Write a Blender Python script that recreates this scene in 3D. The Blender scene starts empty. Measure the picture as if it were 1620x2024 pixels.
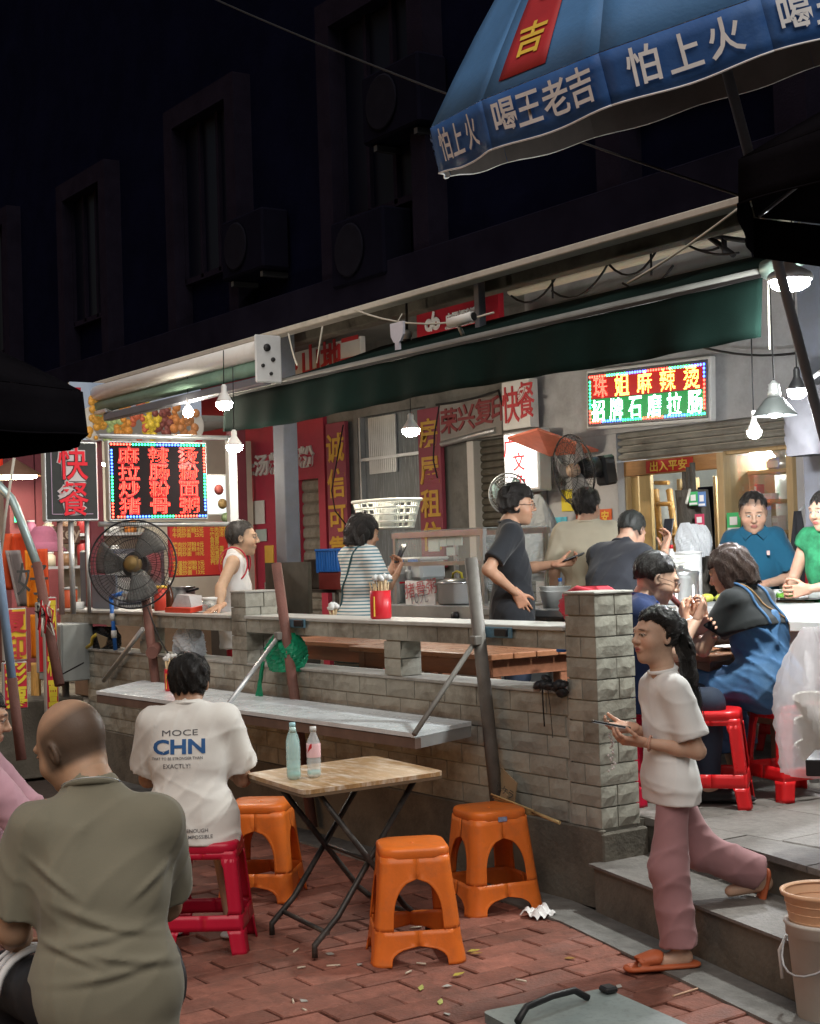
import bpy, bmesh, math, random
import numpy as np
from mathutils import Vector, Matrix
random.seed(7)
SC = bpy.context.scene
COL = SC.collection
R_ = math.radians

# ------------------------------------------------------------------ camera, world, sun, exposure
F_PX, CX, CY, HC = 2950.0, 810.0, 1012.0, 1.7
_a = R_(34.4); _pitch = math.atan(81 / F_PX); _roll = math.atan(0.032)
_fh = Vector((-math.cos(_a), math.sin(_a), 0)); _up = Vector((0, 0, 1)); _r0 = _fh.cross(_up)
FWD = _fh * math.cos(_pitch) + _up * math.sin(_pitch)
_u0 = _r0.cross(FWD)
CAM_R = _r0 * math.cos(_roll) - _u0 * math.sin(_roll)
CAM_U = _r0 * math.sin(_roll) + _u0 * math.cos(_roll)
CAM = Vector((0, 0, HC))
cd = bpy.data.cameras.new('camera')
cd.sensor_fit = 'HORIZONTAL'; cd.sensor_width = 36; cd.lens = 36 * F_PX / 1620
cd.clip_end = 500; cd.clip_start = 0.05
cam = bpy.data.objects.new('camera', cd); COL.objects.link(cam)
m = Matrix.Identity(4)
for i in range(3):
    m[i][0] = CAM_R[i]; m[i][1] = CAM_U[i]; m[i][2] = -FWD[i]; m[i][3] = CAM[i]
cam.matrix_world = m
SC.camera = cam

SUN_EL, SUN_AZ = R_(54), R_(-24)          # azimuth measured from +X towards +Y
w = bpy.data.worlds.new('World'); SC.world = w; w.use_nodes = True
nt = w.node_tree; nt.nodes.clear()
sky = nt.nodes.new('ShaderNodeTexSky'); sky.sky_type = 'NISHITA'; sky.sun_disc = False
sky.sun_elevation = R_(1.5); sky.sun_rotation = R_(200)
sky.air_density = 1.0; sky.dust_density = 2.0; sky.ozone_density = 2.0
bg = nt.nodes.new('ShaderNodeBackground'); bg.inputs['Strength'].default_value = 0.15
wo = nt.nodes.new('ShaderNodeOutputWorld')
nt.links.new(sky.outputs[0], bg.inputs[0]); nt.links.new(bg.outputs[0], wo.inputs[0])
sd = bpy.data.lights.new('street_glow', 'SUN'); sd.energy = 1.6; sd.angle = R_(60); sd.color = (1.0, 0.90, 0.80)
sun = bpy.data.objects.new('street_glow', sd); COL.objects.link(sun)
_sd = Vector((math.cos(SUN_EL) * math.cos(SUN_AZ), math.cos(SUN_EL) * math.sin(SUN_AZ), math.sin(SUN_EL)))
sun.rotation_euler = _sd.to_track_quat('Z', 'Y').to_euler()
SC.view_settings.view_transform = 'Standard'; SC.view_settings.look = 'None'
SC.view_settings.exposure = 0.55; SC.view_settings.gamma = 1.0
SC.cycles.use_denoising = True
SC.cycles.max_bounces = 6; SC.cycles.diffuse_bounces = 3; SC.cycles.transparent_max_bounces = 12
SC.cycles.sample_clamp_indirect = 4.0
SC.cycles.caustics_reflective = False; SC.cycles.caustics_refractive = False

# ------------------------------------------------------------------ pixel -> place helpers (a pixel gives only a direction)
def ray(px, py):
    d = FWD * F_PX + CAM_R * (px - CX) - CAM_U * (py - CY)
    return d.normalized()
def onz(px, py, z): d = ray(px, py); return CAM + d * ((z - HC) / d.z)
def ony(px, py, y): d = ray(px, py); return CAM + d * (y / d.y)
def onx(px, py, x): d = ray(px, py); return CAM + d * (x / d.x)
def atd(px, py, dist): d = ray(px, py); return CAM + d * (dist / d.dot(FWD))

# ------------------------------------------------------------------ materials
MATS = {}
def mat(name, col, rough=0.6, metal=0.0, var=0.12, scale=6.0, bump=0.0, bscale=60.0, jit=0.0, spec=0.4,
        trans=0.0, alpha=1.0, emit=None, estr=0.0, dirt=None, dirt_scale=3.0, dirt_amt=0.5, stretch=None,
        attr=None, wd=False, sheen=0.0, sss=0.0, coat=0.0, ior=1.45, bdist=0.01, transl=0.0):
    if name in MATS: return MATS[name]
    m = bpy.data.materials.new(name); m.use_nodes = True
    t = m.node_tree; N = t.nodes; L = t.links
    b = N['Principled BSDF']; out = N['Material Output']
    b.inputs['Roughness'].default_value = rough; b.inputs['Metallic'].default_value = metal
    b.inputs['Specular IOR Level'].default_value = spec; b.inputs['IOR'].default_value = ior
    b.inputs['Transmission Weight'].default_value = trans; b.inputs['Alpha'].default_value = alpha
    b.inputs['Coat Weight'].default_value = coat; b.inputs['Sheen Weight'].default_value = sheen
    if sss: b.inputs['Subsurface Weight'].default_value = sss; b.inputs['Subsurface Radius'].default_value = (0.02, 0.008, 0.005); b.inputs['Subsurface Scale'].default_value = 0.6
    tc = N.new('ShaderNodeTexCoord'); mp = N.new('ShaderNodeMapping')
    L.new(tc.outputs['Object'], mp.inputs[0])
    if stretch: mp.inputs['Scale'].default_value = stretch
    src = None
    if attr:
        a = N.new('ShaderNodeAttribute'); a.attribute_name = attr; src = a.outputs['Color']
    else:
        rgb = N.new('ShaderNodeRGB'); rgb.outputs[0].default_value = (*col, 1); src = rgb.outputs[0]
    if var:
        n = N.new('ShaderNodeTexNoise'); n.inputs['Scale'].default_value = scale; n.inputs['Detail'].default_value = 6; n.inputs['Roughness'].default_value = 0.65
        L.new(mp.outputs[0], n.inputs['Vector'])
        mr = N.new('ShaderNodeMapRange'); mr.inputs['From Min'].default_value = 0.25; mr.inputs['From Max'].default_value = 0.75
        mr.inputs['To Min'].default_value = 1 - var; mr.inputs['To Max'].default_value = 1 + var
        L.new(n.outputs['Fac'], mr.inputs['Value'])
        mx = N.new('ShaderNodeVectorMath'); mx.operation = 'SCALE'
        L.new(src, mx.inputs[0]); L.new(mr.outputs[0], mx.inputs['Scale']); src = mx.outputs[0]
        rr = N.new('ShaderNodeMapRange'); rr.inputs['To Min'].default_value = max(0.02, rough - 0.12); rr.inputs['To Max'].default_value = min(1, rough + 0.12)
        L.new(n.outputs['Fac'], rr.inputs['Value']); L.new(rr.outputs[0], b.inputs['Roughness'])
    if jit:
        oi = N.new('ShaderNodeObjectInfo')
        mr = N.new('ShaderNodeMapRange'); mr.inputs['To Min'].default_value = 1 - jit; mr.inputs['To Max'].default_value = 1 + jit
        L.new(oi.outputs['Random'], mr.inputs['Value'])
        mx = N.new('ShaderNodeVectorMath'); mx.operation = 'SCALE'
        L.new(src, mx.inputs[0]); L.new(mr.outputs[0], mx.inputs['Scale']); src = mx.outputs[0]
        off = N.new('ShaderNodeVectorMath'); off.operation = 'ADD'
        cb = N.new('ShaderNodeCombineXYZ')
        mm = N.new('ShaderNodeMath'); mm.operation = 'MULTIPLY'; mm.inputs[1].default_value = 37.0
        L.new(oi.outputs['Random'], mm.inputs[0])
        for k in range(3): L.new(mm.outputs[0], cb.inputs[k])
        L.new(tc.outputs['Object'], off.inputs[0]); L.new(cb.outputs[0], off.inputs[1]); L.new(off.outputs[0], mp.inputs[0])
    if dirt:
        n = N.new('ShaderNodeTexNoise'); n.inputs['Scale'].default_value = dirt_scale; n.inputs['Detail'].default_value = 8; n.inputs['Roughness'].default_value = 0.7
        if wd: ge = N.new('ShaderNodeNewGeometry'); L.new(ge.outputs['Position'], n.inputs['Vector'])
        else: L.new(mp.outputs[0], n.inputs['Vector'])
        mr = N.new('ShaderNodeMapRange'); mr.inputs['From Min'].default_value = 0.48; mr.inputs['From Max'].default_value = 0.68
        mr.inputs['To Max'].default_value = dirt_amt
        L.new(n.outputs['Fac'], mr.inputs['Value'])
        mx = N.new('ShaderNodeMix'); mx.data_type = 'RGBA'
        L.new(mr.outputs[0], mx.inputs['Factor']); L.new(src, mx.inputs['A']); mx.inputs['B'].default_value = (*dirt, 1); src = mx.outputs['Result']
    L.new(src, b.inputs['Base Color'])
    if bump:
        n = N.new('ShaderNodeTexNoise'); n.inputs['Scale'].default_value = bscale; n.inputs['Detail'].default_value = 5
        L.new(mp.outputs[0], n.inputs['Vector'])
        bp = N.new('ShaderNodeBump'); bp.inputs['Strength'].default_value = bump; bp.inputs['Distance'].default_value = bdist
        L.new(n.outputs['Fac'], bp.inputs['Height']); L.new(bp.outputs[0], b.inputs['Normal'])
    if emit:
        b.inputs['Emission Color'].default_value = (*emit, 1); b.inputs['Emission Strength'].default_value = estr
    if transl:
        tr = N.new('ShaderNodeBsdfTranslucent'); ms = N.new('ShaderNodeMixShader'); ms.inputs[0].default_value = transl
        L.new(src, tr.inputs['Color']); L.new(b.outputs[0], ms.inputs[1]); L.new(tr.outputs[0], ms.inputs[2]); L.new(ms.outputs[0], out.inputs['Surface'])
    MATS[name] = m
    return m

def emat(name, col, strength, sample=True):
    if name in MATS: return MATS[name]
    m = bpy.data.materials.new(name); m.use_nodes = True
    b = m.node_tree.nodes['Principled BSDF']
    b.inputs['Base Color'].default_value = (*[min(1, c) * 0.6 for c in col], 1)
    b.inputs['Emission Color'].default_value = (*col, 1); b.inputs['Emission Strength'].default_value = strength
    if not sample: m.cycles.emission_sampling = 'NONE'
    MATS[name] = m
    return m

# ------------------------------------------------------------------ objects
def tag(o, label=None, cat=None, group=None, kind=None):
    if label: o['label'] = label
    if cat: o['category'] = cat
    if group: o['group'] = group
    if kind: o['kind'] = kind
    return o
def thing(name, label, cat, loc=(0, 0, 0), rz=0.0, group=None):
    o = bpy.data.objects.new(name, None); COL.objects.link(o)
    o.location = loc; o.rotation_euler = (0, 0, rz); o.empty_display_size = 0.1
    return tag(o, label, cat, group)
def wm(o):
    M = Matrix.Translation(o.location) @ o.rotation_euler.to_matrix().to_4x4()
    return wm(o.parent) @ o.matrix_parent_inverse @ M if o.parent else M
def new_obj(name, me, material=None, parent=None, world=False):
    o = bpy.data.objects.new(name, me); COL.objects.link(o)
    if material is not None and len(me.materials) == 0: me.materials.append(material)
    if parent is not None:
        o.parent = parent
        if world:
            M = wm(parent)
            o.matrix_parent_inverse = M.inverted()
    return o
def copy_tree(o, parent=None):
    c = o.copy(); COL.objects.link(c); c.parent = parent
    for ch in list(o.children): copy_tree(ch, c)
    return c

class MB:
    """collects simple shapes; build() links them as ONE mesh object"""
    def __init__(s): s.v = []; s.f = []; s.sm = []
    def add(s, verts, faces, smooth=False):
        b = len(s.v); s.v += [tuple(x) for x in verts]
        s.f += [tuple(b + i for i in f) for f in faces]; s.sm += [smooth] * len(faces); return s
    def box(s, c, size, rot=None, bev=0.0):
        hx, hy, hz = size[0] / 2, size[1] / 2, size[2] / 2
        c = Vector(c)
        if bev <= 0:
            vs = [(x, y, z) for x in (-hx, hx) for y in (-hy, hy) for z in (-hz, hz)]
            fs = [(0, 1, 3, 2), (4, 6, 7, 5), (0, 4, 5, 1), (2, 3, 7, 6), (0, 2, 6, 4), (1, 5, 7, 3)]
        else:
            bev = min(bev, hx * .9, hy * .9, hz * .9)
            bm = bmesh.new(); bmesh.ops.create_cube(bm, size=1)
            for v in bm.verts: v.co = Vector((v.co.x * size[0], v.co.y * size[1], v.co.z * size[2]))
            bmesh.ops.bevel(bm, geom=bm.edges[:], offset=bev, segments=1, affect='EDGES')
            bm.verts.index_update()
            vs = [v.co[:] for v in bm.verts]; fs = [[v.index for v in f.verts] for f in bm.faces]; bm.free()
        if rot is not None:
            M = rot if isinstance(rot, Matrix) else Matrix.Rotation(rot, 3, 'Z')
            vs = [M @ Vector(v) for v in vs]
        return s.add([Vector(v) + c for v in vs], fs)
    def b2(s, lo, hi, bev=0.0):
        return s.box([(a + b) / 2 for a, b in zip(lo, hi)], [abs(b - a) for a, b in zip(lo, hi)], bev=bev)
    def tube(s, pts, r, n=8, cap=True, r2=None):
        pts = [Vector(p) for p in pts]; k = len(pts)
        rs = r if isinstance(r, (list, tuple)) else ([r] * k if r2 is None else [r + (r2 - r) * i / (k - 1) for i in range(k)])
        base = len(s.v); t0 = (pts[1] - pts[0]).normalized()
        ref = Vector((0, 0, 1)) if abs(t0.z) < 0.9 else Vector((1, 0, 0))
        u = t0.cross(ref).normalized()
        for i, p in enumerate(pts):
            t = ((pts[min(i + 1, k - 1)] - pts[max(i - 1, 0)])).normalized()
            u = (u - t * u.dot(t)).normalized(); v = t.cross(u)
            for j in range(n):
                an = 2 * math.pi * j / n
                s.v.append(tuple(p + (u * math.cos(an) + v * math.sin(an)) * rs[i]))
        for i in range(k - 1):
            for j in range(n):
                j2 = (j + 1) % n
                s.f.append((base + i * n + j, base + i * n + j2, base + (i + 1) * n + j2, base + (i + 1) * n + j)); s.sm.append(True)
        if cap:
            s.f.append(tuple(base + j for j in range(n))[::-1]); s.f.append(tuple(base + (k - 1) * n + j for j in range(n))); s.sm += [False, False]
        return s
    def lathe(s, prof, n=20, c=(0, 0, 0), axis=None, smooth=True, capb=True, capt=True):
        base = len(s.v); c = Vector(c)
        M = Vector(axis).normalized().to_track_quat('Z', 'Y').to_matrix() if axis is not None else Matrix.Identity(3)
        for (r, z) in prof:
            for j in range(n):
                an = 2 * math.pi * j / n
                s.v.append(tuple(c + M @ Vector((r * math.cos(an), r * math.sin(an), z))))
        for i in range(len(prof) - 1):
            for j in range(n):
                j2 = (j + 1) % n
                s.f.append((base + i * n + j, base + i * n + j2, base + (i + 1) * n + j2, base + (i + 1) * n + j)); s.sm.append(smooth)
        if capb and prof[0][0] > 1e-4: s.f.append(tuple(base + j for j in range(n))[::-1]); s.sm.append(False)
        if capt and prof[-1][0] > 1e-4: s.f.append(tuple(base + (len(prof) - 1) * n + j for j in range(n))); s.sm.append(False)
        return s
    def quad(s, a, b, c, d): return s.add([a, b, c, d], [(0, 1, 2, 3)])
    def prism(s, poly, n, th):
        """extrude a planar polygon (3-D points) by th along n"""
        k = len(poly); n = Vector(n).normalized() * th
        vs = [Vector(p) for p in poly] + [Vector(p) + n for p in poly]
        fs = [tuple(range(k))[::-1], tuple(range(k, 2 * k))] + [(i, (i + 1) % k, k + (i + 1) % k, k + i) for i in range(k)]
        return s.add(vs, fs)
    def grid(s, fn, nu, nv, smooth=True):
        base = len(s.v)
        for i in range(nu + 1):
            for j in range(nv + 1): s.v.append(tuple(fn(i / nu, j / nv)))
        for i in range(nu):
            for j in range(nv):
                a = base + i * (nv + 1) + j
                s.f.append((a, a + nv + 1, a + nv + 2, a + 1)); s.sm.append(smooth)
        return s
    def mesh(s, name='mesh'):
        me = bpy.data.meshes.new(name); me.from_pydata(s.v, [], s.f); me.polygons.foreach_set('use_smooth', s.sm)
        me.update(); return me
    def build(s, name, material, parent=None, world=False, solid=0.0, fix=True):
        if fix:
            bm = bmesh.new(); me = s.mesh(name); bm.from_mesh(me)
            bmesh.ops.recalc_face_normals(bm, faces=bm.faces[:]); bm.to_mesh(me); bm.free()
        else: me = s.mesh(name)
        o = new_obj(name, me, material, parent, world)
        if solid:
            md = o.modifiers.new('thickness', 'SOLIDIFY'); md.thickness = solid; md.offset = 0
        return o

_TXT = {}
def text_mesh(txt, size, bold=0.0, extrude=0.0, align='CENTER', valign='CENTER', sx=1.0, space=1.0):
    """lettering as mesh in the XY plane (x right, y up)"""
    key = (txt, size, bold, extrude, align, sx, space)
    if key in _TXT: return _TXT[key]
    c = bpy.data.curves.new('lettering', 'FONT'); c.body = txt; c.size = size; c.offset = bold * size
    c.extrude = extrude; c.align_x = align; c.align_y = valign; c.resolution_u = 3; c.space_character = space
    o = bpy.data.objects.new('lettering', c); COL.objects.link(o)
    dg = bpy.context.evaluated_depsgraph_get(); dg.update()
    me = bpy.data.meshes.new_from_object(o.evaluated_get(dg))
    bpy.data.objects.remove(o); bpy.data.curves.remove(c)
    if len(me.vertices):
        xs = [v.co.x for v in me.vertices]; ys = [v.co.y for v in me.vertices]; ox = (min(xs) + max(xs)) / 2 if align == 'CENTER' else 0; oy = (min(ys) + max(ys)) / 2
        for v in me.vertices: v.co.x = (v.co.x - ox) * sx; v.co.y -= oy
    _TXT[key] = me
    return me
def face_frame(origin, xdir, ydir):
    x = Vector(xdir).normalized(); y = Vector(ydir); y = (y - x * y.dot(x)).normalized(); z = x.cross(y)
    M = Matrix.Identity(4)
    for i in range(3): M[i][0] = x[i]; M[i][1] = y[i]; M[i][2] = z[i]; M[i][3] = origin[i]
    return M
def put_text(name, txt, size, M, material, parent, bold=0.02, extrude=0.0, align='CENTER', sx=1.0, space=1.0, label=None):
    me = text_mesh(txt, size, bold, extrude, align, sx=sx, space=space).copy()
    me.transform(M)
    o = new_obj(name, me, material, parent, world=True)
    return o
XP, XM, YP, YM, ZP = Vector((1, 0, 0)), Vector((-1, 0, 0)), Vector((0, 1, 0)), Vector((0, -1, 0)), Vector((0, 0, 1))
# ------------------------------------------------------------------ palette
ZP_ = 0.40                                   # terrace level
YW, YW2 = 4.675, 4.92                        # half wall front / back
YF = 8.6                                     # shop fronts
M_CONC = mat('concrete', (0.15, 0.135, 0.11), .85, var=.3, scale=5, bump=.5, bscale=45, dirt=(.05, .043, .035), dirt_scale=2.4, dirt_amt=.75, wd=True)
M_CONC_L = mat('pale_concrete', (0.38, 0.37, 0.34), .85, var=.2, scale=6, bump=.4, bscale=50, dirt=(.12, .115, .1), dirt_scale=5, dirt_amt=.5)
M_BRICK = mat('red_paver', (0.24, 0.095, 0.068), .72, var=.32, scale=14, bump=.6, bscale=70, jit=.28, dirt=(.07, .045, .036), dirt_scale=1.9, dirt_amt=.62, wd=True)
M_YPAV = mat('yellow_paver', (0.42, 0.27, 0.05), .75, var=.25, scale=10, bump=.5, bscale=70, jit=.15, dirt=(.12, .08, .04), dirt_scale=6, dirt_amt=.5)
M_JOINT = mat('sand_joint', (0.055, 0.04, 0.033), .95, var=.3, scale=20, bump=.5)
M_SLAB = mat('granite_slab', (0.19, 0.175, 0.16), .6, var=.3, scale=30, bump=.3, bscale=90, jit=.12, dirt=(.06, .052, .045), dirt_scale=2.2, dirt_amt=.7, wd=True)
M_TILE = mat('stone_tile', (0.34, 0.33, 0.28), .78, var=.22, scale=9, bump=.5, bscale=30, bdist=.010, jit=.12, dirt=(.11, .085, .058), dirt_scale=2.0, dirt_amt=.85, wd=True)
M_GROUT = mat('grout', (0.33, 0.32, 0.28), .9, var=.2, scale=20)
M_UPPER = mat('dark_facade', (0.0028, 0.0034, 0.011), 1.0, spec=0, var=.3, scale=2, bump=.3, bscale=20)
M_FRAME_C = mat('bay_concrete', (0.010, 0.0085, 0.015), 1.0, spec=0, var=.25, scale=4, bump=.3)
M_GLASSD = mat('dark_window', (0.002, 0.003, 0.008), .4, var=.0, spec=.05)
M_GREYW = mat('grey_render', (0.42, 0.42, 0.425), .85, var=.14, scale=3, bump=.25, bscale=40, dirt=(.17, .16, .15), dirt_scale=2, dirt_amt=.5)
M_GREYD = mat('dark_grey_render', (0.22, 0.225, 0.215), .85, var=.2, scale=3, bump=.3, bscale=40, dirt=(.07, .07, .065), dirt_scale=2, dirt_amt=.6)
M_REDW = mat('red_panel', (0.48, 0.045, 0.085), .45, var=.12, scale=3, dirt=(.25, .03, .05), dirt_scale=2, dirt_amt=.4)
M_STEELP = mat('grey_painted_steel', (0.15, 0.165, 0.20), .5, var=.15, scale=5, dirt=(.13, .12, .11), dirt_scale=3, dirt_amt=.4)
M_WHITE = mat('white_paint', (0.74, 0.74, 0.72), .55, var=.08, scale=4, dirt=(.4, .38, .34), dirt_scale=4, dirt_amt=.35)
M_STEEL = mat('stainless', (0.55, 0.56, 0.56), .32, metal=.9, var=.12, scale=8)
M_ALU = mat('aluminium', (0.62, 0.64, 0.65), .42, metal=.75, var=.12, scale=6)
M_BLACK = mat('black_plastic', (0.018, 0.018, 0.02), .45, var=.2)
M_WIRE = mat('black_wire', (0.014, 0.014, 0.015), .6, var=0)
M_WIREW = mat('white_cord', (0.55, 0.53, 0.46), .7, var=.1)
M_WOODY = mat('yellow_wood', (0.48, 0.34, 0.17), .5, var=.2, scale=6, stretch=(8, 8, 1), dirt=(.3, .18, .07), dirt_scale=3, dirt_amt=.4)
M_SHUT = mat('shutter_steel', (0.30, 0.29, 0.255), .55, metal=.3, var=.25, scale=4, dirt=(.14, .125, .10), dirt_scale=5, dirt_amt=.6)
M_SHUTD = mat('brown_shutter', (0.125, 0.12, 0.10), .6, metal=.2, var=.25, scale=5, dirt=(.05, .045, .04), dirt_scale=4, dirt_amt=.5)

# ------------------------------------------------------------------ ground
g = MB().box((-40, 0, -0.06), (300, 300, 0.02)); tag(g.build('ground', M_JOINT), kind='structure')
pave = tag(MB().box((-6.2, 1.9, -0.035), (13, 6.6, 0.03)).build('pavement', M_JOINT), kind='structure')
BW, BL = 0.15, 0.30
bm_box = [MB().box((0, 0, -0.012), (BW - .008 - k * .0015, BL - .008 - k * .002, 0.03), bev=.005).mesh('brick') for k in range(3)]
for b_ in bm_box: b_.materials.append(M_BRICK)
bm_y = MB().box((0, 0, -0.012), (BW - .008, BL - .008, 0.03), bev=.005)
bm_y = bm_y.mesh('brick'); bm_y.materials.append(M_YPAV)
def px_of(p):
    d = Vector(p) - CAM; k = d.dot(FWD)
    return CX + F_PX * d.dot(CAM_R) / k, CY - F_PX * d.dot(CAM_U) / k
rb = random.Random(3); far_bricks = MB(); nb = 0
cand = []
for i in range(-62, -12):
    x = i * BW
    for j in range(-4, 19):
        y = j * BL + (0.5 * BL if i % 2 else 0)
        if y > 4.62 - max(0, (x + 5.3)) * .234 - .1: continue
        px, py = px_of((x, y, 0))
        if -60 < px < 1680 and 1500 < py < 2110: cand.append((py, x, y, px))
cand.sort(reverse=True)
for n_, (py, x, y, px) in enumerate(cand):
    yel = px < 470 - (py - 1930) * .0 and abs((y - 2.12)) < .17 and py > 1900
    z = rb.uniform(-.007, .003)
    if n_ < 300:
        o = new_obj('brick', bm_y if yel else rb.choice(bm_box), None, pave)
        o.location = (x, y, z); o.rotation_euler = (rb.uniform(-.014, .014), rb.uniform(-.026, .026), rb.uniform(-.018, .018))
    else: far_bricks.box((x, y, z - .012), (BW - .01, BL - .012, .03), rot=rb.uniform(-.01, .01), bev=.004)
if far_bricks.v: tag(far_bricks.build('bricks', M_BRICK, pave), kind='stuff')
# kerb strip at the foot of wall and step
def edge_y(x, y0): return y0 - (x + 5.3) * .234
kb = tag(MB().prism([(-12.4, 4.5, 0), (-5.75, 4.42, 0), (-5.25, 4.36, 0), (-2.2, edge_y(-2.2, 4.36), 0), (-2.2, edge_y(-2.2, 4.56), 0), (-5.25, 4.6, 0), (-5.6, 4.675, 0), (-12.4, 4.675, 0)], ZP, .012).build('kerb', mat('kerb_stone', (.17, .165, .155), .85, var=.3, scale=12, bump=.5, bscale=50, dirt=(.06, .055, .05), dirt_scale=2.5, dirt_amt=.7, wd=True)), kind='structure')

# ------------------------------------------------------------------ terrace and step
step = tag(MB().prism([(-5.30, edge_y(-5.3, 4.60), 0), (-1.0, edge_y(-1., 4.60), 0), (-1.0, edge_y(-1., 5.05), 0), (-5.30, edge_y(-5.3, 5.05), 0)], ZP, .215).build('step', M_CONC), kind='structure')
tag(MB().prism([(-5.33, edge_y(-5.33, 4.585), .217), (-1.0, edge_y(-1., 4.585), .217), (-1.0, edge_y(-1., 4.98), .217), (-5.33, edge_y(-5.33, 4.98), .217)], ZP, .012).build('step_tread', M_SLAB, step), kind=None)
ter = MB().prism([(-24, 4.70, 0), (-5.35, 4.70, 0), (-5.35, 4.985, 0), (-5.30, 4.985, 0), (1.0, edge_y(1., 4.985), 0), (1, 11, 0), (-24, 11, 0)], ZP, ZP_ - .012).build('terrace', M_CONC); tag(ter, kind='structure')
sl = MB().box((0, 0, -.02), (.592, .592, .05), bev=.006).mesh('slab'); sl.materials.append(M_SLAB)
for i in range(-9, 2):
    for j in range(0, 7):
        x = -5.0 + i * .6 + .2; y = 4.95 + j * .6 + .32
        if y < edge_y(x, 4.985) + .20 and x > -5.4: continue
        if x < -5.4 and y < 5.0: continue
        o = new_obj('slab', sl, None, ter); o.location = (x, y, ZP_ - .004 + rb.uniform(-.002, .002)); o.rotation_euler = (rb.uniform(-.003, .003), rb.uniform(-.003, .003), 0)
# slabs cut along the slanted terrace edge
for i in range(8):
    x0 = -5.29 + i * .6; x1 = x0 + .592
    ya, yb = edge_y(x0, 4.955), edge_y(x1, 4.955); yt = 4.95 + .02 + math.floor((min(ya, yb) - 4.95 + .6) / .6 + .9) * .6
    if x0 < -2.2:
        tag(MB().prism([(x0, ya, ZP_ - .03), (x1, yb, ZP_ - .03), (x1, edge_y(x1, 4.985) + .34, ZP_ - .03), (x0, edge_y(x0, 4.985) + .34, ZP_ - .03)], ZP, .028 + rb.uniform(-.003, .003)).build('edge_slab', M_SLAB, ter))

# ------------------------------------------------------------------ half wall with stone tiles
hw = thing('half_wall', 'grey stone-tiled half wall with open slots and two pillars along the terrace', 'wall', (-8.0, 4.8, 0))
XPIL = (-5.54, -5.32); XPL2 = (-9.0, -8.79)
core = MB()
core.b2((-11.55, YW + .014, 0), (XPIL[0], YW2 - .01, .995))
core.b2((XPIL[0] + .012, YW + .014, 0), (XPIL[1] - .014, YW2 - .012, 1.475))
core.b2((XPL2[0] + .012, YW + .014, .9), (XPL2[1] - .014, YW2 - .012, 1.468))
core.b2((-12.1, YW + .014, 1.21), (XPIL[0] + .02, YW2 - .01, 1.298))
for a_, b_ in ((-7.14, -6.97), (-10.50, -10.36)): core.b2((a_ + .012, YW + .014, .9), (b_ - .012, YW + .15, 1.25))
core.build('wall_core', M_GROUT, hw, world=True)
MB().b2((-11.57, YW - .012, 0), (XPIL[1] + .012, YW + .02, .375), bev=.006).build('plinth', M_CONC, hw, world=True)
MB().b2((XPIL[1] - .02, YW - .013, 0), (XPIL[1] + .02, YW2 + .03, .36), bev=.008).build('pillar_base', M_CONC, hw, world=True)
MB().b2((-12.15, YW - .015, 1.3), (XPL2[0] - .003, YW2 + .05, 1.322), bev=.004).build('rail_top', mat('rail_board', (.50, .50, .47), .5, var=.2, scale=4, dirt=(.25, .23, .2), dirt_scale=4, dirt_amt=.6), hw, world=True)
MB().b2((XPL2[1] + .003, YW - .015, 1.3), (XPIL[0] - .003, YW2 + .05, 1.322), bev=.004).build('rail_top', mat('rail_board', (.50, .50, .47), .5, var=.2, scale=4, dirt=(.25, .23, .2), dirt_scale=4, dirt_amt=.6), hw, world=True)
MB().b2((-11.57, YW - .006, .992), (XPL2[0] - .003, YW2 + .0, 1.008), bev=.003).build('sill', M_CONC_L, hw, world=True)
MB().b2((XPL2[1] + .003, YW - .006, .992), (XPIL[0] - .003, YW2 + .0, 1.008), bev=.003).build('sill', M_CONC_L, hw, world=True)
for p, t in ((XPIL, 1.476), (XPL2, 1.47)): MB().b2((p[0] - .004, YW - .004, t), (p[1] + .004, YW2 + .004, t + .014), bev=.004).build('pillar_cap', M_CONC_L, hw, world=True)
rt = random.Random(11)
tile_cache = {}
def stone(name, c, size, axis, parent):
    """one rough-faced tile; axis 'y' faces the street, 'x' faces +x. The face is chipped unevenly."""
    key = (round(size[0], 2), round(size[1], 2), axis, rt.randrange(4))
    if key not in tile_cache:
        w_, h_ = size; T = .016; nx, nz = 3, 2; rr = random.Random(hash(key[:2]) + key[3] * 7)
        vs, fs = [], []
        for i in range(nx + 1):
            for j in range(nz + 1):
                e = i in (0, nx) or j in (0, nz)
                dep = -.004 if e else rr.uniform(0, .006)
                vs.append(((i / nx - .5) * w_ + (0 if e else rr.uniform(-.012, .012)), (j / nz - .5) * h_ + (0 if e else rr.uniform(-.008, .008)), dep))
        nb0 = len(vs)
        for i in range(nx):
            for j in range(nz):
                a = i * (nz + 1) + j; fs.append((a, a + nz + 1, a + nz + 2, a + 1))
        ring = [i * (nz + 1) for i in range(nx + 1)] + [nx * (nz + 1) + j for j in range(1, nz + 1)] + [i * (nz + 1) + nz for i in range(nx - 1, -1, -1)] + [j for j in range(nz - 1, 0, -1)]
        for r in ring: vs.append((vs[r][0], vs[r][1], -T))
        k = len(ring)
        for q in range(k): fs.append((ring[q], nb0 + q, nb0 + (q + 1) % k, ring[(q + 1) % k]))
        if axis == 'y': vs = [(x, -z, y) for x, y, z in vs]
        else: vs = [(z, x, y) for x, y, z in vs]
        me = bpy.data.meshes.new('tile'); me.from_pydata(vs, [], fs); me.update(); me.materials.append(M_TILE)
        tile_cache[key] = me
    o = new_obj(name, tile_cache[key], None, parent); o.location = Vector(c) - parent.location
    return o
TH = .1025
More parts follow.
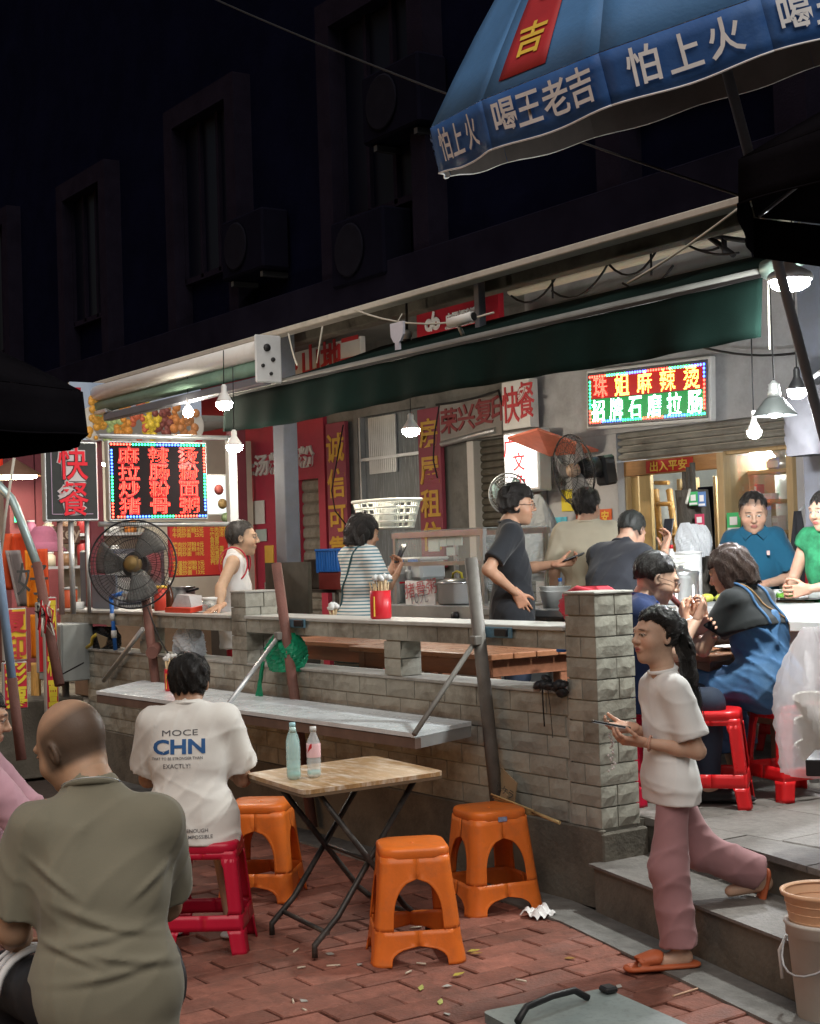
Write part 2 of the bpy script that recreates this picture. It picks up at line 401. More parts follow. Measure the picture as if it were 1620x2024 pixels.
def course(x0, x1, z0, z1, y=YW, L=.285, off=0.0):
    x = x0 - off
    while x < x1 - .01:
        a, b_ = max(x, x0), min(x + L, x1)
        if b_ - a > .03: stone('tile', ((a + b_) / 2, y, (z0 + z1) / 2), (b_ - a - .007, z1 - z0 - .007), 'y', hw)
        x += L
for r in range(6): course(-11.55, XPIL[0], .378 + r * TH, .378 + (r + 1) * TH, off=.14 * (r % 2))
course(-12.1, XPL2[0], 1.208, 1.300, off=.05); course(XPL2[1], XPIL[0], 1.208, 1.300, off=.1)
for (p, ztop, zb) in ((XPIL, 1.476, .375), (XPL2, 1.47, .994)):
    n_ = round((ztop - zb) / .1)
    for r in range(n_):
        z0 = zb + (ztop - zb) * r / n_; z1 = zb + (ztop - zb) * (r + 1) / n_; W_ = p[1] - p[0]
        if r % 2: stone('tile', ((p[0] + p[1]) / 2, YW - .002, (z0 + z1) / 2), (W_ - .006, z1 - z0 - .007), 'y', hw)
        else:
            for q in (0, 1): stone('tile', (p[0] + W_ * (q + .5) / 2, YW - .002, (z0 + z1) / 2), (W_ / 2 - .006, z1 - z0 - .007), 'y', hw)
        D_ = YW2 - YW
        cuts = [0, .42 + .16 * rt.random(), 1] if r % 3 != 2 else [0, 1]
        for q in range(len(cuts) - 1):
            stone('tile', (p[1] + .002, YW + D_ * (cuts[q] + cuts[q + 1]) / 2, (z0 + z1) / 2), (D_ * (cuts[q + 1] - cuts[q]) - .007, z1 - z0 - .007), 'x', hw)
for a_, b_ in ((-7.14, -6.97), (-10.50, -10.36)):
    for r in range(2): stone('tile', ((a_ + b_) / 2, YW - .001, 1.01 + .098 * (r + .5)), (b_ - a_ - .006, .091), 'y', hw); stone('tile', (b_ + .001, YW + .075, 1.01 + .098 * (r + .5)), (.135, .091), 'x', hw)

# ------------------------------------------------------------------ building
bld = thing('shop_building', 'dark upper storeys of the shop building with concrete window bays and a ground floor arcade', 'building', (-10, 8.6, ZP_))
ZE = ony(1050, 508, 6.9).z                   # underside of the eave
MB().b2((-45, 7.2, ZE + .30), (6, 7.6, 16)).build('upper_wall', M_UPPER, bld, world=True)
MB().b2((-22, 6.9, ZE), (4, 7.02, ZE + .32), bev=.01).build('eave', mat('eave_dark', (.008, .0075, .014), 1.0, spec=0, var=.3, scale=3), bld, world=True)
MB().b2((-22, 6.86, ZE - .055), (4, 7.0, ZE - .003), bev=.008).build('eave_trim', mat('eave_white', (.55, .53, .48), .6, var=.25, scale=4, dirt=(.2, .19, .17), dirt_scale=4), bld, world=True)
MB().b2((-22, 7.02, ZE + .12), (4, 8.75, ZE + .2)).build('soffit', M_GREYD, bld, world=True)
MB().b2((-22, 7.35, ZE - .04), (4, 7.5, ZE + .12), bev=.01).build('soffit_beam', M_CONC, bld, world=True)
sb0 = ony(1010, 572, 7.9)
MB().b2((sb0.x, 7.84, sb0.z - .06), (1.0, 7.96, sb0.z + .07), bev=.02).build('pale_beam', mat('cream_beam', (.68, .62, .5), .6, var=.15, dirt=(.35, .3, .22), dirt_scale=3), bld, world=True)
MB().b2((sb0.x - .2, 8.1, sb0.z - .28), (1.0, 8.25, sb0.z - .16), bev=.015).build('ledge', M_CONC_L, bld, world=True)
cx0 = ony(540, 900, 7.0).x
for x in (cx0, ony(1585, 900, 7.6).x):
    yy = 7.0 if x == cx0 else 7.6
    MB().b2((x, yy, ZP_ - .01), (x + .2, yy + .16, ZE + .12), bev=.008).build('column', M_STEELP, bld, world=True)
# window bays of the upper floor
def bay(p0, p1, ytop, wid, ybot=None):
    x0 = ony(p0, 400, 7.0).x; x1 = ony(p1, 400, 7.0).x
    zt = ony(p0, ytop, 7.0).z
    fr = MB(); zb = ZE + .35
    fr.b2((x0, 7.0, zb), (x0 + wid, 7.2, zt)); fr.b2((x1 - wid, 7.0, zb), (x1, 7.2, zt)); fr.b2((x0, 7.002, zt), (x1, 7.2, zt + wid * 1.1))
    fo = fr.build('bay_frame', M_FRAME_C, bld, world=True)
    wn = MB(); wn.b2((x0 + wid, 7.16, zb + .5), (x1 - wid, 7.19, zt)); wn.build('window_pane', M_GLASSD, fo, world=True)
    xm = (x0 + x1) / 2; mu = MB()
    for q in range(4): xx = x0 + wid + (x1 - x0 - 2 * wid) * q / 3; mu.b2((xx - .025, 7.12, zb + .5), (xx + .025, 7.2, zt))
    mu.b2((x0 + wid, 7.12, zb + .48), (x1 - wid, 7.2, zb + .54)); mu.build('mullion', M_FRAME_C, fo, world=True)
    return x0, x1, zt
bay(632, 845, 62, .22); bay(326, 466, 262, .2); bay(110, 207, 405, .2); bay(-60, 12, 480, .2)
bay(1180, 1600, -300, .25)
# air conditioners under the bays
def aircon(px, py, label):
    p = ony(px, py, 7.02); t = thing('air_conditioner', label, 'air conditioner', (p.x, 7.02, p.z), 0, 'air conditioners on the dark facade')
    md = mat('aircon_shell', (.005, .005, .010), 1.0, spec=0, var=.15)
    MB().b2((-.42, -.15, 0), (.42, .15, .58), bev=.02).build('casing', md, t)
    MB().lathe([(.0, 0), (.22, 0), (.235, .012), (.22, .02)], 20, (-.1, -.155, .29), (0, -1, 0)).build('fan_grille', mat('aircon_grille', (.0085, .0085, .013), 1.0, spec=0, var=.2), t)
    [MB().box((sx_ * .3, .2, -.04), (.05, .6, .05)).build('bracket', M_BLACK, t) for sx_ in (-1, 1)]
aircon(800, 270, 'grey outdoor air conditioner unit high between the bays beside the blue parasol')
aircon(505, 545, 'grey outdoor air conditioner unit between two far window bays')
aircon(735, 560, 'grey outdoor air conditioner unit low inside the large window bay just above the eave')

# ground floor fronts (all along y = YF)
def fx(px, py=900, y=YF): return ony(px, py, y).x
def fz(px, py, y=YF): return ony(px, py, y).z
ZT = ZE + .12
# red snack shop
xr0, xr1 = fx(396), fx(640)
zdoor = fz(600, 948)
xs0, xs1 = fx(586), fx(627)
rw = MB(); rw.b2((xr0 - 1.2, YF, ZP_), (xs0, YF + .2, ZT)); rw.b2((xs1, YF, ZP_), (xr1, YF + .2, ZT)); rw.b2((xs0, YF, zdoor), (xs1, YF + .2, ZT))
rw.build('red_front', M_REDW, bld, world=True)
def shutter(x0, x1, z0, z1, y, material, n, name='roller_shutter', rot=None):
    h = (z1 - z0) / n
    back = MB().b2((x0, y + .03, z0), (x1, y + .05, z1)).build(name, material, bld, world=True)
    sl_ = MB().lathe([(.0, 0), (.001, 0)], 3)
    me = MB().prism([(0, 0, -h * .5), (0, -.022, -h * .32), (0, -.026, 0), (0, -.018, h * .36), (0, 0, h * .47)], XP, x1 - x0).mesh('slat'); me.materials.append(material)
    for k in range(n):
        o = new_obj('slat', me, None, back); o.location = (x0, y + .03, z0 + h * (k + .5))
    return back
shutter(xs0, xs1, ZP_, zdoor, YF + .05, M_SHUT, 16)
put_text('lettering', '餐:汤粉', fz(520, 870) - fz(520, 914), face_frame((fx(515), YF - .012, fz(515, 920)), XP, ZP), M_WHITE, bld, .025, .01, sx=1.35)
put_text('lettering', '肠粉', fz(595, 870) - fz(595, 914), face_frame((fx(592), YF - .012, fz(592, 905)), XP, ZP), M_WHITE, bld, .025, .01, sx=1.35)
# dark window front of the letting office
xo0, xo1 = fx(640), fx(925)
wf = MB(); wf.b2((xo0, YF + .05, ZP_), (fx(700), YF + .2, ZT)); wf.b2((fx(835), YF + .05, ZP_), (xo1, YF + .2, ZT)); wf.b2((fx(700), YF + .05, fz(760, 815)), (fx(835), YF + .2, ZT)); wf.b2((fx(700), YF + .05, ZP_), (fx(835), YF + .2, 1.5))
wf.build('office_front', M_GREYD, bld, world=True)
win = MB().b2((fx(700), YF + .12, 1.5), (fx(835), YF + .135, fz(760, 815))).build('office_window', mat('dusty_glass', (.20, .23, .25), .25, var=.35, scale=7, stretch=(9, 9, .7), spec=.5), bld, world=True)
MB().b2((fx(697), YF + .06, 1.5), (fx(703), YF + .13, fz(700, 818))).b2((fx(700), YF + .07, fz(760, 905)), (fx(835), YF + .125, fz(760, 899))).build('window_bar', M_ALU, win, world=True)
# grille bars behind the dusty pane
gb = MB()
for k in range(14): xx = fx(715) + (fx(765) - fx(715)) * k / 13; gb.b2((xx, YF + .09, fz(740, 935)), (xx + .03, YF + .11, fz(740, 822)))
gb.build('window_grille', M_ALU, win, world=True)
# dark shutter bay
xd0, xd1 = fx(936), fx(1052)
zsh = fz(960, 868)
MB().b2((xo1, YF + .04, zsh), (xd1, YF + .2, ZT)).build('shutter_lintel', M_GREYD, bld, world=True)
MB().b2((xo1, YF - .02, ZP_), (fx(938), YF + .2, zsh), bev=.006).build('door_jamb', M_WHITE, bld, world=True)
shutter(fx(938), xd1, ZP_, zsh, YF + .06, M_SHUTD, 34)
MB().tube([(fx(882), YF - .05, fz(882, 878)), (fx(990), YF - .05, fz(990, 850))], .03, 8).build('shutter_pipe', M_ALU, bld, world=True)
# grey shop on the right: stands a little proud of its neighbours
YG = 8.3
xg0, xg1 = fx(1050, y=YG), fx(1218, y=YG)
zlin = fz(1130, 868, YG)
xdr1 = fx(1572, y=YG)
gw = MB(); gw.b2((xg0, YG, ZP_), (xg1, YG + .35, zlin)); gw.b2((xg0, YG - .02, zlin), (3.0, YG + .35, ZT)); gw.b2((xdr1, YG, ZP_), (3.0, YG + .35, zlin))
gw.build('grey_front', M_GREYW, bld, world=True)
# half-raised roller shutter above the shop door
zs1 = fz(1400, 893, YG)
hs = MB().b2((xg1, YG + .05, zs1), (xdr1, YG + .08, zlin + .02)).build('raised_shutter', M_SHUT, bld, world=True)
nsl = 4; h = (zlin - zs1) / nsl
for k in range(nsl):
    MB().prism([(xg1, YG + .05, zs1 + h * k + .004), (xg1, YG + .02, zs1 + h * (k + .2)), (xg1, YG + .012, zs1 + h * (k + .5)), (xg1, YG + .02, zs1 + h * (k + .8)), (xg1, YG + .05, zs1 + h * (k + 1) - .004)], XP, xdr1 - xg1).build('slat', M_SHUT, hs, world=True)
# interior of that shop
room = MB(); xi0, xi1, yi = xg1 - .3, xdr1 + .5, 10.6
room.b2((xi0, yi, ZP_), (xi1, yi + .1, zlin)); room.b2((xi0 - .1, YG + .35, ZP_), (xi0, yi, zlin)); room.b2((xi1, YG + .35, ZP_), (xi1 + .1, yi, zlin)); room.b2((xi0, YG + .35, zlin - .05), (xi1, yi, zlin + .05))
room.build('shop_room', mat('room_wall', (.55, .55, .5), .8, var=.12, dirt=(.4, .38, .32), dirt_scale=2, dirt_amt=.4), bld, world=True)
# ------------------------------------------------------------------ lamps (each lamp's light comes from its own glowing bulb)
M_BULB_W = emat('warm_bulb', (1.0, .88, .70), 290)
M_BULB_C = emat('cool_bulb', (.93, .97, 1.0), 400)
def bulb(px, py, d, r, label, material, flat=1.0, cord=0.6, name='light_bulb', screw=M_WHITE, globe=False):
    p = atd(px, py, d); t = thing(name, label, 'light bulb', (p.x, p.y, p.z - r * flat), 0, 'bare bulbs hanging over the terrace')
    k = r * flat
    prof = [(.0, 0), (r * .55, k * .12), (r * .88, k * .45), (r, k), (r * .985, k * 1.12)] + ([(r * .8, k * 1.6), (r * .55, k * 1.9)] if globe else [])
    MB().lathe(prof, 18, capt=False).build('glass_bulb', material, t)
    MB().lathe(([(r * .56, k * 1.9)] if globe else [(r * .99, k * 1.12), (r * .86, k * 1.5)]) + [(r * .5, k * 2.2), (r * .34, k * 2.2 + .02), (r * .34, k * 2.2 + .055), (.012, k * 2.2 + .07)], 18).build('screw_cap', screw, t)
    if cord: MB().tube([(0, 0, k * 2.2 + .06), (.005, .003, k * 2.2 + .06 + cord)], .004, 6).build('cord', M_WIRE, t)
    return t
bulb(443, 797, 10.5, .058, 'bare round bulb under the corner of the green awning and the rolled awning', emat('dim_bulb', (1.0, .9, .75), 170), .9, .25)
bulb(463, 882, 11.7, .066, 'bare bulb hanging lower in front of the red shop front', MATS['dim_bulb'], .75, .5)
bulb(812, 850, 11.8, .072, 'bare bulb hanging before the dusty office window above the white basket', M_BULB_W, .75, .35)
bulb(1575, 772, 8.2, .054, 'cool white bulb on a long black cord beside the cone pendant', M_BULB_C, .9, 1.0, screw=M_BLACK)
bulb(1490, 853, 8.6, .042, 'round white bulb glowing in front of the raised roller shutter', emat('strong_bulb', (.97, .98, 1.0), 1500), 1.0, .6)
bulb(372, 815, 12.6, .045, 'small bulb shining in front of the food photo banner', M_BULB_W, 1.0, .3, globe=True)
# large flat lamp under the right parasol
p = atd(1561, 558, 7.1); t = thing('flat_lamp', 'large flat glowing lamp hung under the dark parasol by the awning end', 'lamp', (p.x, p.y, p.z - .04))
MB().lathe([(.0, 0), (.06, .004), (.088, .02), (.093, .045)], 22, capt=False).build('diffuser', emat('flat_lamp_glow', (.97, 1.0, .95), 620), t)
MB().lathe([(.0935, .045), (.105, .047), (.11, .06), (.1, .08), (.07, .1), (.03, .12), (.026, .17), (.01, .18)], 20).build('lamp_housing', M_ALU, t)
MB().tube([(0, 0, .17), (.02, .05, .3), (.05, .08, .48)], .006, 6).build('cord', M_WIREW, t)
# cone pendant
p = atd(1531, 822, 8.0); t = thing('cone_pendant', 'black cone-shaped pendant lamp shade hanging over the food counter', 'pendant lamp', (p.x, p.y, p.z))
MB().lathe([(.118, 0), (.115, .008), (.05, .09), (.034, .10)], 24, capb=False, capt=False).build('lamp_shade', mat('shade_dark', (.10, .11, .11), .4, metal=.4), t, solid=.003)
MB().lathe([(.034, .10), (.036, .13), (.03, .135), (.034, .15), (.028, .155), (.032, .17), (.02, .175), (.008, .19)], 14).build('lamp_neck', M_ALU, t)
MB().lathe([(.0, -.012), (.03, -.004), (.036, .012), (.03, .03), (.01, .045)], 16).build('glass_bulb', M_BULB_C, t)
MB().tube([(0, 0, .18), (.0, .0, 1.1)], .004, 6).build('cord', M_WIRE, t)
# strip light inside the right shop, visible in its window
p = ony(1500, 893, 8.95); t = thing('strip_light', 'short glowing strip light at the top inside the shop window', 'lamp', p)
MB().box((0, 0, 0), (.9, .05, .03)).build('tube', emat('strip_glow', (.92, .98, 1.0), 120), t); MB().box((0, 0, .03), (.94, .07, .03)).build('fitting', M_WHITE, t)
# strip light in the kitchen stall
p = atd(200, 918, 15.5); t = thing('strip_light', 'glowing strip light inside the kitchen stall behind the sign boxes', 'lamp', p, R_(90))
MB().box((0, 0, 0), (1.2, .06, .03)).build('tube', emat('kitchen_glow', (1.0, .93, .82), 100), t); MB().box((0, 0, .03), (1.24, .08, .03)).build('fitting', M_WHITE, t)
# pendant far up the street
p = atd(28, 942, 17.5); t = thing('pendant_lamp', 'shallow pendant lamp with warm glow under the far red awning', 'pendant lamp', p)
MB().lathe([(.34, 0), (.3, .03), (.06, .18), (.03, .2)], 20, capb=False).build('lamp_shade', mat('shade_brown', (.16, .09, .06), .5), t, solid=.004)
MB().lathe([(.0, -.03), (.26, -.02), (.27, .02), (.0, .03)], 18).build('glow_disc', emat('far_glow', (1.0, .85, .55), 60), t); MB().tube([(0, 0, .2), (0, 0, .8)], .008, 6).build('cord', M_WIRE, t)
# ------------------------------------------------------------------ green awning
YA = 5.8
za = ony(740, 714, YA).z; xa0 = ony(447, 800, YA).x; xa1 = ony(1512, 560, YA).x
M_GREEN = mat('green_canvas', (.005, .015, .0125), .95, var=.3, scale=4, bump=.25, bscale=200, spec=.1, dirt=(.009, .016, .014), dirt_scale=2, dirt_amt=.4)
aw = thing('green_awning', 'long dark green canvas awning with hanging valance over the terrace', 'awning', ((xa0 + xa1) / 2, YA, za))
def valance(u, v):
    x = xa0 + (xa1 - xa0) * u; wv = math.sin(u * 75) * .5 + math.sin(u * 31 + 1) * .5
    return (x, YA - .02 + wv * (.008 + .022 * v) - .03 * v, za - .03 - v * (.30 + .012 * math.sin(u * 9) - .02 * max(0, 1 - u * 8)))
MB().grid(valance, 150, 6).build('valance', M_GREEN, aw, world=True, solid=.003)
def sheet(u, v):
    x = xa0 + (xa1 - xa0) * u; sag = -.03 * math.sin(v * math.pi) * (1 + .5 * math.sin(u * 40))
    return (x, YA + .02 + v * 1.55, za + .03 + v * .46 + sag)
MB().grid(sheet, 60, 8).build('canopy_sheet', M_GREEN, aw, world=True, solid=.003)
MB().tube([(xa0, YA, za), (xa1, YA, za)], .028, 10).build('front_bar', mat('awning_bar', (.20, .20, .19), .6, metal=.1, var=.2, scale=6), aw, world=True)
MB().b2((xa0, YA - .035, za - .03), (xa1, YA - .028, za - .012)).build('bar_lip', M_BLACK, aw, world=True)
for u in (.33, .72):
    x = xa0 + (xa1 - xa0) * u
    MB().tube([(x, YA + .02, za), (x - .15, YA + .7, za + .1), (x, YA + 1.5, za + .38)], .018, 8).build('folding_arm', M_ALU, aw, world=True)
MB().tube([(xa1 + .02, YA, za - .01), (xa1 + .02, YA - .01, za - .36), (xa1 + .03, YA - .02, za - .40)], .005, 6).build('pull_cord', M_WIREW, aw, world=True)
# motor end housing by the flat lamp
p = ony(1545, 500, YA); MB().lathe([(.05, 0), (.05, .16), (.035, .17), (.035, .22)], 14, (xa1, YA, za + .01), (1, .1, .1)).build('end_housing', mat('pale_green_metal', (.30, .42, .38), .35, metal=.4), aw, world=True)

# ------------------------------------------------------------------ rolled-up awning further along
YB = 5.6
xb0, xb1 = ony(160, 790, YB).x, ony(525, 695, YB).x; zb_ = ony(525, 688, YB).z
ra = thing('rolled_awning', 'white rolled-up awning cassette with green fabric roll and end bracket', 'awning', ((xb0 + xb1) / 2, YB, zb_))
MB().tube([(xb0, YB, zb_), (xb1, YB, zb_)], .075, 16).build('cassette_tube', M_WHITE, ra, world=True)
MB().tube([(xb0 + .1, YB + .02, zb_ - .13), (xb1, YB + .02, zb_ - .13)], .06, 12).build('fabric_roll', mat('green_roll', (.18, .30, .24), .7, var=.2, scale=8), ra, world=True)
MB().b2((xb0 + .6, YB - .03, zb_ - .28), (xb1, YB + .05, zb_ - .21), bev=.01).build('lower_bar', M_STEELP, ra, world=True)
MB().b2((xb0 + .05, YB - .05, zb_ - .21), (xb0 + .7, YB + .10, zb_ - .17), bev=.01).build('arm_cover', M_ALU, ra, world=True)
br = MB().b2((xb1 - .005, YB - .1, zb_ - .27), (xb1 + .018, YB + .13, zb_ + .1), bev=.01).build('end_bracket', mat('bracket_white', (.66, .68, .7), .4, metal=.3, var=.1), ra, world=True)
for dy, dz, r in ((.0, .0, .03), (.05, -.09, .018), (-.04, -.14, .015), (.03, -.2, .014)):
    MB().lathe([(0, 0), (r, 0), (r, .012), (0, .014)], 12, (xb1 + .016, YB + dy, zb_ + dz), (1, 0, 0)).build('bolt', M_BLACK, br, world=True)
MB().box((xb1 + .1, 7.0, zb_ - .1), (.14, .5, .2)).build('wall_mount', M_STEELP, ra, world=True)

# ------------------------------------------------------------------ things between awning and eave
def sign_board(name, label, cat, x0, x1, z0, z1, y, th, face, edge=None, group=None):
    t = thing(name, label, cat, ((x0 + x1) / 2, y, z0), 0, group)
    MB().b2((x0, y, z0), (x1, y + th, z1), bev=.004).build('panel', face, t, world=True)
    return t
M_SRED = mat('sign_red', (.42, .018, .035), .4, var=.1, scale=4)
M_SWHITE = mat('sign_white', (.72, .71, .68), .5, var=.1, scale=3, dirt=(.4, .38, .34), dirt_scale=3, dirt_amt=.4)
M_LETR = mat('letter_red', (.50, .04, .045), .5, var=.1)
M_LETW = mat('letter_white', (.82, .82, .82), .5, var=.05)
M_LETY = mat('letter_yellow', (.62, .36, .045), .5, var=.15, scale=10)
y_ = 7.9
t = sign_board('lottery_sign', 'red shop sign with white lottery logo and lettering above the awning', 'sign', fx(823, 640, y_), fx(985, 600, y_), fz(823, 672, y_), fz(823, 613, y_), y_, .06, M_SRED)
xL = fx(857, 640, y_); zL = fz(857, 640, y_); hL = fz(857, 622, y_) - fz(857, 658, y_)
lg = MB()
for sgn in (-1, 1): lg.lathe([(hL * .14, 0), (hL * .36, 0), (hL * .36, .01), (hL * .14, .01)], 20, (xL + sgn * hL * .34, y_ - .012, zL - hL * .05), (0, -1, 0), smooth=False, capb=False, capt=False)
lg.box((xL + hL * .02, y_ - .02, zL + .02), (hL * .16, .012, hL * 1.1), rot=Matrix.Rotation(R_(18), 3, 'Y'))
lg.build('logo', M_LETW, t, world=True)
put_text('lettering', '中国福利彩票', hL * .62, face_frame((fx(921, 635, y_), y_ - .008, fz(921, 622, y_)), XP, ZP), M_LETW, t, .03, .004, sx=.95)
put_text('lettering', 'CHINA WELFARE LOTTERY', hL * .22, face_frame((fx(910, 655, y_), y_ - .008, fz(912, 642, y_)), XP, ZP), M_LETW, t, .02, .004)
t = sign_board('hardware_sign', 'dusty white sign with dark red characters half hidden above the awning', 'sign', fx(573, 700, y_), fx(712, 680, y_), fz(640, 735, y_), fz(640, 682, y_), y_, .06, M_SWHITE)
for ch, px, py in (('、', 583, 722), ('山', 615, 712), ('地', 655, 703), ('二', 693, 690)):
    put_text('lettering', ch, .34, face_frame((fx(px, py, y_), y_ - .008, fz(px, py, y_)), XP, ZP), M_LETR, t, .02, .004, sx=1.2)
# white spatula-shaped antenna, camera dome, cctv
p = ony(783, 640, 6.4); t = thing('white_scoop', 'pale flat scoop-shaped object hanging upright below the eave', 'scoop', (p.x, p.y, p.z - .14))
MB().prism([(-.09, 0, .15), (.09, 0, .15), (.085, 0, .05), (.045, 0, .0), (-.045, 0, .0), (-.085, 0, .05)], YP, .02).build('blade', mat('pale_plastic', (.66, .67, .78), .5), t)
MB().prism([(-.028, 0, 0), (.028, 0, 0), (.034, 0, -.22), (-.034, 0, -.22)], YP, .018).build('handle', MATS['pale_plastic'], t)
MB().tube([(0, .01, .15), (.01, .05, .22)], .004).build('string', M_WIREW, t)
p = ony(804, 664, 7.2); t = thing('dome_camera', 'small white dome camera hanging on a black rod above the awning', 'camera', p)
MB().tube([(0, 0, .03), (.01, 0, .4)], .012, 8).build('rod', M_BLACK, t); MB().lathe([(.0, -.045), (.03, -.035), (.045, 0), (.05, .03), (.02, .05)], 14).build('dome', M_WHITE, t)
MB().lathe([(.0, -.06), (.028, -.05), (.036, -.03), (.0, -.028)], 12).build('lens', M_BLACK, t)
p = ony(915, 635, 6.3); t = thing('security_camera', 'white bullet security camera pointing along the awning in front of the red sign', 'camera', p, R_(20))
MB().tube([(-.12, 0, 0), (.10, -.02, .02)], .038, 12).build('camera_body', M_WHITE, t); MB().lathe([(0, 0), (.03, 0), (.03, .01)], 12, (.10, -.02, .02), (1, -.1, .05)).build('lens', M_BLACK, t)
MB().tube([(-.05, .02, -.03), (-.05, .08, -.1)], .015).build('mount', M_WHITE, t)
p = ony(945, 600, 7.05); MBp = MB().b2((p.x - .03, 7.03, za + .2), (p.x + .03, 7.1, ZE + .1), bev=.004); tag(MBp.build('steel_post', M_STEELP), 'short grey steel post between awning and eave crossing the red lottery sign', 'post')
# small drip pipe clutter under the eave
def wire(name, label, pts, r, material, cat='cable', group='cables strung under the eave'):
    o = MB().tube(pts, r, 6).build(name, material); return tag(o, label, cat, group)
def sagpts(a, b, sag, n=9): a, b = Vector(a), Vector(b); return [a.lerp(b, i / n) + Vector((0, 0, -sag * 4 * (i / n) * (1 - i / n))) for i in range(n + 1)]
wire('cable', 'long black cable crossing in front of the dark facade and the blue parasol', sagpts(ony(405, -10, 5.2), atd(1600, 432, 6.9), .06, 16), .007, M_WIRE, group=None)
wire('cord', 'white cord sagging from the eave to the security camera', sagpts(ony(700, 612, 6.6), ony(975, 618, 6.6), .10), .008, M_WIREW, 'cord', None)
wire('cord', 'white cord slanting steeply beneath the eave above the hardware sign', [ony(637, 645, 6.7), ony(626, 718, 6.7)], .008, M_WIREW, 'cord', None)
wire('cord', 'thin white cord hanging by the grey column under the eave', sagpts(ony(570, 660, 6.7), ony(587, 722, 6.7), .03), .008, M_WIREW, 'cord', None)
wire('cord', 'pale rope slanting from the awning sheet up to the eave before the cream beam', sagpts(ony(1240, 560, 6.8), ony(1468, 405, 6.8), .02), .008, M_WIREW, 'cord', None)
for k, (a, b, s_) in enumerate((((1010, 585), (1100, 545), .12), ((1090, 575), (1210, 505), .16), ((1200, 520), (1300, 490), .14), ((1230, 560), (1330, 525), .1), ((1340, 470), (1420, 490), .05), ((1350, 480), (1460, 500), .04), ((1090, 510), (1092, 590), 0), ((1285, 480), (1287, 545), 0))):
    wire('cable', 'black cable tangled among others before the cream beam under the eave', sagpts(ony(*a, 7.5), ony(*b, 7.5), s_, 7), .009, M_WIRE, group='tangled cables before the cream beam')
for a, b in (((1395, 465), (1500, 480)), ((1400, 468), (1450, 505)), ((1430, 470), (1432, 505))):
    wire('bracket_arm', 'dark steel bracket arm fixed to the cream beam', [ony(*a, 7.6), ony(*b, 7.6)], .02, M_WIRE, 'bracket', 'bracket arms on the cream beam')

# ------------------------------------------------------------------ parasols
M_BLUE = mat('blue_parasol', (.09, .24, .50), .6, var=.18, scale=3, bump=.15, bscale=60, transl=.15)
M_BLUEV = mat('blue_valance', (.03, .11, .34), .6, var=.2, scale=4, bump=.15, bscale=60, dirt=(.10, .20, .38), dirt_scale=4, dirt_amt=.35)
M_DARKP = mat('black_parasol', (.006, .0055, .007), 1.0, spec=0, var=.3, scale=3, bump=.2, bscale=60)
def parasol(name, label, c, Rr, N, ph, h, vh, canopy, val, tilt=(0, 0), pole_len=3.0, pole_mat=None, lining=None):
    """round parasol: N panels, domed canopy, hanging valance flaps; tilt = rise per metre to the image right / forward"""
    t = thing(name, label, 'parasol', c)
    up = (Vector((0, 0, 1)) - _r0 * tilt[0] - _fh * tilt[1]).normalized()
    t.rotation_euler = Vector((0, 0, 1)).rotation_difference(up).to_euler()
    fns = []
    for k in range(N):
        a0, a1 = ph + 2 * math.pi * k / N, ph + 2 * math.pi * (k + 1) / N
        d0, d1 = Vector((math.cos(a0), math.sin(a0), 0)), Vector((math.cos(a1), math.sin(a1), 0))
        def pan(u, v, off=0.0, d0=d0, d1=d1):
            th = v * math.pi / 2
            rr = Rr * (1 - v * .99) + off; z = h * (1 - (1 - v) ** 1.45) - .05 * math.sin(u * math.pi) * math.cos(th) * math.sin(th) + off * math.sin(th)
            d = d0.lerp(d1, u); return Vector((d.x * rr, d.y * rr, z))
        MB().grid(pan, 6, 9).build('canopy_panel', canopy, t, solid=.002)
        def flap(u, v, off=0.0, d0=d0, d1=d1, k=k):
            d = d0.lerp(d1, u); rr = Rr + .007 + off + .012 * v + .006 * math.sin(u * 13 + k) * v
            return Vector((d.x * rr, d.y * rr, -.004 - v * (vh - .008 * math.cos(u * 2 * math.pi))))
        MB().grid(flap, 12, 4).build('valance_flap', val, t, solid=.002)
        MB().tube([flap(u / 12, 1.0, .002) for u in range(13)], .004, 5).build('hem', M_LETW if val is M_BLUEV else val, t)
        MB().tube([pan(0, q / 6, -.014) for q in range(7)], .008, 6).build('rib', M_STEELP, t)
        if lining: MB().grid(lambda u, v: pan(u, v, -.006), 6, 9).build('canopy_lining', lining, t); MB().grid(lambda u, v: flap(u, v, -.006), 8, 3).build('valance_lining', lining, t)
        fns.append((pan, flap))
    MB().tube([(0, 0, -pole_len), (0, 0, h * .98)], .024, 12).build('pole', pole_mat or M_STEELP, t)
    return t, fns
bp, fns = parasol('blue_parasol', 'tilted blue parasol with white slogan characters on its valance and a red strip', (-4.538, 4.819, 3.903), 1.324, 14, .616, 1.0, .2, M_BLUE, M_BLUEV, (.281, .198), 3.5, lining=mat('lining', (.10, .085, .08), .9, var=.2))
W_bp = wm(bp)
M_LETP = mat('valance_print', (.85, .86, .88), .6, var=.12, scale=12)
def on_surface(fn, u, v, off, W):
    p = fn(u, v, off); px_ = fn(min(1, u + .02), v, off) - fn(max(0, u - .02), v, off); pz_ = fn(u, max(0, v - .05), off) - fn(u, min(1, v + .05), off)
    return W @ face_frame(p, px_, pz_)
for k in range(14):
    fl = fns[k][1]
    txt = '怕上火' if k % 2 == 0 else '喝王老吉'
    for i, ch in enumerate(txt):
        n_ = len(txt); u = .5 + (i - (n_ - 1) / 2) * (.25 if n_ == 3 else .215)
        if k in (7, 8, 9, 10, 11, 12):
            put_text('printed_character', ch, .145, on_surface(fl, u, .45, .014, W_bp), M_LETP, bp, .016, 0, sx=.9)
pan9 = fns[9][0]
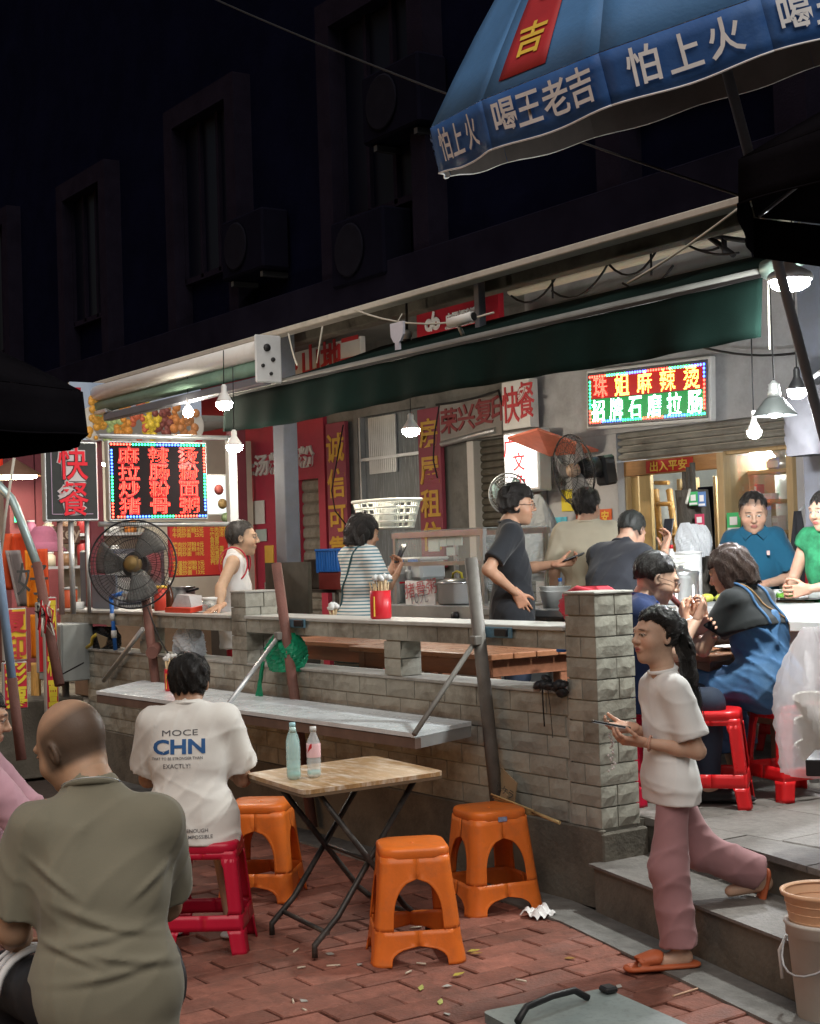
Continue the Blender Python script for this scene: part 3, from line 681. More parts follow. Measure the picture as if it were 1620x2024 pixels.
M_STRIP = mat('red_strip', (.40, .025, .03), .6, var=.15, scale=5)
MB().grid(lambda u, v: pan9(.12 + .42 * u, .03 + .62 * v, .008), 6, 12).build('red_strip', M_STRIP, bp, solid=.002)
for i, ch in enumerate('吉老王'):
    M9 = W_bp @ face_frame(pan9(.33, .12 + .15 * i, .016), pan9(.38, .12 + .15 * i, .016) - pan9(.28, .12 + .15 * i, .016), pan9(.33, .17 + .15 * i, .016) - pan9(.33, .07 + .15 * i, .016))
    put_text('printed_character', ch, .17, M9, mat('gold_print', (.70, .48, .06), .6, var=.1), bp, .02, 0, sx=.9)
c = atd(2150, 335, 5.2); parasol('black_parasol', 'black parasol edge overlapping the end of the eave and the awning', (c.x, c.y, 3.0), 1.25, 8, .3, .5, .16, M_DARKP, M_DARKP, (0, 0), 3.0)
c = atd(-350, 790, 6.5); parasol('black_parasol', 'black parasol with drooping valance in front of the sign boxes', (c.x, c.y, 2.44), 1.15, 8, .1, .45, .19, M_DARKP, M_DARKP, (0, 0), 2.44)
# ------------------------------------------------------------------ sign boxes facing along the street (their faces look towards +x)
XS = -10.9
def psx(px, py, x=XS): return onx(px, py, x)
def signbox(name, label, px0, px1, py0, py1, x, th, frame, face, cat='sign'):
    a = psx(px0, py1, x); b = psx(px1, py0, x)
    y0, y1 = a.y, b.y; z1 = (psx(px0, py0, x).z + psx(px1, py0, x).z) / 2; z0 = (psx(px0, py1, x).z + psx(px1, py1, x).z) / 2
    t = thing(name, label, cat, (x, (y0 + y1) / 2, z0))
    MB().b2((x - th, y0, z0), (x, y1, z1), bev=.008).build('case', frame, t, world=True)
    if face: MB().b2((x - .002, y0 + .014, z0 + .014), (x + .004, y1 - .014, z1 - .014)).build('face', face, t, world=True)
    return t, y0, y1, z0, z1
M_PANELD = mat('led_panel', (.05, .04, .042), .45, var=.1)
LED_R = emat('led_red', (1.0, .05, .03), 9, False); LED_G = emat('led_green', (.03, 1.0, .28), 7, False); LED_B = emat('led_blue', (.04, .12, 1.0), 9, False); LED_Y = emat('led_amber', (1.0, .42, .06), 9, False); LED_W = emat('led_mint', (.55, 1.0, .85), 8, False)
_glyph = {}
def glyph_cells(ch, n):
    """which cells of an n x n grid lie on the strokes of a character (sampled from its outline)"""
    if (ch, n) in _glyph: return _glyph[(ch, n)]
    me = text_mesh(ch, 1.0, .0); me.calc_loop_triangles()
    V = np.array([v.co[:2] for v in me.vertices]); T = np.array([t.vertices[:] for t in me.loop_triangles])
    lo, hi = V.min(0), V.max(0); S = max(hi - lo); ctr = (lo + hi) / 2
    g = (np.arange(n) + .5) / n - .5; gx, gy = np.meshgrid(g, g, indexing='ij'); P = np.stack([gx.ravel(), gy.ravel()], 1) * S * 1.02 + ctr
    ins = np.zeros(len(P), bool)
    for dx, dy in ((0, 0), (.018, 0), (-.018, 0), (0, .018), (0, -.018)):
        Q = P + np.array((dx, dy)) * S
        A, B, C_ = V[T[:, 0]], V[T[:, 1]], V[T[:, 2]]
        def sg(a, b): return (Q[:, None, 0] - b[None, :, 0]) * (a[None, :, 1] - b[None, :, 1]) - (a[None, :, 0] - b[None, :, 0]) * (Q[:, None, 1] - b[None, :, 1])
        d1, d2, d3 = sg(A, B), sg(B, C_), sg(C_, A)
        ins |= (((d1 > 0) & (d2 > 0) & (d3 > 0)) | ((d1 < 0) & (d2 < 0) & (d3 < 0))).any(1)
    r = [(p[0], p[1]) for p in np.stack([gx.ravel(), gy.ravel()], 1)[ins]]
    _glyph[(ch, n)] = r
    return r
def dots(mb, M, pts, r):
    """small domed diodes on a face; M maps (x right, y up, z out)"""
    for (x, y) in pts:
        o = M @ Vector((x, y, 0)); a = M.to_3x3() @ Vector((1, 0, 0)); b = M.to_3x3() @ Vector((0, 1, 0)); n = M.to_3x3() @ Vector((0, 0, 1))
        ring = [o + (a * math.cos(k * math.pi / 3) + b * math.sin(k * math.pi / 3)) * r for k in range(6)]
        mb.add(ring + [o + n * r * .9], [(k, (k + 1) % 6, 6) for k in range(6)])
def led_char(t, ch, cx, cy, w, h, M, material, n=15, r=None):
    mb = MB(); s = [(cx + x * w, cy + y * h) for x, y in glyph_cells(ch, n)]
    dots(mb, M, s, r or h / n * .36)
    o = mb.build('led_character', material, t, world=True, fix=False); tag(o, kind='stuff'); return o
def led_border(t, W, H, M, seq, step, r, inset):
    P = []
    nx, ny = int((W - 2 * inset) / step), int((H - 2 * inset) / step)
    for i in range(nx): P.append((-W / 2 + inset + i * step, H / 2 - inset))
    for i in range(ny): P.append((W / 2 - inset, H / 2 - inset - i * step))
    for i in range(nx): P.append((W / 2 - inset - i * step, -H / 2 + inset))
    for i in range(ny): P.append((-W / 2 + inset, -H / 2 + inset + i * step))
    k = len(P); runs = len(seq)
    for q in range(runs):
        mb = MB(); dots(mb, M, P[q * k // runs:(q + 1) * k // runs], r)
        tag(mb.build('led_border', seq[q], t, world=True, fix=False), kind='stuff')
# left LED sign
t, y0, y1, z0, z1 = signbox('led_sign', 'square sign of red LED characters with coloured LED border beside the fan', 216, 408, 872, 1028, XS, .07, M_ALU, mat('led_back_grey', (.016, .013, .015), .75, var=.1, spec=.1))
W_, H_ = y1 - y0, z1 - z0; MF = face_frame(((XS + .006), (y0 + y1) / 2, (z0 + z1) / 2), YP, ZP)
for r_, line in enumerate(('麻辣烫', '拉肠粉', '炒粉面', '猪骨粥')):
    for c_, ch in enumerate(line):
        cxx, cyy = (c_ - 1) * W_ * .30, (1.5 - r_) * H_ * .212
        put_text('glow_character', ch, H_ * .235, MF @ Matrix.Translation((cxx, cyy, .003)), mat('led_letter_glow', (.30, .015, .015), .4, var=.05, emit=(1, .02, .02), estr=.25), t, .03, 0, sx=W_ * .22 / (H_ * .235))  # emissive letters behind the diodes paint their red halo on the face
        led_char(t, ch, cxx, cyy, W_ * .205, H_ * .19, MF @ Matrix.Translation((0, 0, .006)), LED_R, 13)
led_border(t, W_, H_, MF, [LED_R, LED_G, LED_B, LED_G, LED_R, LED_G, LED_B, LED_R, LED_G, LED_B, LED_R, LED_G, LED_B], .026, .0095, .03)
# left fast-food sign box
t, y0, y1, z0, z1 = signbox('fast_food_sign', 'tall dark sign box with two red outlined characters on a post', 90, 192, 872, 1030, XS + .15, .07, M_ALU, mat('sign_charcoal', (.05, .054, .056), .7, var=.15, spec=.15))
xf = XS + .15 + .006; W_, H_ = y1 - y0, z1 - z0
for k, ch in enumerate('快餐'):
    Mc = face_frame((xf, (y0 + y1) / 2 + .01, z1 - H_ * (.27 + .45 * k)), YP, ZP)
    put_text('character_outline', ch, H_ * .46, Mc, mat('outline_white', (.55, .52, .54), .8, var=.05, spec=.1), t, .035, .001, sx=.88)
    put_text('character', ch, H_ * .46, Mc @ Matrix.Translation((0, 0, .004)), mat('char_red', (.62, .035, .05), .8, var=.06, spec=.1, emit=(.7, .03, .05), estr=.12), t, .008, .001, sx=.88)
MB().b2((xf - .002, y0 + .05, z0 + .05), (xf + .001, y1 - .05, z0 + .056)).b2((xf - .002, y0 + .05, z0 + .05), (xf + .001, y0 + .056, z1 - .05)).build('inner_line', mat('line_violet', (.35, .25, .36), .4), t, world=True)
for px in (118, 140, 172):
    q = psx(px, 1030, XS + .1); tag(MB().tube([(q.x, q.y, 1.32), (q.x, q.y, z0 + .01)], .022 if px != 172 else .016, 10).build('sign_post', M_ALU if px != 118 else mat('pinkish_post', (.45, .32, .30), .5, var=.15)), {118: 'pinkish slim post under the fast food sign box', 140: 'pale metal post holding the fast food sign box up from the rail', 172: 'thin dull post standing behind the fast food sign box'}[px], 'post')
for (pa, pb) in (((445, 872), (395, 872)), ((445, 1028), (395, 1028))): pass
# frame the sign boxes hang from
sf = thing('sign_rack', 'pale metal frame carrying the LED sign with upright beside the tank-top man', 'rack', (XS - .1, 5.0, 1.3))
q0, q1 = psx(195, 862, XS - .06), psx(462, 866, XS - .06)
MB().tube([q0, q1], .02, 8).build('top_rail', M_ALU, sf, world=True)
q0, q1 = psx(195, 1036, XS - .06), psx(462, 1036, XS - .06); MB().tube([q0, q1], .02, 8).build('bottom_rail', M_ALU, sf, world=True)
q = psx(458, 950, XS - .06); MB().b2((q.x - .03, q.y - .04, ZP_), (q.x + .03, q.y + .04, q.z + .35), bev=.004).build('upright', M_ALU, sf, world=True)
# menu lightbox and paper notices
t, y0, y1, z0, z1 = signbox('menu_lightbox', 'small white lit menu box with food photos next to the LED sign', 408, 447, 938, 1018, XS - .5, .04, M_WHITE, emat('menu_light', (.85, .95, .95), .6))
for k in range(3): MB().lathe([(.0, 0), (.045, 0), (.0, .002)], 14, (XS - .5 + .006, y0 + .12 + .03 * k, z1 - .13 - .12 * k), (1, 0, 0)).build('food_photo', mat('print_red%d' % k, ((.5, .12, .1), (.45, .3, .12), (.3, .4, .2))[k], .5, var=.4, scale=40), t, world=True)
# red menu board with yellow price list
XM_ = -13.2
t, y0, y1, z0, z1 = signbox('menu_board', 'red menu board with yellow dish names and prices behind the tank-top man', 335, 470, 1031, 1139, XM_, .03, M_SRED, mat('menu_red', (.62, .045, .035), .45, var=.08))
ML = mat('menu_yellow', (.80, .52, .08), .5, var=.08)
def mtext(s_, u, v, sz): put_text('price_line', s_, sz, face_frame((XM_ + .008, y0 + (y1 - y0) * u, z1 - (z1 - z0) * v), YP, ZP), ML, t, .02, 0, align='LEFT', sx=1.0)
for i, (a, b) in enumerate((('牛肉炒河粉', '25元'), ('牛肉炒米粉', '25元'), ('牛肉炒面', '25元'), None, ('猪肉炒河粉', '18元'), ('猪肉炒米粉', '18元'), ('猪肉炒面', '18元'), None, ('鸡蛋炒河粉', '13元'), ('鸡蛋炒米粉', '13元'), ('鸡蛋炒面', '13元')) if False else [x for x in (('牛肉炒河粉', '25元'), ('牛肉炒米粉', '25元'), ('牛肉炒面', '25元'), ('', ''), ('猪肉炒河粉', '18元'), ('猪肉炒米粉', '18元'), ('猪肉炒面', '18元'), ('', ''), ('鸡蛋炒河粉', '13元'), ('鸡蛋炒米粉', '13元'), ('鸡蛋炒面', '13元'))]):
    if a: mtext(a, .05, .07 + i * .085, .05); mtext(b, .36, .07 + i * .085, .05)
for i, (a, b) in enumerate((('牛腩汤面', '22元'), ('牛肉汤面', '14元'), ('猪肉汤面', '14元'), ('鱼蛋', ''), ('豆腐', ''), ('加鸡蛋', ''), ('加青菜', ''), ('加肠粉', ''), ('例汤仁', ''))): mtext(a, .58, .07 + i * .085, .05); mtext(b, .85, .07 + i * .085, .05)
# food photo banner over the stall
XB_ = -13.4
t, y0, y1, z0, z1 = signbox('food_banner', 'long banner printed with photos of dishes above the kitchen stall', 140, 396, 760, 872, XB_, .04, M_WHITE, None)
MB().b2((XB_, y0, z0), (XB_ + .004, y1, z1)).build('print', mat('banner_blue_glow', (.30, .36, .45), .7, var=.15, scale=5, emit=(.5, .6, .8), estr=.1), t, world=True)  # slight emission stands in for lamplight falling on the banner
MB().b2((XB_ + .003, y0, z0), (XB_ + .008, y0 + .11, z0 + .5)).b2((XB_ + .003, y1 - .48, z0), (XB_ + .008, y1, z0 + .11)).build('red_caption', M_SRED, t, world=True)
rd = random.Random(5)
for k in range(8):
    yy = y0 + .24 + k * (y1 - y0 - .3) / 7.6; cc = [(.45, .22, .04), (.28, .34, .14), (.48, .20, .04), (.42, .10, .05), (.52, .36, .04), (.16, .05, .04), (.42, .16, .05), (.35, .15, .06)][k]
    dm = mat('dish_print_%d' % k, cc, .45, var=.55, scale=40, emit=cc, estr=.35)  # dish prints emit as well, painted lamplight on the banner
    plate = MB().lathe([(.0, 0), (.17, 0), (.16, .003), (0, .003)], 22, (XB_ + .006, yy, z0 + .16), (1, 0, 0)).build('plate_print', mat('plate_white_glow', (.42, .41, .38), .7, emit=(.8, .7, .6), estr=.08), t, world=True)  # plate print emits faintly, again in place of light on the banner
    for q in range(24):
        a = rd.uniform(0, 6.3); r = rd.uniform(0, .14)
        MB().lathe([(.0, .001 * q), (rd.uniform(.022, .05), .001 * q), (.0, .001 * q + .001)], 9, (XB_ + .010, yy + r * math.cos(a) * .8, z0 + .2 + r * math.sin(a) * (1.5 if k not in (3,) else 2.2)), (1, 0, 0)).build('food_print', dm, plate, world=True)
# purple-red upright name boards of the letting office
M_PUR = mat('board_purple', (.30, .055, .085), .55, var=.15, scale=4, dirt=(.2, .06, .09), dirt_scale=3, dirt_amt=.4)
def upright_board(label, px0, px1, pyt, pyb, chars, y=YF - .04, pys=None):
    x0, x1 = fx(px0, 950, y), fx(px1, 950, y); z1 = fz(px0, pyt, y); z0 = fz(px1, pyb, y)
    t = sign_board('name_board', label, 'sign', x0, x1, z0, z1, y, .05, M_PUR)
    for ch, py in zip(chars, pys): put_text('character', ch, (fz(px0, 0, y) - fz(px0, 60, y)), face_frame(((x0 + x1) / 2, y - .006, fz((px0 + px1) / 2, py, y)), XP, ZP), M_LETY, t, .02, .002, sx=1.15)
upright_board('purple-red upright board with four yellow characters beside the red shop front', 646, 684, 838, 1105, '诚信可靠', pys=(885, 955, 1025, 1088))
upright_board('purple-red upright board with yellow house-letting characters right of the dusty window', 828, 872, 810, 1122, '房屋租住', pys=(855, 930, 995, 1060))
# copy shop sign and blade signs
y_ = YF - .05
t = sign_board('copy_shop_sign', 'grimy grey shop sign with four dull red characters over the dark shutter', 'sign', fx(868, 820, y_), fx(990, 820, y_), fz(930, 868, y_), fz(930, 790, y_), y_, .08, mat('grimy_white', (.34, .32, .30), .6, var=.2, scale=4, dirt=(.2, .17, .15), dirt_scale=3))
for ch, px, py in (('荣', 888, 832), ('兴', 922, 824), ('复', 957, 813), ('印', 988, 806)):
    put_text('character', ch, .26, face_frame((fx(px, py, y_), y_ - .008, fz(px, py, y_)), XP, ZP), mat('dull_red', (.28, .05, .055), .6, var=.2), t, .02, .004, sx=1.1)
y_ = 8.12
t = sign_board('canteen_sign', 'white sign with two bold red characters beside the grey wall', 'sign', fx(992, 800, y_), fx(1046, 800, y_), fz(1018, 848, y_), fz(1018, 752, y_), y_, .1, M_SWHITE)
for ch, px, py in (('快', 1010, 800), ('餐', 1040, 790)):
    put_text('character', ch, .34, face_frame((fx(px, py, y_), y_ - .008, fz(px, py, y_)), XP, ZP), M_LETR, t, .008, .003, sx=.72)
y_ = 8.0
xl0, xl1 = fx(994, 900, y_), fx(1064, 900, y_); zl0, zl1 = fz(1030, 972, y_), fz(1030, 850, y_)
t = thing('light_box', 'glowing white light box with red brush characters under the canteen sign', 'sign', ((xl0 + xl1) / 2, y_, zl0))
MB().b2((xl0, y_, zl0), (xl1, y_ + .14, zl1), bev=.012).build('case', M_ALU, t, world=True)
MB().b2((xl0 + .03, y_ - .006, zl0 + .03), (xl1 - .03, y_ + .004, zl1 - .03)).build('lit_face', emat('lightbox_glow', (1.0, .98, .95), 1.5), t, world=True)
for ch, px, py in (('广', 1008, 885), ('文', 1027, 912), ('兔', 1030, 955)):
    put_text('character', ch, .17, face_frame((fx(px, py, y_), y_ - .012, fz(px, py, y_)), XP, ZP), mat('brush_red', (.75, .04, .05), .5, emit=(.8, .05, .05), estr=.5), t, .01, .001, sx=1.0)
# slanted red board under the grey lintel
a, b, c_, d_ = ony(1002, 868, 7.7), ony(1062, 850, 7.7), ony(1182, 893, 8.25), ony(1085, 902, 8.0)
tag(MB().prism([a, b, c_, d_], (0, .2, 1), .02).build('tilted_board', mat('orange_red_board', (.55, .15, .09), .5, var=.35, scale=5)), 'slanted red and orange printed board jutting from the wall above the black wall fan', 'board')
# LED sign above the shop door (hung slightly crooked)
y_ = YG - .1
p0, p1 = ony(1160, 850, y_), ony(1407, 832, y_); top = ony(1157, 733, y_)
W_, H_ = (p1 - p0).length, (top.z - p0.z)
xdir = (p1 - p0).normalized()
ctr = (p0 + p1) / 2 + Vector((0, 0, H_ / 2))
t = thing('led_sign', 'bright LED sign with red and green character rows above the shop door', 'sign', (ctr.x, y_, p0.z))
MF = face_frame(ctr, xdir, ZP)
def lbox(name, w_, h_, zc, th, material, bev=0.01):
    mb = MB().box((0, 0, 0), (w_, h_, th), bev=bev); me = mb.mesh(name); me.transform(MF @ Matrix.Translation((0, 0, zc))); return new_obj(name, me, material, t, world=True)
lbox('case', W_, H_, -.03, .06, M_WHITE); lbox('face', W_ - .05, H_ - .05, .002, .012, mat('led_face', (.09, .09, .095), .35, var=.05))
me = MB().box((0, H_ * .205, .009), (W_ * .9, H_ * .39, .002)).mesh('f'); me.transform(MF); new_obj('red_glow_plate', me, mat('glow_red', (.3, .004, .004), .4, var=.2, scale=12, emit=(1, .01, .01), estr=.2), t, world=True)  # emissive plate stands in for red LED glow on the sign face
me = MB().box((0, -H_ * .195, .009), (W_ * .9, H_ * .39, .002)).mesh('f'); me.transform(MF); new_obj('green_glow_plate', me, mat('glow_green', (.004, .25, .06), .4, var=.2, scale=12, emit=(.005, .7, .14), estr=.17), t, world=True)  # lower row's green LED glow, painted as an emissive plate
for i, ch in enumerate('珠姐麻辣烫'):
    led_char(t, ch, (i - 2) * W_ * .183, H_ * .20, H_ * .34, H_ * .36, MF @ Matrix.Translation((0, 0, .0115)), LED_Y if i else LED_R, 15, H_ * .011)
for i, ch in enumerate('招牌石磨拉肠'):
    led_char(t, ch, (i - 2.5) * W_ * .155, -H_ * .19, H_ * .31, H_ * .36, MF @ Matrix.Translation((0, 0, .0115)), LED_W, 15, H_ * .011)
led_border(t, W_, H_, MF @ Matrix.Translation((0, 0, .010)), [LED_R, LED_G, LED_B, LED_R, LED_G, LED_B, LED_R, LED_G, LED_B, LED_R, LED_G, LED_B, LED_R, LED_G], .03, .0115, .06)
# door header with the gold blessing strip
def flat_text_board(name, label, cat, px0, px1, py0, py1, y, face, txt=None, tmat=None, size=.8, parent=None, sx=1.0):
    x0, x1 = fx(px0, (py0 + py1) / 2, y), fx(px1, (py0 + py1) / 2, y); z0, z1 = fz((px0 + px1) / 2, py1, y), fz((px0 + px1) / 2, py0, y)
    t = thing(name, label, cat, ((x0 + x1) / 2, y, z0)); MB().b2((x0, y, z0), (x1, y + .008, z1)).build('sheet', face, t, world=True)
    if txt: put_text('characters', txt, (z1 - z0) * size, face_frame(((x0 + x1) / 2, y - .006, (z0 + z1) / 2), XP, ZP), tmat, t, .02, .001, sx=sx)
    return t
# ------------------------------------------------------------------ shop door, window and what is in it
YD = YG + .12
zd0 = ZP_; zhd = fz(1325, 905, YD); zhd2 = fz(1325, 935, YD)
dr = thing('shop_door', 'yellow wooden sliding door frame with side panel and header board standing open', 'door', (fx(1320, 1000, YD), YD, ZP_))
def px_box(px0, px1, z0, z1, y0, y1, name, material, parent, bev=.004):
    return MB().b2((fx(px0, 1000, y0), y0, z0), (fx(px1, 1000, y0), y1, z1), bev=bev).build(name, material, parent, world=True)
px_box(1221, 1238, zd0, zhd, YD - .04, YD + .08, 'door_post', M_WOODY, dr)
px_box(1240, 1262, zd0, zhd2, YD + .02, YD + .05, 'side_panel', mat('pale_plywood', (.60, .42, .18), .5, var=.12, scale=5, stretch=(6, 6, 1)), dr)
px_box(1264, 1286, zd0, zhd2, YD + .0, YD + .04, 'side_panel', MATS['pale_plywood'], dr)
px_box(1229, 1425, zhd2, zhd, YD - .045, YD + .02, 'header_board', mat('orange_wood', (.42, .21, .075), .5, var=.2, scale=5, stretch=(1, 8, 8)), dr)
px_box(1418, 1432, zd0, zhd, YD - .05, YD + .08, 'door_post', M_WOODY, dr)
flat_text_board('blessing_strip', 'red strip with four gold characters on the door header', 'paper strip', 1276, 1368, 907, 932, YD - .06, mat('festive_red', (.50, .03, .02), .5, var=.15), '出入平安', mat('festive_gold', (.80, .52, .08), .4, var=.15), .86, sx=1.25)
px_box(1338, 1345, zd0, zhd2 - .02, 8.95, 9.0, 'inner_frame', M_WOODY, dr); px_box(1368, 1376, zd0, zhd2 - .02, 8.95, 9.0, 'inner_frame', M_WOODY, dr); px_box(1410, 1416, zd0, zhd2 - .02, 8.95, 9.0, 'inner_frame', M_WOODY, dr)
px_box(1346, 1367, 1.2, zhd2 - .1, 8.97, 8.98, 'pane', M_GLASSD, dr); px_box(1377, 1409, 1.2, zhd2 - .1, 8.97, 8.98, 'pane', M_GLASSD, dr)
# display window
wn = thing('shop_window', 'display window with wooden shelves beside the shop door', 'window', (fx(1500, 1000, YD), YD, ZP_))
px_box(1555, 1568, zd0, zhd, YD - .03, YD + .08, 'window_post', M_WOODY, wn)
px_box(1432, 1556, 1.35, zhd - .01, YD + .02, YD + .026, 'pane', mat('window_glass', (.9, .95, .95), .03, trans=1.0, var=0, spec=.5, alpha=.18), wn)
px_box(1432, 1556, zhd - .02, zhd + .06, YD - .02, YD + .05, 'head_rail', M_WOODY, wn)
for (a, b, py) in ((1436, 1520, 990), (1478, 1556, 930), (1436, 1556, 1050), (1440, 1556, 1083)):
    z = fz((a + b) / 2, py, 8.8); px_box(a, b, z - .03, z, 8.68, 9.0, 'shelf', M_WOODY, wn)
px_box(1476, 1482, fz(1480, 990, 8.8), fz(1480, 930, 8.8), 8.7, 8.98, 'shelf_divider', M_WOODY, wn)
px_box(1432, 1436, zd0, zhd, 8.45, 9.0, 'shelf_side', M_WOODY, wn); px_box(1432, 1568, 1.0, zhd, 9.02, 9.05, 'shelf_back', MATS['room_wall'], wn)
def onshelf(px, py, y=8.8): return ony(px, py, y)
p = onshelf(1452, 988); t = thing('trophy', 'small dark figurine trophy on the window shelf', 'trophy', p)
MB().box((0, 0, .06), (.14, .12, .12), bev=.005).build('plinth', mat('dark_base', (.09, .08, .08), .3), t); MB().lathe([(.03, .12), (.05, .15), (.02, .2), (.045, .26), (.05, .32), (.025, .36), (.03, .39), (.0, .43)], 12).build('figure', mat('pewter', (.25, .24, .22), .35, metal=.8), t)
MB().tube([(.04, 0, .32), (.08, 0, .27), (.05, 0, .24)], .012, 6).build('arm', MATS['pewter'], t)
for k, (px, py, w_, h_, col, lb) in enumerate(((1497, 988, .07, .12, (.55, .05, .06), 'red and white carton standing on the middle window shelf'), (1520, 988, .12, .05, (.7, .7, .72), 'flat white box lying on the middle window shelf'), (1510, 1050, .08, .2, (.75, .76, .78), 'white tall pack behind the man in the blue polo shirt'), (1540, 1050, .06, .12, (.62, .50, .50), 'pinkish cylinder pack on the lower window shelf'))):
    p = onshelf(px, py); t = thing('carton', lb, 'carton', p); MB().box((0, 0, h_ / 2), (w_, .09, h_), bev=.004).build('box_body', mat('carton_%d' % k, col, .5, var=.15), t); MB().box((0, -.047, h_ * .72), (w_ * .9, .004, h_ * .3)).build('label_patch', M_WHITE, t)
p = onshelf(1544, 928); t = thing('metal_urn', 'small shiny metal urn on the top window shelf', 'urn', p); MB().lathe([(.1, 0), (.1, .08), (.04, .1), (.09, .16), (.1, .22), (.05, .28), (.03, .31), (.0, .33)], 16).build('urn_body', M_STEEL, t); MB().box((0, -.1, .04), (.12, .004, .05)).build('label_patch', M_WHITE, t)
# payment cards (their codes are left out)
def card(px0, px1, py0, py1, y, col, label, inner=True):
    t = flat_text_board('payment_card', label, 'card', px0, px1, py0, py1, y, mat('card_%s' % label[:9], col, .4, var=.06))
    m_ = .22; MB().b2((fx(px0 + (px1 - px0) * m_, py0, y), y - .004, fz(px0, py0 + (py1 - py0) * .68, y)), (fx(px1 - (px1 - px0) * m_, py0, y), y - .001, fz(px0, py0 + (py1 - py0) * .24, y))).build('white_square', M_LETW, t, world=True)
    MB().b2((fx(px0 + 1, py0, y), y - .004, fz(px0, py0 + (py1 - py0) * .97, y)), (fx(px1 - 1, py0, y), y - .001, fz(px0, py0 + (py1 - py0) * .82, y))).build('white_band', M_LETW, t, world=True)
    return t
card(1361, 1378, 972, 999, 7.55, (.05, .42, .14), 'green payment card fixed high on the tree trunk')
card(1379, 1393, 972, 1001, 7.55, (.10, .22, .50), 'blue and white payment card beside the green one on the trunk')
card(1373, 1390, 1016, 1042, 7.55, (.58, .06, .13), 'pink payment card low on the tree trunk behind the white bags')
card(1436, 1462, 1013, 1050, 8.3, (.04, .50, .16), 'large green payment card on the window post beside the polo man')
# bare trunk that grows through the terrace
pt = ony(1392, 1190, 7.7); t = thing('bare_trunk', 'dark bare tree trunk standing before the shop door with cards fixed to it', 'tree', (pt.x, pt.y, ZP_))
def trunk(u, v):
    a = u * 2 * math.pi; r = .145 - .03 * v + .012 * math.sin(a * 3 + v * 6) + .02 * max(0, .25 - v) * 4 * (.5 + .5 * math.sin(a * 4))
    return (r * math.cos(a) - .10 * v, r * math.sin(a), v * (fz(1375, 968, 7.7) - ZP_))
MB().grid(trunk, 24, 22).build('trunk', mat('bark', (.085, .075, .062), .9, var=.4, scale=7, stretch=(4, 4, 1), bump=1.0, bscale=18, bdist=.02), t)
for q in range(3): MB().tube([(-.13 + .04 * q, -.02, 1.5), (-.13 + .04 * q, -.02, 1.82 + .03 * q)], .02, 8).build('cut_stub', MATS['bark'], t)
# bamboo ladder
t = thing('bamboo_ladder', 'leaning bamboo ladder inside the open shop doorway', 'ladder', ony(1330, 1190, 8.3))
M_BAM = mat('bamboo', (.42, .24, .075), .45, var=.25, scale=10, stretch=(1, 1, 3))
def bamboo(a, b, parent, name):
    a, b = Vector(a), Vector(b); n_ = 12; pts = []; rs = []
    for i in range(n_):
        for du, r in ((0.0, .027), (.04, .032), (.08, .027)): pts.append(a.lerp(b, (i + du) / n_)); rs.append(r)
    return MB().tube(pts, rs, 10).build(name, M_BAM, parent, world=True)
la0, la1 = ony(1322, 1140, 8.3), ony(1292, 935, 8.75); lb0, lb1 = ony(1358, 1140, 8.3), ony(1318, 935, 8.75)
la0.z = lb0.z = ZP_ + .7; bamboo(la0 + Vector((.04, 0, -.68)), la1, t, 'rail'); bamboo(lb0 + Vector((.05, 0, -.68)), lb1, t, 'rail')
for q in (.12, .34, .56, .78, .93): MB().tube([la0.lerp(la1, q), lb0.lerp(lb1, q)], .018, 8).build('rung', M_BAM, t, world=True)
# bundle of white plastic bags on the trunk
p = ony(1360, 1105, 7.35); t = thing('bag_bundle', 'bundle of white plastic carrier bags hanging on the tree trunk', 'bags', p)
M_BAGW = mat('white_film', (.62, .64, .66), .35, var=.06, bump=.5, bscale=14, bdist=.02, transl=.3)
def crumple(w_, h_, d_, seed, top=.35):
    def fn(u, v):
        a = u * 2 * math.pi; k = (1 - v) * (1 - top) + top if v > .5 else 1.0 - .12 * (1 - v * 2) ** 2
        if v > .5: k = 1 - (1 - top) * ((v - .5) * 2) ** 1.6
        cr = .10 * abs(math.sin(a * 6.5 + v * 9 + seed)) + .07 * abs(math.sin(a * 11 - v * 17 + seed * 2)); ww = w_ * k * (1.02 + .06 * math.sin(a * 5 + seed + v * 4) - cr * .6); dd = d_ * k * (1.15 + .14 * math.sin(a * 4 + v * 7 + seed) - cr * 1.6)
        return (ww * math.copysign(abs(math.cos(a)) ** .7, math.cos(a)), dd * math.copysign(abs(math.sin(a)) ** .7, math.sin(a)), h_ * v)
    return fn
for k in range(3):
    mb = MB().grid(crumple(.085 - .008 * k, .25 - .02 * k, .035, k * 2.1), 36, 20, smooth=False); o = mb.build('carrier_bag', M_BAGW, t); o.location = (.015 * k, .05 * k, .01 * k); o.rotation_euler = (0, .05 * (k - 1), R_(35))
MB().tube([(0, 0, .38), (-.01, .05, .48)], .01, 6).build('hook_string', M_WIREW, t)
# second bag bundle by the shutter
p = ony(1068, 1148, 7.9); t = thing('bag_bundle', 'crumpled clear plastic bags hanging on the grey wall behind the man in black', 'bags', p)
for k in range(3):
    mb = MB().grid(crumple(.20 - .03 * k, .72 - .06 * k, .06, k * 3 + 1, .12), 34, 24, smooth=False); o = mb.build('plastic_bag', mat('clear_film', (.40, .42, .43), .3, var=.12, bump=.8, bscale=16, bdist=.02, transl=.35), t); o.location = (.03 * k, -.03 * k, .04 * k); o.rotation_euler = (0, .04 * k, R_(25))
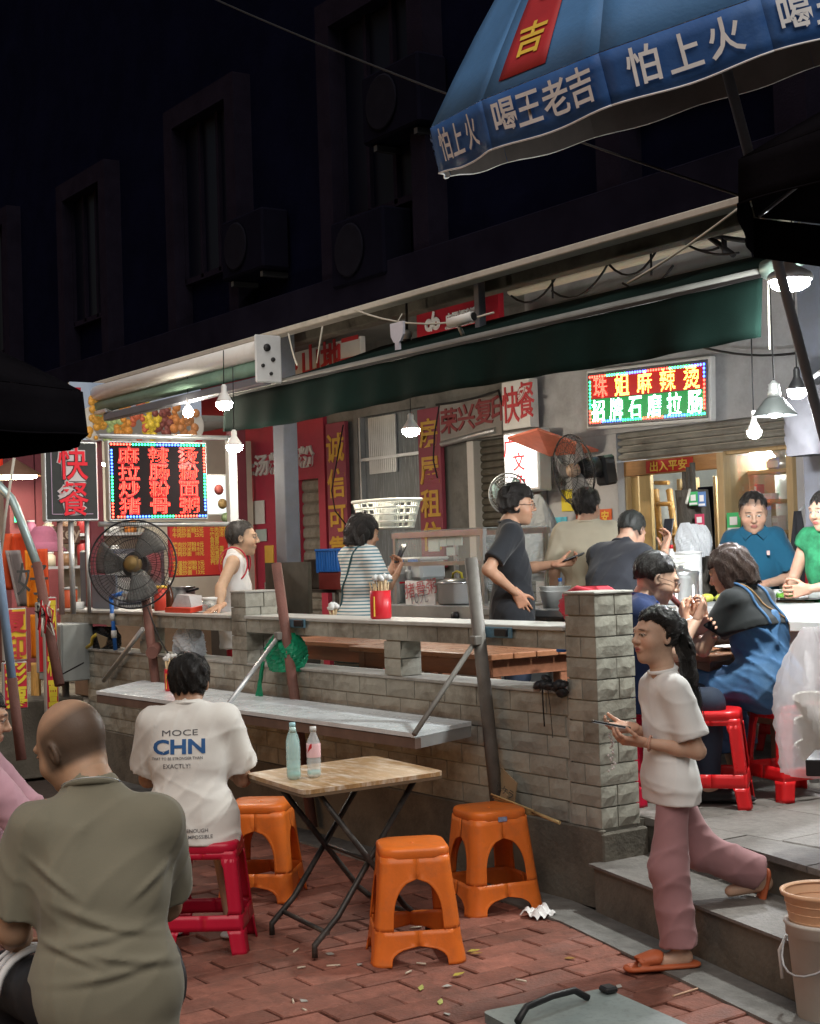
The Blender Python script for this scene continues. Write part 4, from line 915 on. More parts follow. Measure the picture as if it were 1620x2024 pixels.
# posters on the grey wall
yq = YG - .012
flat_text_board('yellow_notice', 'yellow paper notice on the grey wall under the wall fan', 'notice', 1109, 1146, 967, 1010, yq, mat('notice_yellow', (.66, .54, .04), .5, var=.08), '友情提示', mat('ink', (.05, .05, .05), .6, var=0), .18)
flat_text_board('blue_poster', 'turquoise printed poster on the grey wall', 'poster', 1097, 1120, 1022, 1072, yq, mat('poster_teal', (.09, .42, .55), .5, var=.45, scale=14))
flat_text_board('white_sheet', 'plain pale paper sheet stuck on the grey wall beside the light box', 'paper sheet', 1083, 1108, 912, 970, yq, M_WHITE)
t = flat_text_board('festive_poster', 'orange-red festive poster with a gold character behind the cream T-shirt man', 'poster', 1185, 1208, 1006, 1036, yq, mat('festive_orange', (.66, .12, .03), .5, var=.2, scale=20), '安', MATS['festive_gold'], .8)
flat_text_board('festive_poster', 'narrow orange festive paper left of the cream T-shirt man', 'poster', 1138, 1150, 1016, 1042, yq, MATS['festive_orange'])
# wall fan
def fan_head(t, R_f, nb, cage, bladem, depth=.13, rings=(1.0, .82, .55, .3), spokes=40, hubm=None):
    """fan facing local +y"""
    hub = MB().lathe([(.0, -.03), (R_f * .2, -.03), (R_f * .2, .02), (R_f * .14, .045), (.0, .05)], 18, (0, 0, 0), (0, 1, 0)).build('hub', hubm or bladem, t)
    for k in range(nb):
        a0 = 2 * math.pi * k / nb
        def bl(u, v, a0=a0):
            r = R_f * (.18 + .68 * v); a = a0 + (u - .5) * (1.05 - .15 * v) + .25 * v
            return (r * math.cos(a), .035 * math.sin((u - .5) * 2.2), r * math.sin(a))
        MB().grid(bl, 6, 6).build('blade', bladem, hub, solid=.003)
    ring = lambda r, y: [(r * math.cos(a * math.pi / 24), y, r * math.sin(a * math.pi / 24)) for a in range(49)]
    g1 = MB(); g1.tube(ring(R_f, 0), .007, 6, cap=False); g1.build('cage_rim', cage, t)
    for sgn, nm in ((1, 'front_cage'), (-1, 'rear_cage')):
        g = MB()
        for q in rings[1:]: g.tube(ring(R_f * q, sgn * depth * .5 * math.sqrt(max(0, 1 - q * q * .8))), .0028, 4, cap=False)
        for k in range(spokes):
            a = 2 * math.pi * k / spokes
            g.tube([(math.cos(a) * R_f * q, sgn * depth * .5 * math.sqrt(max(0, 1 - q * q)), math.sin(a) * R_f * q) for q in (.16, .5, .8, .95, 1.0)], .0016, 3, cap=False)
        tag(g.build(nm, cage, t), kind='stuff')
p = ony(1133, 930, 7.75)
t = thing('wall_fan', 'black wall-mounted fan with round cage on the grey wall', 'fan', p, R_(18))
fan_head(t, .285, 3, M_BLACK, mat('fan_blade_grey', (.20, .20, .21), .3, var=.1, transl=.3), depth=.15, hubm=mat('fan_hub_tan', (.40, .28, .20), .4))
t.rotation_euler = (R_(-8), 0, R_(172))
MB().tube([(0, -.05, 0), (0, -.22, .0)], .085, 14).build('motor', M_BLACK, t); MB().box((0, -.3, -.04), (.16, .12, .24), bev=.02).build('wall_bracket', M_BLACK, t)
MB().tube([(0, -.2, -.02), (0, -.28, -.1)], .03, 8).build('neck', M_BLACK, t)
p = ony(1004, 976, 7.2); t = thing('desk_fan', 'small round grey fan with a fine cage above the curly-haired man', 'fan', p, R_(180 + 30))
fan_head(t, .16, 3, mat('cage_grey', (.34, .36, .37), .4, metal=.5), mat('blade_mint', (.45, .62, .62), .3, transl=.4, var=.05), depth=.12, spokes=30)
MB().tube([(0, -.03, 0), (0, -.13, 0)], .05, 12).build('motor', M_GREYW, t); MB().tube([(0, -.1, 0), (0, -.12, -.9)], .014, 8).build('stem', M_ALU, t)
# grey junction box and cables on the wall
p = ony(1062, 985, YG - .05); t = thing('junction_box', 'small grey electrical junction box under the light box', 'electrical box', p); MB().box((0, 0, 0), (.18, .08, .3), bev=.01).build('casing', M_GREYW, t); MB().lathe([(0, 0), (.03, 0), (.03, .02), (0, .02)], 12, (0, -.04, .0), (0, -1, 0)).build('knob', M_BLACK, t)
wire('cable', 'black cable sagging across the lintel to the LED sign above the door', sagpts(ony(1372, 682, 8.1), ony(1620, 690, 8.1), .06), .01, M_WIRE, group=None)
wire('cable', 'black cable looping down the second purple board', [ony(868, 800, 8.4), ony(858, 860, 8.4), ony(856, 910, 8.4), ony(864, 945, 8.4)], .008, M_WIRE, group=None)
wire('cable', 'black cable hanging across the first purple board', [ony(678, 840, 8.4), ony(655, 970, 8.4), ony(662, 1010, 8.4), ony(690, 1045, 8.4)], .008, M_WIRE, group=None)
wire('cable', 'black cable along the top of the copy shop sign', sagpts(ony(862, 800, 8.3), ony(985, 772, 8.3), .02) + [ony(992, 800, 8.3)], .012, M_WIRE, group=None)

# ------------------------------------------------------------------ food counter
zc = onz(1580, 1225, 0).z
YC0, YC1, ZC = 6.75, 7.35, 1.31
xc0, xc1 = fx(1060, 1195, YC0), -1.6
ct = thing('food_counter', 'long stainless steel food counter with white tops in front of the shop door', 'counter', ((xc0 + xc1) / 2, YC0, ZP_))
MB().b2((xc0, YC0, ZC - .05), (xc1, YC1, ZC), bev=.008).build('worktop', mat('pale_steel', (.60, .62, .62), .35, metal=.5, var=.1), ct, world=True)
MB().b2((xc0 + .05, YC0 + .03, ZC - .16), (xc1, YC0 + .06, ZC - .052)).build('apron', M_STEEL, ct, world=True)
for x in (xc0 + .08, (xc0 * 2 + xc1) / 3, (xc0 + xc1 * 2) / 3, xc1 - .1):
    for y in (YC0 + .06, YC1 - .06): MB().tube([(x, y, ZP_), (x, y, ZC - .05)], .022, 8).build('leg', M_STEEL, ct, world=True)
MB().b2((xc0 + .05, YC0 + .05, ZP_ + .3), (xc1, YC1 - .05, ZP_ + .33)).build('under_shelf', M_STEEL, ct, world=True)
# nearer work table on the right
zn = 1.27; n0, n1 = onz(1400, 1215, zn), onz(1625, 1228, zn)
nt_ = thing('work_table', 'white-topped steel work table loaded with trays behind the woman in the denim dress', 'table', (n1.x, n1.y, ZP_))
M_TOPW = mat('white_top', (.66, .67, .66), .4, var=.08)
MB().b2((n0.x - .6, n1.y, zn - .06), (n1.x + 1.3, n1.y + .62, zn), bev=.006).build('table_top', M_TOPW, nt_, world=True)
for x in (n0.x - .5, n1.x - .15, n1.x + 1.1):
    for y in (n1.y + .06, n1.y + .56): MB().tube([(x, y, ZP_), (x, y, zn - .05)], .026, 8).build('leg', M_GREYW, nt_, world=True)
MB().b2((n0.x - .55, n1.y + .03, zn - .15), (n1.x + 1.2, n1.y + .05, zn - .062)).build('apron', M_STEELP, nt_, world=True)
YT = n1.y + .3
def on_table(px, py, y=None, z=zn): q = onz(px, py, z); return q
def tray(px, py, w_, d_, h_, label, material=M_TOPW, z=None, rz=0.0, grp=None, n=1):
    q = onz(px, py, zn if z is None else z); 
    t = thing('food_tray', label, 'tray', (q.x, q.y, zn if z is None else z), rz, grp)
    prof = MB()
    prof.b2((-w_ / 2, -d_ / 2, 0), (w_ / 2, d_ / 2, .008)); prof.build('base', material, t)
    for (a, b) in (((-w_ / 2, -d_ / 2, .004), (w_ / 2, -d_ / 2 + .008, h_)), ((-w_ / 2, d_ / 2 - .008, .004), (w_ / 2, d_ / 2, h_)), ((-w_ / 2, -d_ / 2 + .009, .004), (-w_ / 2 + .008, d_ / 2 - .009, h_)), ((w_ / 2 - .008, -d_ / 2 + .009, .004), (w_ / 2, d_ / 2 - .009, h_))):
        MB().b2(a, b).build('side', material, t)
    return t
tray(1560, 1182, .62, .36, .05, 'long white tray at the back of the work table', z=zn + .06)
tray(1545, 1200, .66, .2, .045, 'shallow white tray along the front of the work table')
t = tray(1555, 1150, .46, .3, .09, 'deep white tray standing in front of the polo man', z=zn + .11)
MB().b2((-.5, -.2, -.06), (.5, .2, -.012), bev=.006).build('stacked_trays', M_TOPW, t)
# heap of greens
q = onz(1552, 1182, zn + .07); t = thing('greens', 'small heap of bright green leafy vegetables on the white tray', 'vegetables', (q.x, q.y, zn + .075))
rl = random.Random(9); mb = MB()
for k in range(90):
    a = rl.uniform(0, 6.28); r = rl.uniform(0, .08); z = rl.uniform(0, .05) * (1 - r / .09); c0 = Vector((r * math.cos(a), r * .7 * math.sin(a), z)); d = Vector((rl.uniform(-1, 1), rl.uniform(-1, 1), rl.uniform(0, .8))).normalized() * .03; s_ = d.cross(Vector((0, 0, 1))).normalized() * .012
    mb.add([c0, c0 + d * .5 + s_, c0 + d, c0 + d * .5 - s_], [(0, 1, 2, 3)])
tag(mb.build('leaves', mat('leaf_green', (.12, .34, .035), .5, var=.3, scale=30), t), kind='stuff'); MB().lathe([(0.0, 0), (.07, .0), (.05, .025), (0, .03)], 12).build('stem_base', mat('leaf_green2', (.10, .26, .03), .5), t)
# white foam trays stack + steel pot + rack at the middle of the counter
q = ony(1283, 1150, 6.9); t = thing('tray_stack', 'stack of cream foam trays on the counter next to the steel pot', 'trays', (q.x, q.y, ZC))
for k in range(5): MB().b2((-.2 + .004 * (k % 2), -.14, .17 + k * .032), (.2, .14, .193 + k * .032), bev=.006).build('foam_tray', mat('cream_foam', (.70, .69, .60), .6, var=.06), t)
MB().b2((-.24, -.16, .06), (.2, .16, .165), bev=.01).build('dark_bin', mat('dark_bin', (.06, .075, .075), .4), t)
MB().b2((-.26, -.17, .0), (.22, .17, .058), bev=.006).build('glass_tray', M_TOPW, t)
q = ony(1347, 1188, 6.95); t = thing('steel_pot', 'ribbed stainless steel pot on the counter before the tree trunk', 'pot', (q.x, q.y, ZC))
prof = [(.10, 0), (.112, .01)] + [(.113 + .003 * (k % 2), .02 + .018 * k) for k in range(10)] + [(.12, .21), (.112, .215), (.105, .2)]
MB().lathe(prof, 26, capt=False).build('pot_body', M_STEEL, t); MB().lathe([(.105, .2), (.06, .225), (.02, .232), (.02, .25), (.0, .255)], 22).build('pot_lid', M_STEEL, t)
# clutter: red-capped bottle, white jars, baskets
def bottle(px, py, y, z, h, r, col, cap, label, name='bottle', cat='bottle', neck=.4):
    q = ony(px, py, y); t = thing(name, label, cat, (q.x, q.y, z))
    MB().lathe([(r * .9, 0), (r, .01), (r, h * .6), (r * neck, h * .82), (r * neck, h * .9)], 14).build('bottle_body', col, t); MB().lathe([(r * neck * 1.15, h * .88), (r * neck * 1.15, h), (.0, h)], 12).build('cap', cap, t); return t
M_REDP = mat('red_plastic', (.55, .02, .03), .35, var=.1); M_BLUEP = mat('blue_plastic', (.03, .16, .55), .35, var=.1); M_GLASS = mat('clear_plastic', (.86, .93, .93), .08, trans=.85, var=0, alpha=.6)
bottle(1328, 1140, 7.2, ZC + .17, .22, .034, M_TOPW, M_REDP, 'white sauce bottle with red cap on the counter below the ladder')
bottle(1108, 1190, 6.5, 1.3, .2, .03, M_GLASS, M_BLUEP, 'clear bottle with blue cap behind the stone pillar')
for px, h_, lb in ((1315, .16, 'grey metal tin on a stand behind the ladder'), (1360, .2, 'white tub on the counter behind the steel pot')):
    q = ony(px, 1140, 7.3); t = thing('storage_tub', lb, 'tub', (q.x, q.y, ZC)); MB().lathe([(.085, 0), (.09, .02), (.095, h_ + .12), (.088, h_ + .12)], 16).build('tub_body', M_GREYW if px == 1315 else M_TOPW, t); MB().lathe([(.098, h_ + .12), (.098, h_ + .14), (.0, h_ + .142)], 16).build('lid', M_GREYW if px == 1315 else M_TOPW, t)
# low wire stand with tall clear cup before the counter
q = ony(1355, 1232, 6.3); t = thing('wire_rack', 'thin white wire rack holding sachets on the near edge of the counter', 'rack', (q.x, q.y, 1.2))
for dx in (-.07, .07): MB().tube([(dx, 0, -.05), (dx, 0, .26)], .006, 6).build('upright', M_WHITE, t)
for dz in (.02, .13): MB().tube([(-.25, 0, dz), (.09, 0, dz)], .005, 6).build('bar', M_WHITE, t)
# squares of yellow fruit on the counter edge
q = ony(1410, 1178, 6.85)
for k in range(2):
    tag(MB().lathe([(.0, 0), (.035, .005), (.05, .03), (.03, .05), (.0, .055)], 10, (q.x + .13 * k - .06, q.y, ZC + .02)).build('lime', mat('lime_skin', (.32, .34, .05), .45, var=.3, scale=30)), 'yellow-green cut fruit piece on the counter edge behind the brown-haired woman', 'fruit', 'fruit pieces on the counter')
# white plastic basins by the black-shirt man
q = ony(1098, 1215, 6.5); t = thing('plastic_basin', 'stacked white plastic tubs on the steel table behind the stone pillar', 'tub', (q.x, q.y, 1.3))
for k in range(2): MB().lathe([(.08, .0 + .03 * k), (.105, .11 + .03 * k), (.112, .115 + .03 * k), (.10, .11 + .03 * k)], 4 * 5, capt=False).build('tub', M_TOPW, t, solid=.003)
# steel prep table behind the black-shirt man's hip
z3 = 1.3; q = onz(1090, 1205, z3); st = thing('prep_table', 'long stainless prep table running behind the man in black', 'table', (q.x, q.y, ZP_))
MB().b2((q.x - .9, q.y, z3 - .05), (q.x + .9, q.y + .55, z3), bev=.006).build('table_top', M_STEEL, st, world=True)
for x in (q.x - .8, q.x + .8):
    for y in (q.y + .06, q.y + .49): MB().tube([(x, y, ZP_), (x, y, z3 - .05)], .022, 8).build('leg', M_STEEL, st, world=True)
# ------------------------------------------------------------------ glass display cabinet with stove
YK0, YK1 = 6.35, 6.95
xk0, xk1 = fx(780, 1200, YK0), fx(958, 1200, YK0)
zk1 = fz(940, 1046, YK0); zk0 = fz(880, 1195, YK0)
cb = thing('glass_cabinet', 'stainless framed glass food cabinet on a steel stove bench', 'cabinet', ((xk0 + xk1) / 2, YK0, ZP_))
for x in (xk0, xk1 - .03):
    for y in (YK0, YK1 - .03): MB().b2((x, y, zk0), (x + .03, y + .03, zk1)).build('post', M_STEEL, cb, world=True)
for y in (YK0 - .003, YK1 - .027): MB().b2((xk0 - .01, y, zk1 - .04), (xk1 + .01, y + .033, zk1 + .002)).build('top_rail', M_STEEL, cb, world=True)
MB().b2((xk0, YK0 + .003, zk1 + .004), (xk1, YK1 - .003, zk1 + .012)).build('roof', mat('roof_glass', (.35, .4, .4), .2, alpha=.5, var=.1), cb, world=True)
zm = fz(900, 1113, YK0); MB().b2((xk0, YK0 + .002, zm - .015), (xk1, YK0 + .028, zm + .015)).build('mid_rail', M_STEEL, cb, world=True)
M_CG = mat('cabinet_glass', (.85, .93, .92), .03, alpha=.14, var=0, spec=.6)
MB().b2((xk0 + .03, YK0 + .012, zm + .016), (xk1 - .03, YK0 + .018, zk1 - .042)).build('glass_pane', M_CG, cb, world=True); MB().b2((xk1 - .018, YK0 + .03, zk0), (xk1 - .012, YK1 - .03, zk1 - .042)).build('glass_pane', M_CG, cb, world=True)
MB().b2((xk0 - .1, YK0 - .05, ZP_), (xk1 + .15, YK1 + .05, zk0 - .004), bev=.01).build('bench', M_STEEL, cb, world=True)
MB().b2((xk0 - .11, YK0 - .06, zk0 - .09), (xk1 + .16, YK0 - .045, zk0 - .01)).build('front_panel', mat('panel_steel', (.45, .46, .45), .4, metal=.6, var=.2), cb, world=True)
p = ony(902, 1217, YK0 - .06); MB().lathe([(.0, .03), (.03, .03), (.034, 0)], 14, p, (0, -1, 0)).build('knob', M_BLACK, cb, world=True)
for k, (a, b, c_, d_) in enumerate(((846, 867, 1058, 1090), (868, 881, 1056, 1080), (882, 897, 1055, 1078), (898, 912, 1055, 1078), (882, 897, 1082, 1098))):
    flat_text_board('taped_note', 'small pale paper note taped inside the glass cabinet', 'note', a, b, c_, d_, YK0 + .03, mat('note_paper', (.62, .72, .70), .6, var=.06))
for o in [o for o in COL.objects if o.name.startswith('taped_note')]: o['group'] = 'notes taped in the cabinet'
# white laundry basket on the cabinet
p = ony(765, 1045, 6.6); t = thing('plastic_basket', 'white slatted plastic basket standing on the glass cabinet', 'basket', (p.x, p.y, p.z))
hb = fz(765, 990, 6.6) - fz(765, 1045, 6.6); rb0, rb1, db = .20, .255, .72
def bpt(u, z, k=1.0):
    w_ = (rb0 + (rb1 - rb0) * z / hb) * k; a = u * 2 * math.pi
    return Vector((w_ * 1.15 * math.copysign(abs(math.cos(a)) ** .45, math.cos(a)), w_ * db * math.copysign(abs(math.sin(a)) ** .45, math.sin(a)), z))
M_BSK = mat('basket_white', (.72, .75, .70), .45, var=.06)
for z in (0.006, hb * .25, hb * .5, hb * .75): MB().tube([bpt(u / 48, z) for u in range(49)], .008, 5, cap=False).build('hoop', M_BSK, t)
MB().tube([bpt(u / 48, hb, 1.02) for u in range(49)], .014, 6, cap=False).build('rim', M_BSK, t)
mb = MB()
for u in range(72): mb.tube([bpt(u / 72, 0), bpt(u / 72, hb)], .0052, 4)
tag(mb.build('slats', M_BSK, t), kind='stuff')
MB().prism([bpt(u / 24, .008) for u in range(24)], ZP, .006).build('basket_floor', M_BSK, t)
# items on the stove bench
zk = zk0
p = ony(905, 1190, YK0 + .12); t = thing('stock_pot', 'white enamel pot with steel lid and yellow handle on the stove bench', 'pot', (p.x, p.y, zk))
MB().lathe([(.13, 0), (.145, .01), (.148, .145), (.155, .15)], 26, capt=False).build('pot_body', M_TOPW, t); MB().lathe([(.155, .15), (.15, .165), (.09, .185), (.0, .19)], 26).build('lid', M_STEEL, t); MB().tube([(-.06, 0, .185), (-.05, 0, .225), (0, 0, .24), (.05, 0, .225), (.06, 0, .185)], .009, 8).build('lid_handle', mat('yellow_grip', (.55, .48, .04), .4), t)
for k, (px, r, h_, lb) in enumerate(((785, .075, .30, 'stainless steel flask with a red band behind the price card'), (812, .09, .32, 'wide stainless steel canister behind the price card'), (830, .06, .26, 'slim stainless steel canister beside the clear tub'))):
    p = ony(px, 1195, YK0 + .1 + .12 * k); t = thing('steel_canister', lb, 'canister', (p.x, p.y, zk)); MB().lathe([(r, 0), (r, h_ * .72), (r * 1.06, h_ * .73), (r * 1.06, h_ * .78), (r * .95, h_ * .8), (r * .9, h_ * .96), (.02, h_), (0, h_)], 22).build('canister_body', M_STEEL, t)
    MB().lathe([(r * 1.01, h_ * .5), (r * 1.02, h_ * .5), (r * 1.02, h_ * .55), (r * 1.01, h_ * .55)], 22, capb=False, capt=False).build('band', M_REDP if k == 0 else M_ALU, t)
p = ony(832, 1130, YK0 + .3); t = thing('clear_tub', 'clear plastic storage tub with blue clips inside the glass cabinet', 'tub', (p.x, p.y, p.z - .06))
MB().b2((-.17, -.12, 0), (.17, .12, .15), bev=.02).build('tub_body', mat('frosted_tub', (.75, .80, .82), .3, alpha=.75, var=.05), t); MB().b2((-.19, -.14, .15), (.19, .14, .175), bev=.01).build('lid', M_TOPW, t)
for x in (-.09, .1): MB().b2((x - .06, -.15, .13), (x + .06, -.138, .16)).build('clip', M_BLUEP, t)
flat_text_board('price_card', 'white cardboard price card with handwritten porridge price on the stove bench', 'price card', 801, 859, 1148, 1197, YK0 - .03, M_LETW)
pc = [o for o in COL.objects if o.name.startswith('price_card')][-1]
put_text('handwriting', '猪骨粥', .125, face_frame(ony(830, 1163, YK0 - .04), (1, 0, .12), ZP), mat('faded_red_ink', (.42, .08, .09), .6, var=.2), pc, .0, 0, sx=1.15)
put_text('handwriting', '10元', .11, face_frame(ony(829, 1181, YK0 - .04), (1, 0, .12), ZP), mat('pencil', (.18, .17, .2), .6, var=.1), pc, -.004, 0, sx=1.15)
# blue crate and dark stall stuff between column and cabinet
p = ony(673, 1110, 7.4); t = thing('blue_crate', 'bright blue plastic crate stacked behind the woman in stripes', 'crate', (p.x, p.y, p.z - .1))
MB().b2((-.2, -.15, 0), (.2, .15, .02)).build('base', M_BLUEP, t)
for k in range(9): MB().b2((-.2 + .046 * k, -.152, .02), (-.175 + .046 * k, -.14, .2)).build('slat', M_BLUEP, t)
MB().b2((-.2, -.139, .02), (.2, .15, .19)).build('liner', mat('crate_inner', (.02, .10, .36), .5), t); MB().b2((-.21, -.16, .2), (.21, .16, .225), bev=.006).build('rim', M_BLUEP, t)
p = ony(655, 1130, 7.5); t = thing('dark_shelving', 'dark metal shelving stacked with pans beside the grey column', 'shelving', (p.x - .1, 7.5, ZP_))
for z in (.05, .55, .95): MB().b2((-.9, -.2, z), (.5, .25, z + .03)).build('shelf', mat('rusty_shelf', (.12, .10, .085), .6, metal=.3, var=.3), t)
for x in (-.88, .48):
    for y in (-.18, .23): MB().tube([(x, y, 0), (x, y, 1.05)], .018, 8).build('upright', MATS['rusty_shelf'], t)
for k, (x, r, h_) in enumerate(((-.6, .18, .2), (-.15, .14, .28), (.28, .12, .16))):
    q = thing('cooking_pan', ('wide blackened pan on the dark shelving', 'tall blackened stock pan in the middle of the dark shelving', 'small dented pan at the end of the dark shelving')[k], 'pan', (p.x - .1 + x, 7.5, ZP_ + .98)); MB().lathe([(r * .9, 0), (r, .02), (r, h_), (r * 1.05, h_ + .01), (r * .95, h_)], 20, capt=False).build('pan_body', M_STEEL if k != 1 else MATS['rusty_shelf'], q); MB().tube([(r, 0, h_ * .8), (r + .14, -.04, h_ * .85)], .012, 6).build('handle', M_BLACK, q)
flat_text_board('red_carton_print', 'dark red carton with gold print under the blue crate', 'carton', 630, 680, 1130, 1165, 7.25, mat('dull_red_card', (.20, .03, .025), .6, var=.2))
# ------------------------------------------------------------------ fold-down shelf on the street side of the half wall
M_RUST = mat('rust_paint', (.17, .075, .06), .7, var=.3, scale=6, bump=.3, bscale=50, dirt=(.08, .05, .04), dirt_scale=5)
M_GREYPOLE = mat('grey_pole', (.17, .16, .145), .6, var=.3, scale=5, dirt=(.07, .06, .05), dirt_scale=4)
ZS = .80
sh = thing('fold_down_shelf', 'long white-topped shelf on leaning metal posts before the half wall', 'shelf', (-7.8, 4.3, 0))
s_fl, s_fr, s_br, s_bl = onz(190, 1372, ZS), onz(818, 1458, ZS), onz(950, 1432, ZS), onz(300, 1357, ZS)
yb_ = min(s_br.y, 4.60)
MB().prism([s_fl, s_fr, (s_br.x, yb_, ZS), (s_bl.x - .35, yb_, ZS)], ZP, .022).build('shelf_top', mat('shelf_laminate', (.70, .76, .79), .28, var=.08, scale=4, dirt=(.50, .53, .54), dirt_scale=5, dirt_amt=.5, spec=.5), sh, world=True)
dv = (s_fr - s_fl).normalized()
MB().prism([s_fl + Vector((0, .004, -.005)), s_fr + Vector((0, .004, -.005)), s_fr + Vector((0, .04, -.005)), s_fl + Vector((0, .04, -.005))], (0, 0, -1), .05).build('front_edge', mat('brown_edge', (.15, .10, .08), .6, var=.3, scale=8), sh, world=True)
MB().prism([s_fr + Vector((-.004, .01, -.002)), Vector((s_br.x - .004, yb_, ZS - .002)), Vector((s_br.x - .04, yb_, ZS - .002)), s_fr + Vector((-.04, .01, -.002))], (0, 0, -1), .055).build('end_edge', M_ALU, sh, world=True)
def post(pb, pt_, r, material, name='post'):
    return MB().tube([pb, pt_], r, 10).build(name, material, sh, world=True)
p1b, p1t = ony(983, 1598, 4.60), ony(930, 1103, 4.60); post(p1b, p1t, .034, M_GREYPOLE)
p2b, p2t = ony(583, 1384, 4.61), ony(546, 1114, 4.61); post(p2b + (p2b - p2t) * .9, p2t, .032, M_RUST)
p3b, p3t = ony(316, 1425, 4.60), ony(286, 1165, 4.60); post(p3b + (p3b - p3t) * .3, p3t, .034, M_RUST)
MB().tube([onz(818, 1452, ZS + .02), ony(940, 1266, 4.58)], .013, 8).build('strut', M_GREYPOLE, sh, world=True)
MB().tube([onz(443, 1402, ZS + .02), ony(551, 1257, 4.58)], .014, 8).build('strut', M_ALU, sh, world=True)
MB().tube([ony(205, 1345, 4.62), ony(282, 1243, 4.62)], .018, 8).build('strut', M_ALU, sh, world=True)
for x in (s_br.x - .2, p2b.x, p3b.x): MB().b2((x - .03, 4.25, ZS - .08), (x + .03, 4.62, ZS - .052)).build('bearer', M_RUST, sh, world=True)
for px, py in ((940, 1266), (551, 1257)): MB().box(ony(px, py, 4.57), (.05, .05, .05), bev=.006).build('hinge', M_GREYPOLE, sh, world=True)
for (px, py) in ((585, 1232), (985, 1250)):
    MB().box(ony(px, py, 4.655), (.22, .012, .055), bev=.003).build('fixing_plate', mat('plate_blue', (.10, .20, .27), .5, var=.4, scale=18), sh, world=True); MB().box(ony(px + 5, py, 4.645), (.1, .02, .04), bev=.004).build('bolt_block', M_BLACK, sh, world=True)

# ------------------------------------------------------------------ stools
def rsq(u, w, side, corner=.32):
    """point on a rounded square of half width w; side 0..3, u in -1..1"""
    flat = w * (1 - corner); rc = w * corner; k = .78
    if abs(u) <= k: x, y = u / k * flat, w
    else:
        a = (abs(u) - k) / (1 - k) * math.pi / 4; x = math.copysign(flat + rc * math.sin(a), u); y = flat + rc * math.cos(a)
    c, s = math.cos(side * math.pi / 2), math.sin(side * math.pi / 2)
    return x * c - y * s, x * s + y * c
def stool_parts(H, wt, wb, segs, material, cn):
    """segs: (v0, v1, opening(v)) rows from floor to seat; returns one leg mesh (quarter), seat mesh"""
    hw = lambda v: wb + (wt - wb) * (v ** .85)
    mb = MB()
    for side, sg in ((0, 1), (1, -1)):       # right half of side 0 and left half of side 1 share a corner
        for (v0, v1, fn, nr) in segs:
            base = len(mb.v); nc = 7
            for i in range(nr + 1):
                v = v0 + (v1 - v0) * i / nr; o_ = fn((v - v0) / (v1 - v0))
                for j in range(nc + 1):
                    u = (o_ + (1 - o_) * j / nc)
                    lip = .004 if (j == 0 and o_ > 0) else 0
                    x, y = rsq(-u if sg > 0 else u, hw(v) + lip, side, cn); mb.v.append((x, y, v * H))
            for i in range(nr):
                for j in range(nc):
                    a = base + i * (nc + 1) + j; mb.f.append((a, a + 1, a + nc + 2, a + nc + 1)); mb.sm.append(True)
    leg = mb.mesh('leg'); bm = bmesh.new(); bm.from_mesh(leg); bmesh.ops.remove_doubles(bm, verts=bm.verts[:], dist=.0004); bmesh.ops.recalc_face_normals(bm, faces=bm.faces[:]); bm.to_mesh(leg); bm.free(); leg.materials.append(material)
    for p in leg.polygons: p.use_smooth = True
    st_ = MB(); prof = [(1.0, -.045), (1.03, -.04), (1.035, -.012), (1.01, -.003), (.95, .003), (.5, .0), (.1, -.001), (.035, -.002), (.03, .002), (.0, .003)]
    n_ = 48; base = 0
    for (k, z) in prof:
        for j in range(n_):
            side = j // 12; u = 1 - 2 * (j % 12) / 12; x, y = rsq(u, wt * k if k > 0 else 1e-5, side, .42); st_.v.append((x, y, H + z))
    for i in range(len(prof) - 1):
        for j in range(n_):
            j2 = (j + 1) % n_; st_.f.append((i * n_ + j, i * n_ + j2, (i + 1) * n_ + j2, (i + 1) * n_ + j)); st_.sm.append(True)
    seat = st_.mesh('seat'); bm = bmesh.new(); bm.from_mesh(seat); bmesh.ops.recalc_face_normals(bm, faces=bm.faces[:]); bm.to_mesh(seat); bm.free(); seat.materials.append(material)
    return leg, seat
arch = lambda w: (lambda t: w * math.sqrt(max(0.0, 1 - max(0, (t - .35) / .65) ** 2)))
M_OR = mat('orange_plastic', (.84, .20, .03), .36, var=.14, scale=5, spec=.45, bump=.1, bscale=120, dirt=(.62, .17, .05), dirt_scale=11, dirt_amt=.55, transl=.12)
M_RD = mat('bright_red_plastic', (.74, .018, .022), .3, var=.06, scale=5, spec=.5, transl=.12)
M_CR = mat('crimson_plastic', (.50, .010, .04), .33, var=.08, scale=5, spec=.5, transl=.1)
OR_SEGS = [(0, .17, lambda t: .66 * math.sqrt(max(0.0, 1 - max(0, (t - .3) / .7) ** 2)), 7), (.17, .30, lambda t: 0, 3), (.30, .74, arch(.66), 14), (.74, .93, lambda t: 0, 3)]
RD_SEGS = [(0, .22, lambda t: .60 * (1 - .08 * t) if t < .96 else .53, 6), (.22, .36, lambda t: 0, 3), (.36, .86, lambda t: .60 - .06 * t - (.04 if t > .9 or t < .06 else 0), 12), (.86, .93, lambda t: 0, 2)]
def stool_proto(kind):
    mt, segs = {'orange': (M_OR, OR_SEGS), 'red': (M_RD, RD_SEGS), 'crimson': (M_CR, RD_SEGS)}[kind]
    return stool_parts(.47, .142, .198 if kind == 'orange' else .19, segs, mt, .3 if kind == 'orange' else .14)
PROTO = {k: stool_proto(k) for k in ('orange', 'red', 'crimson')}
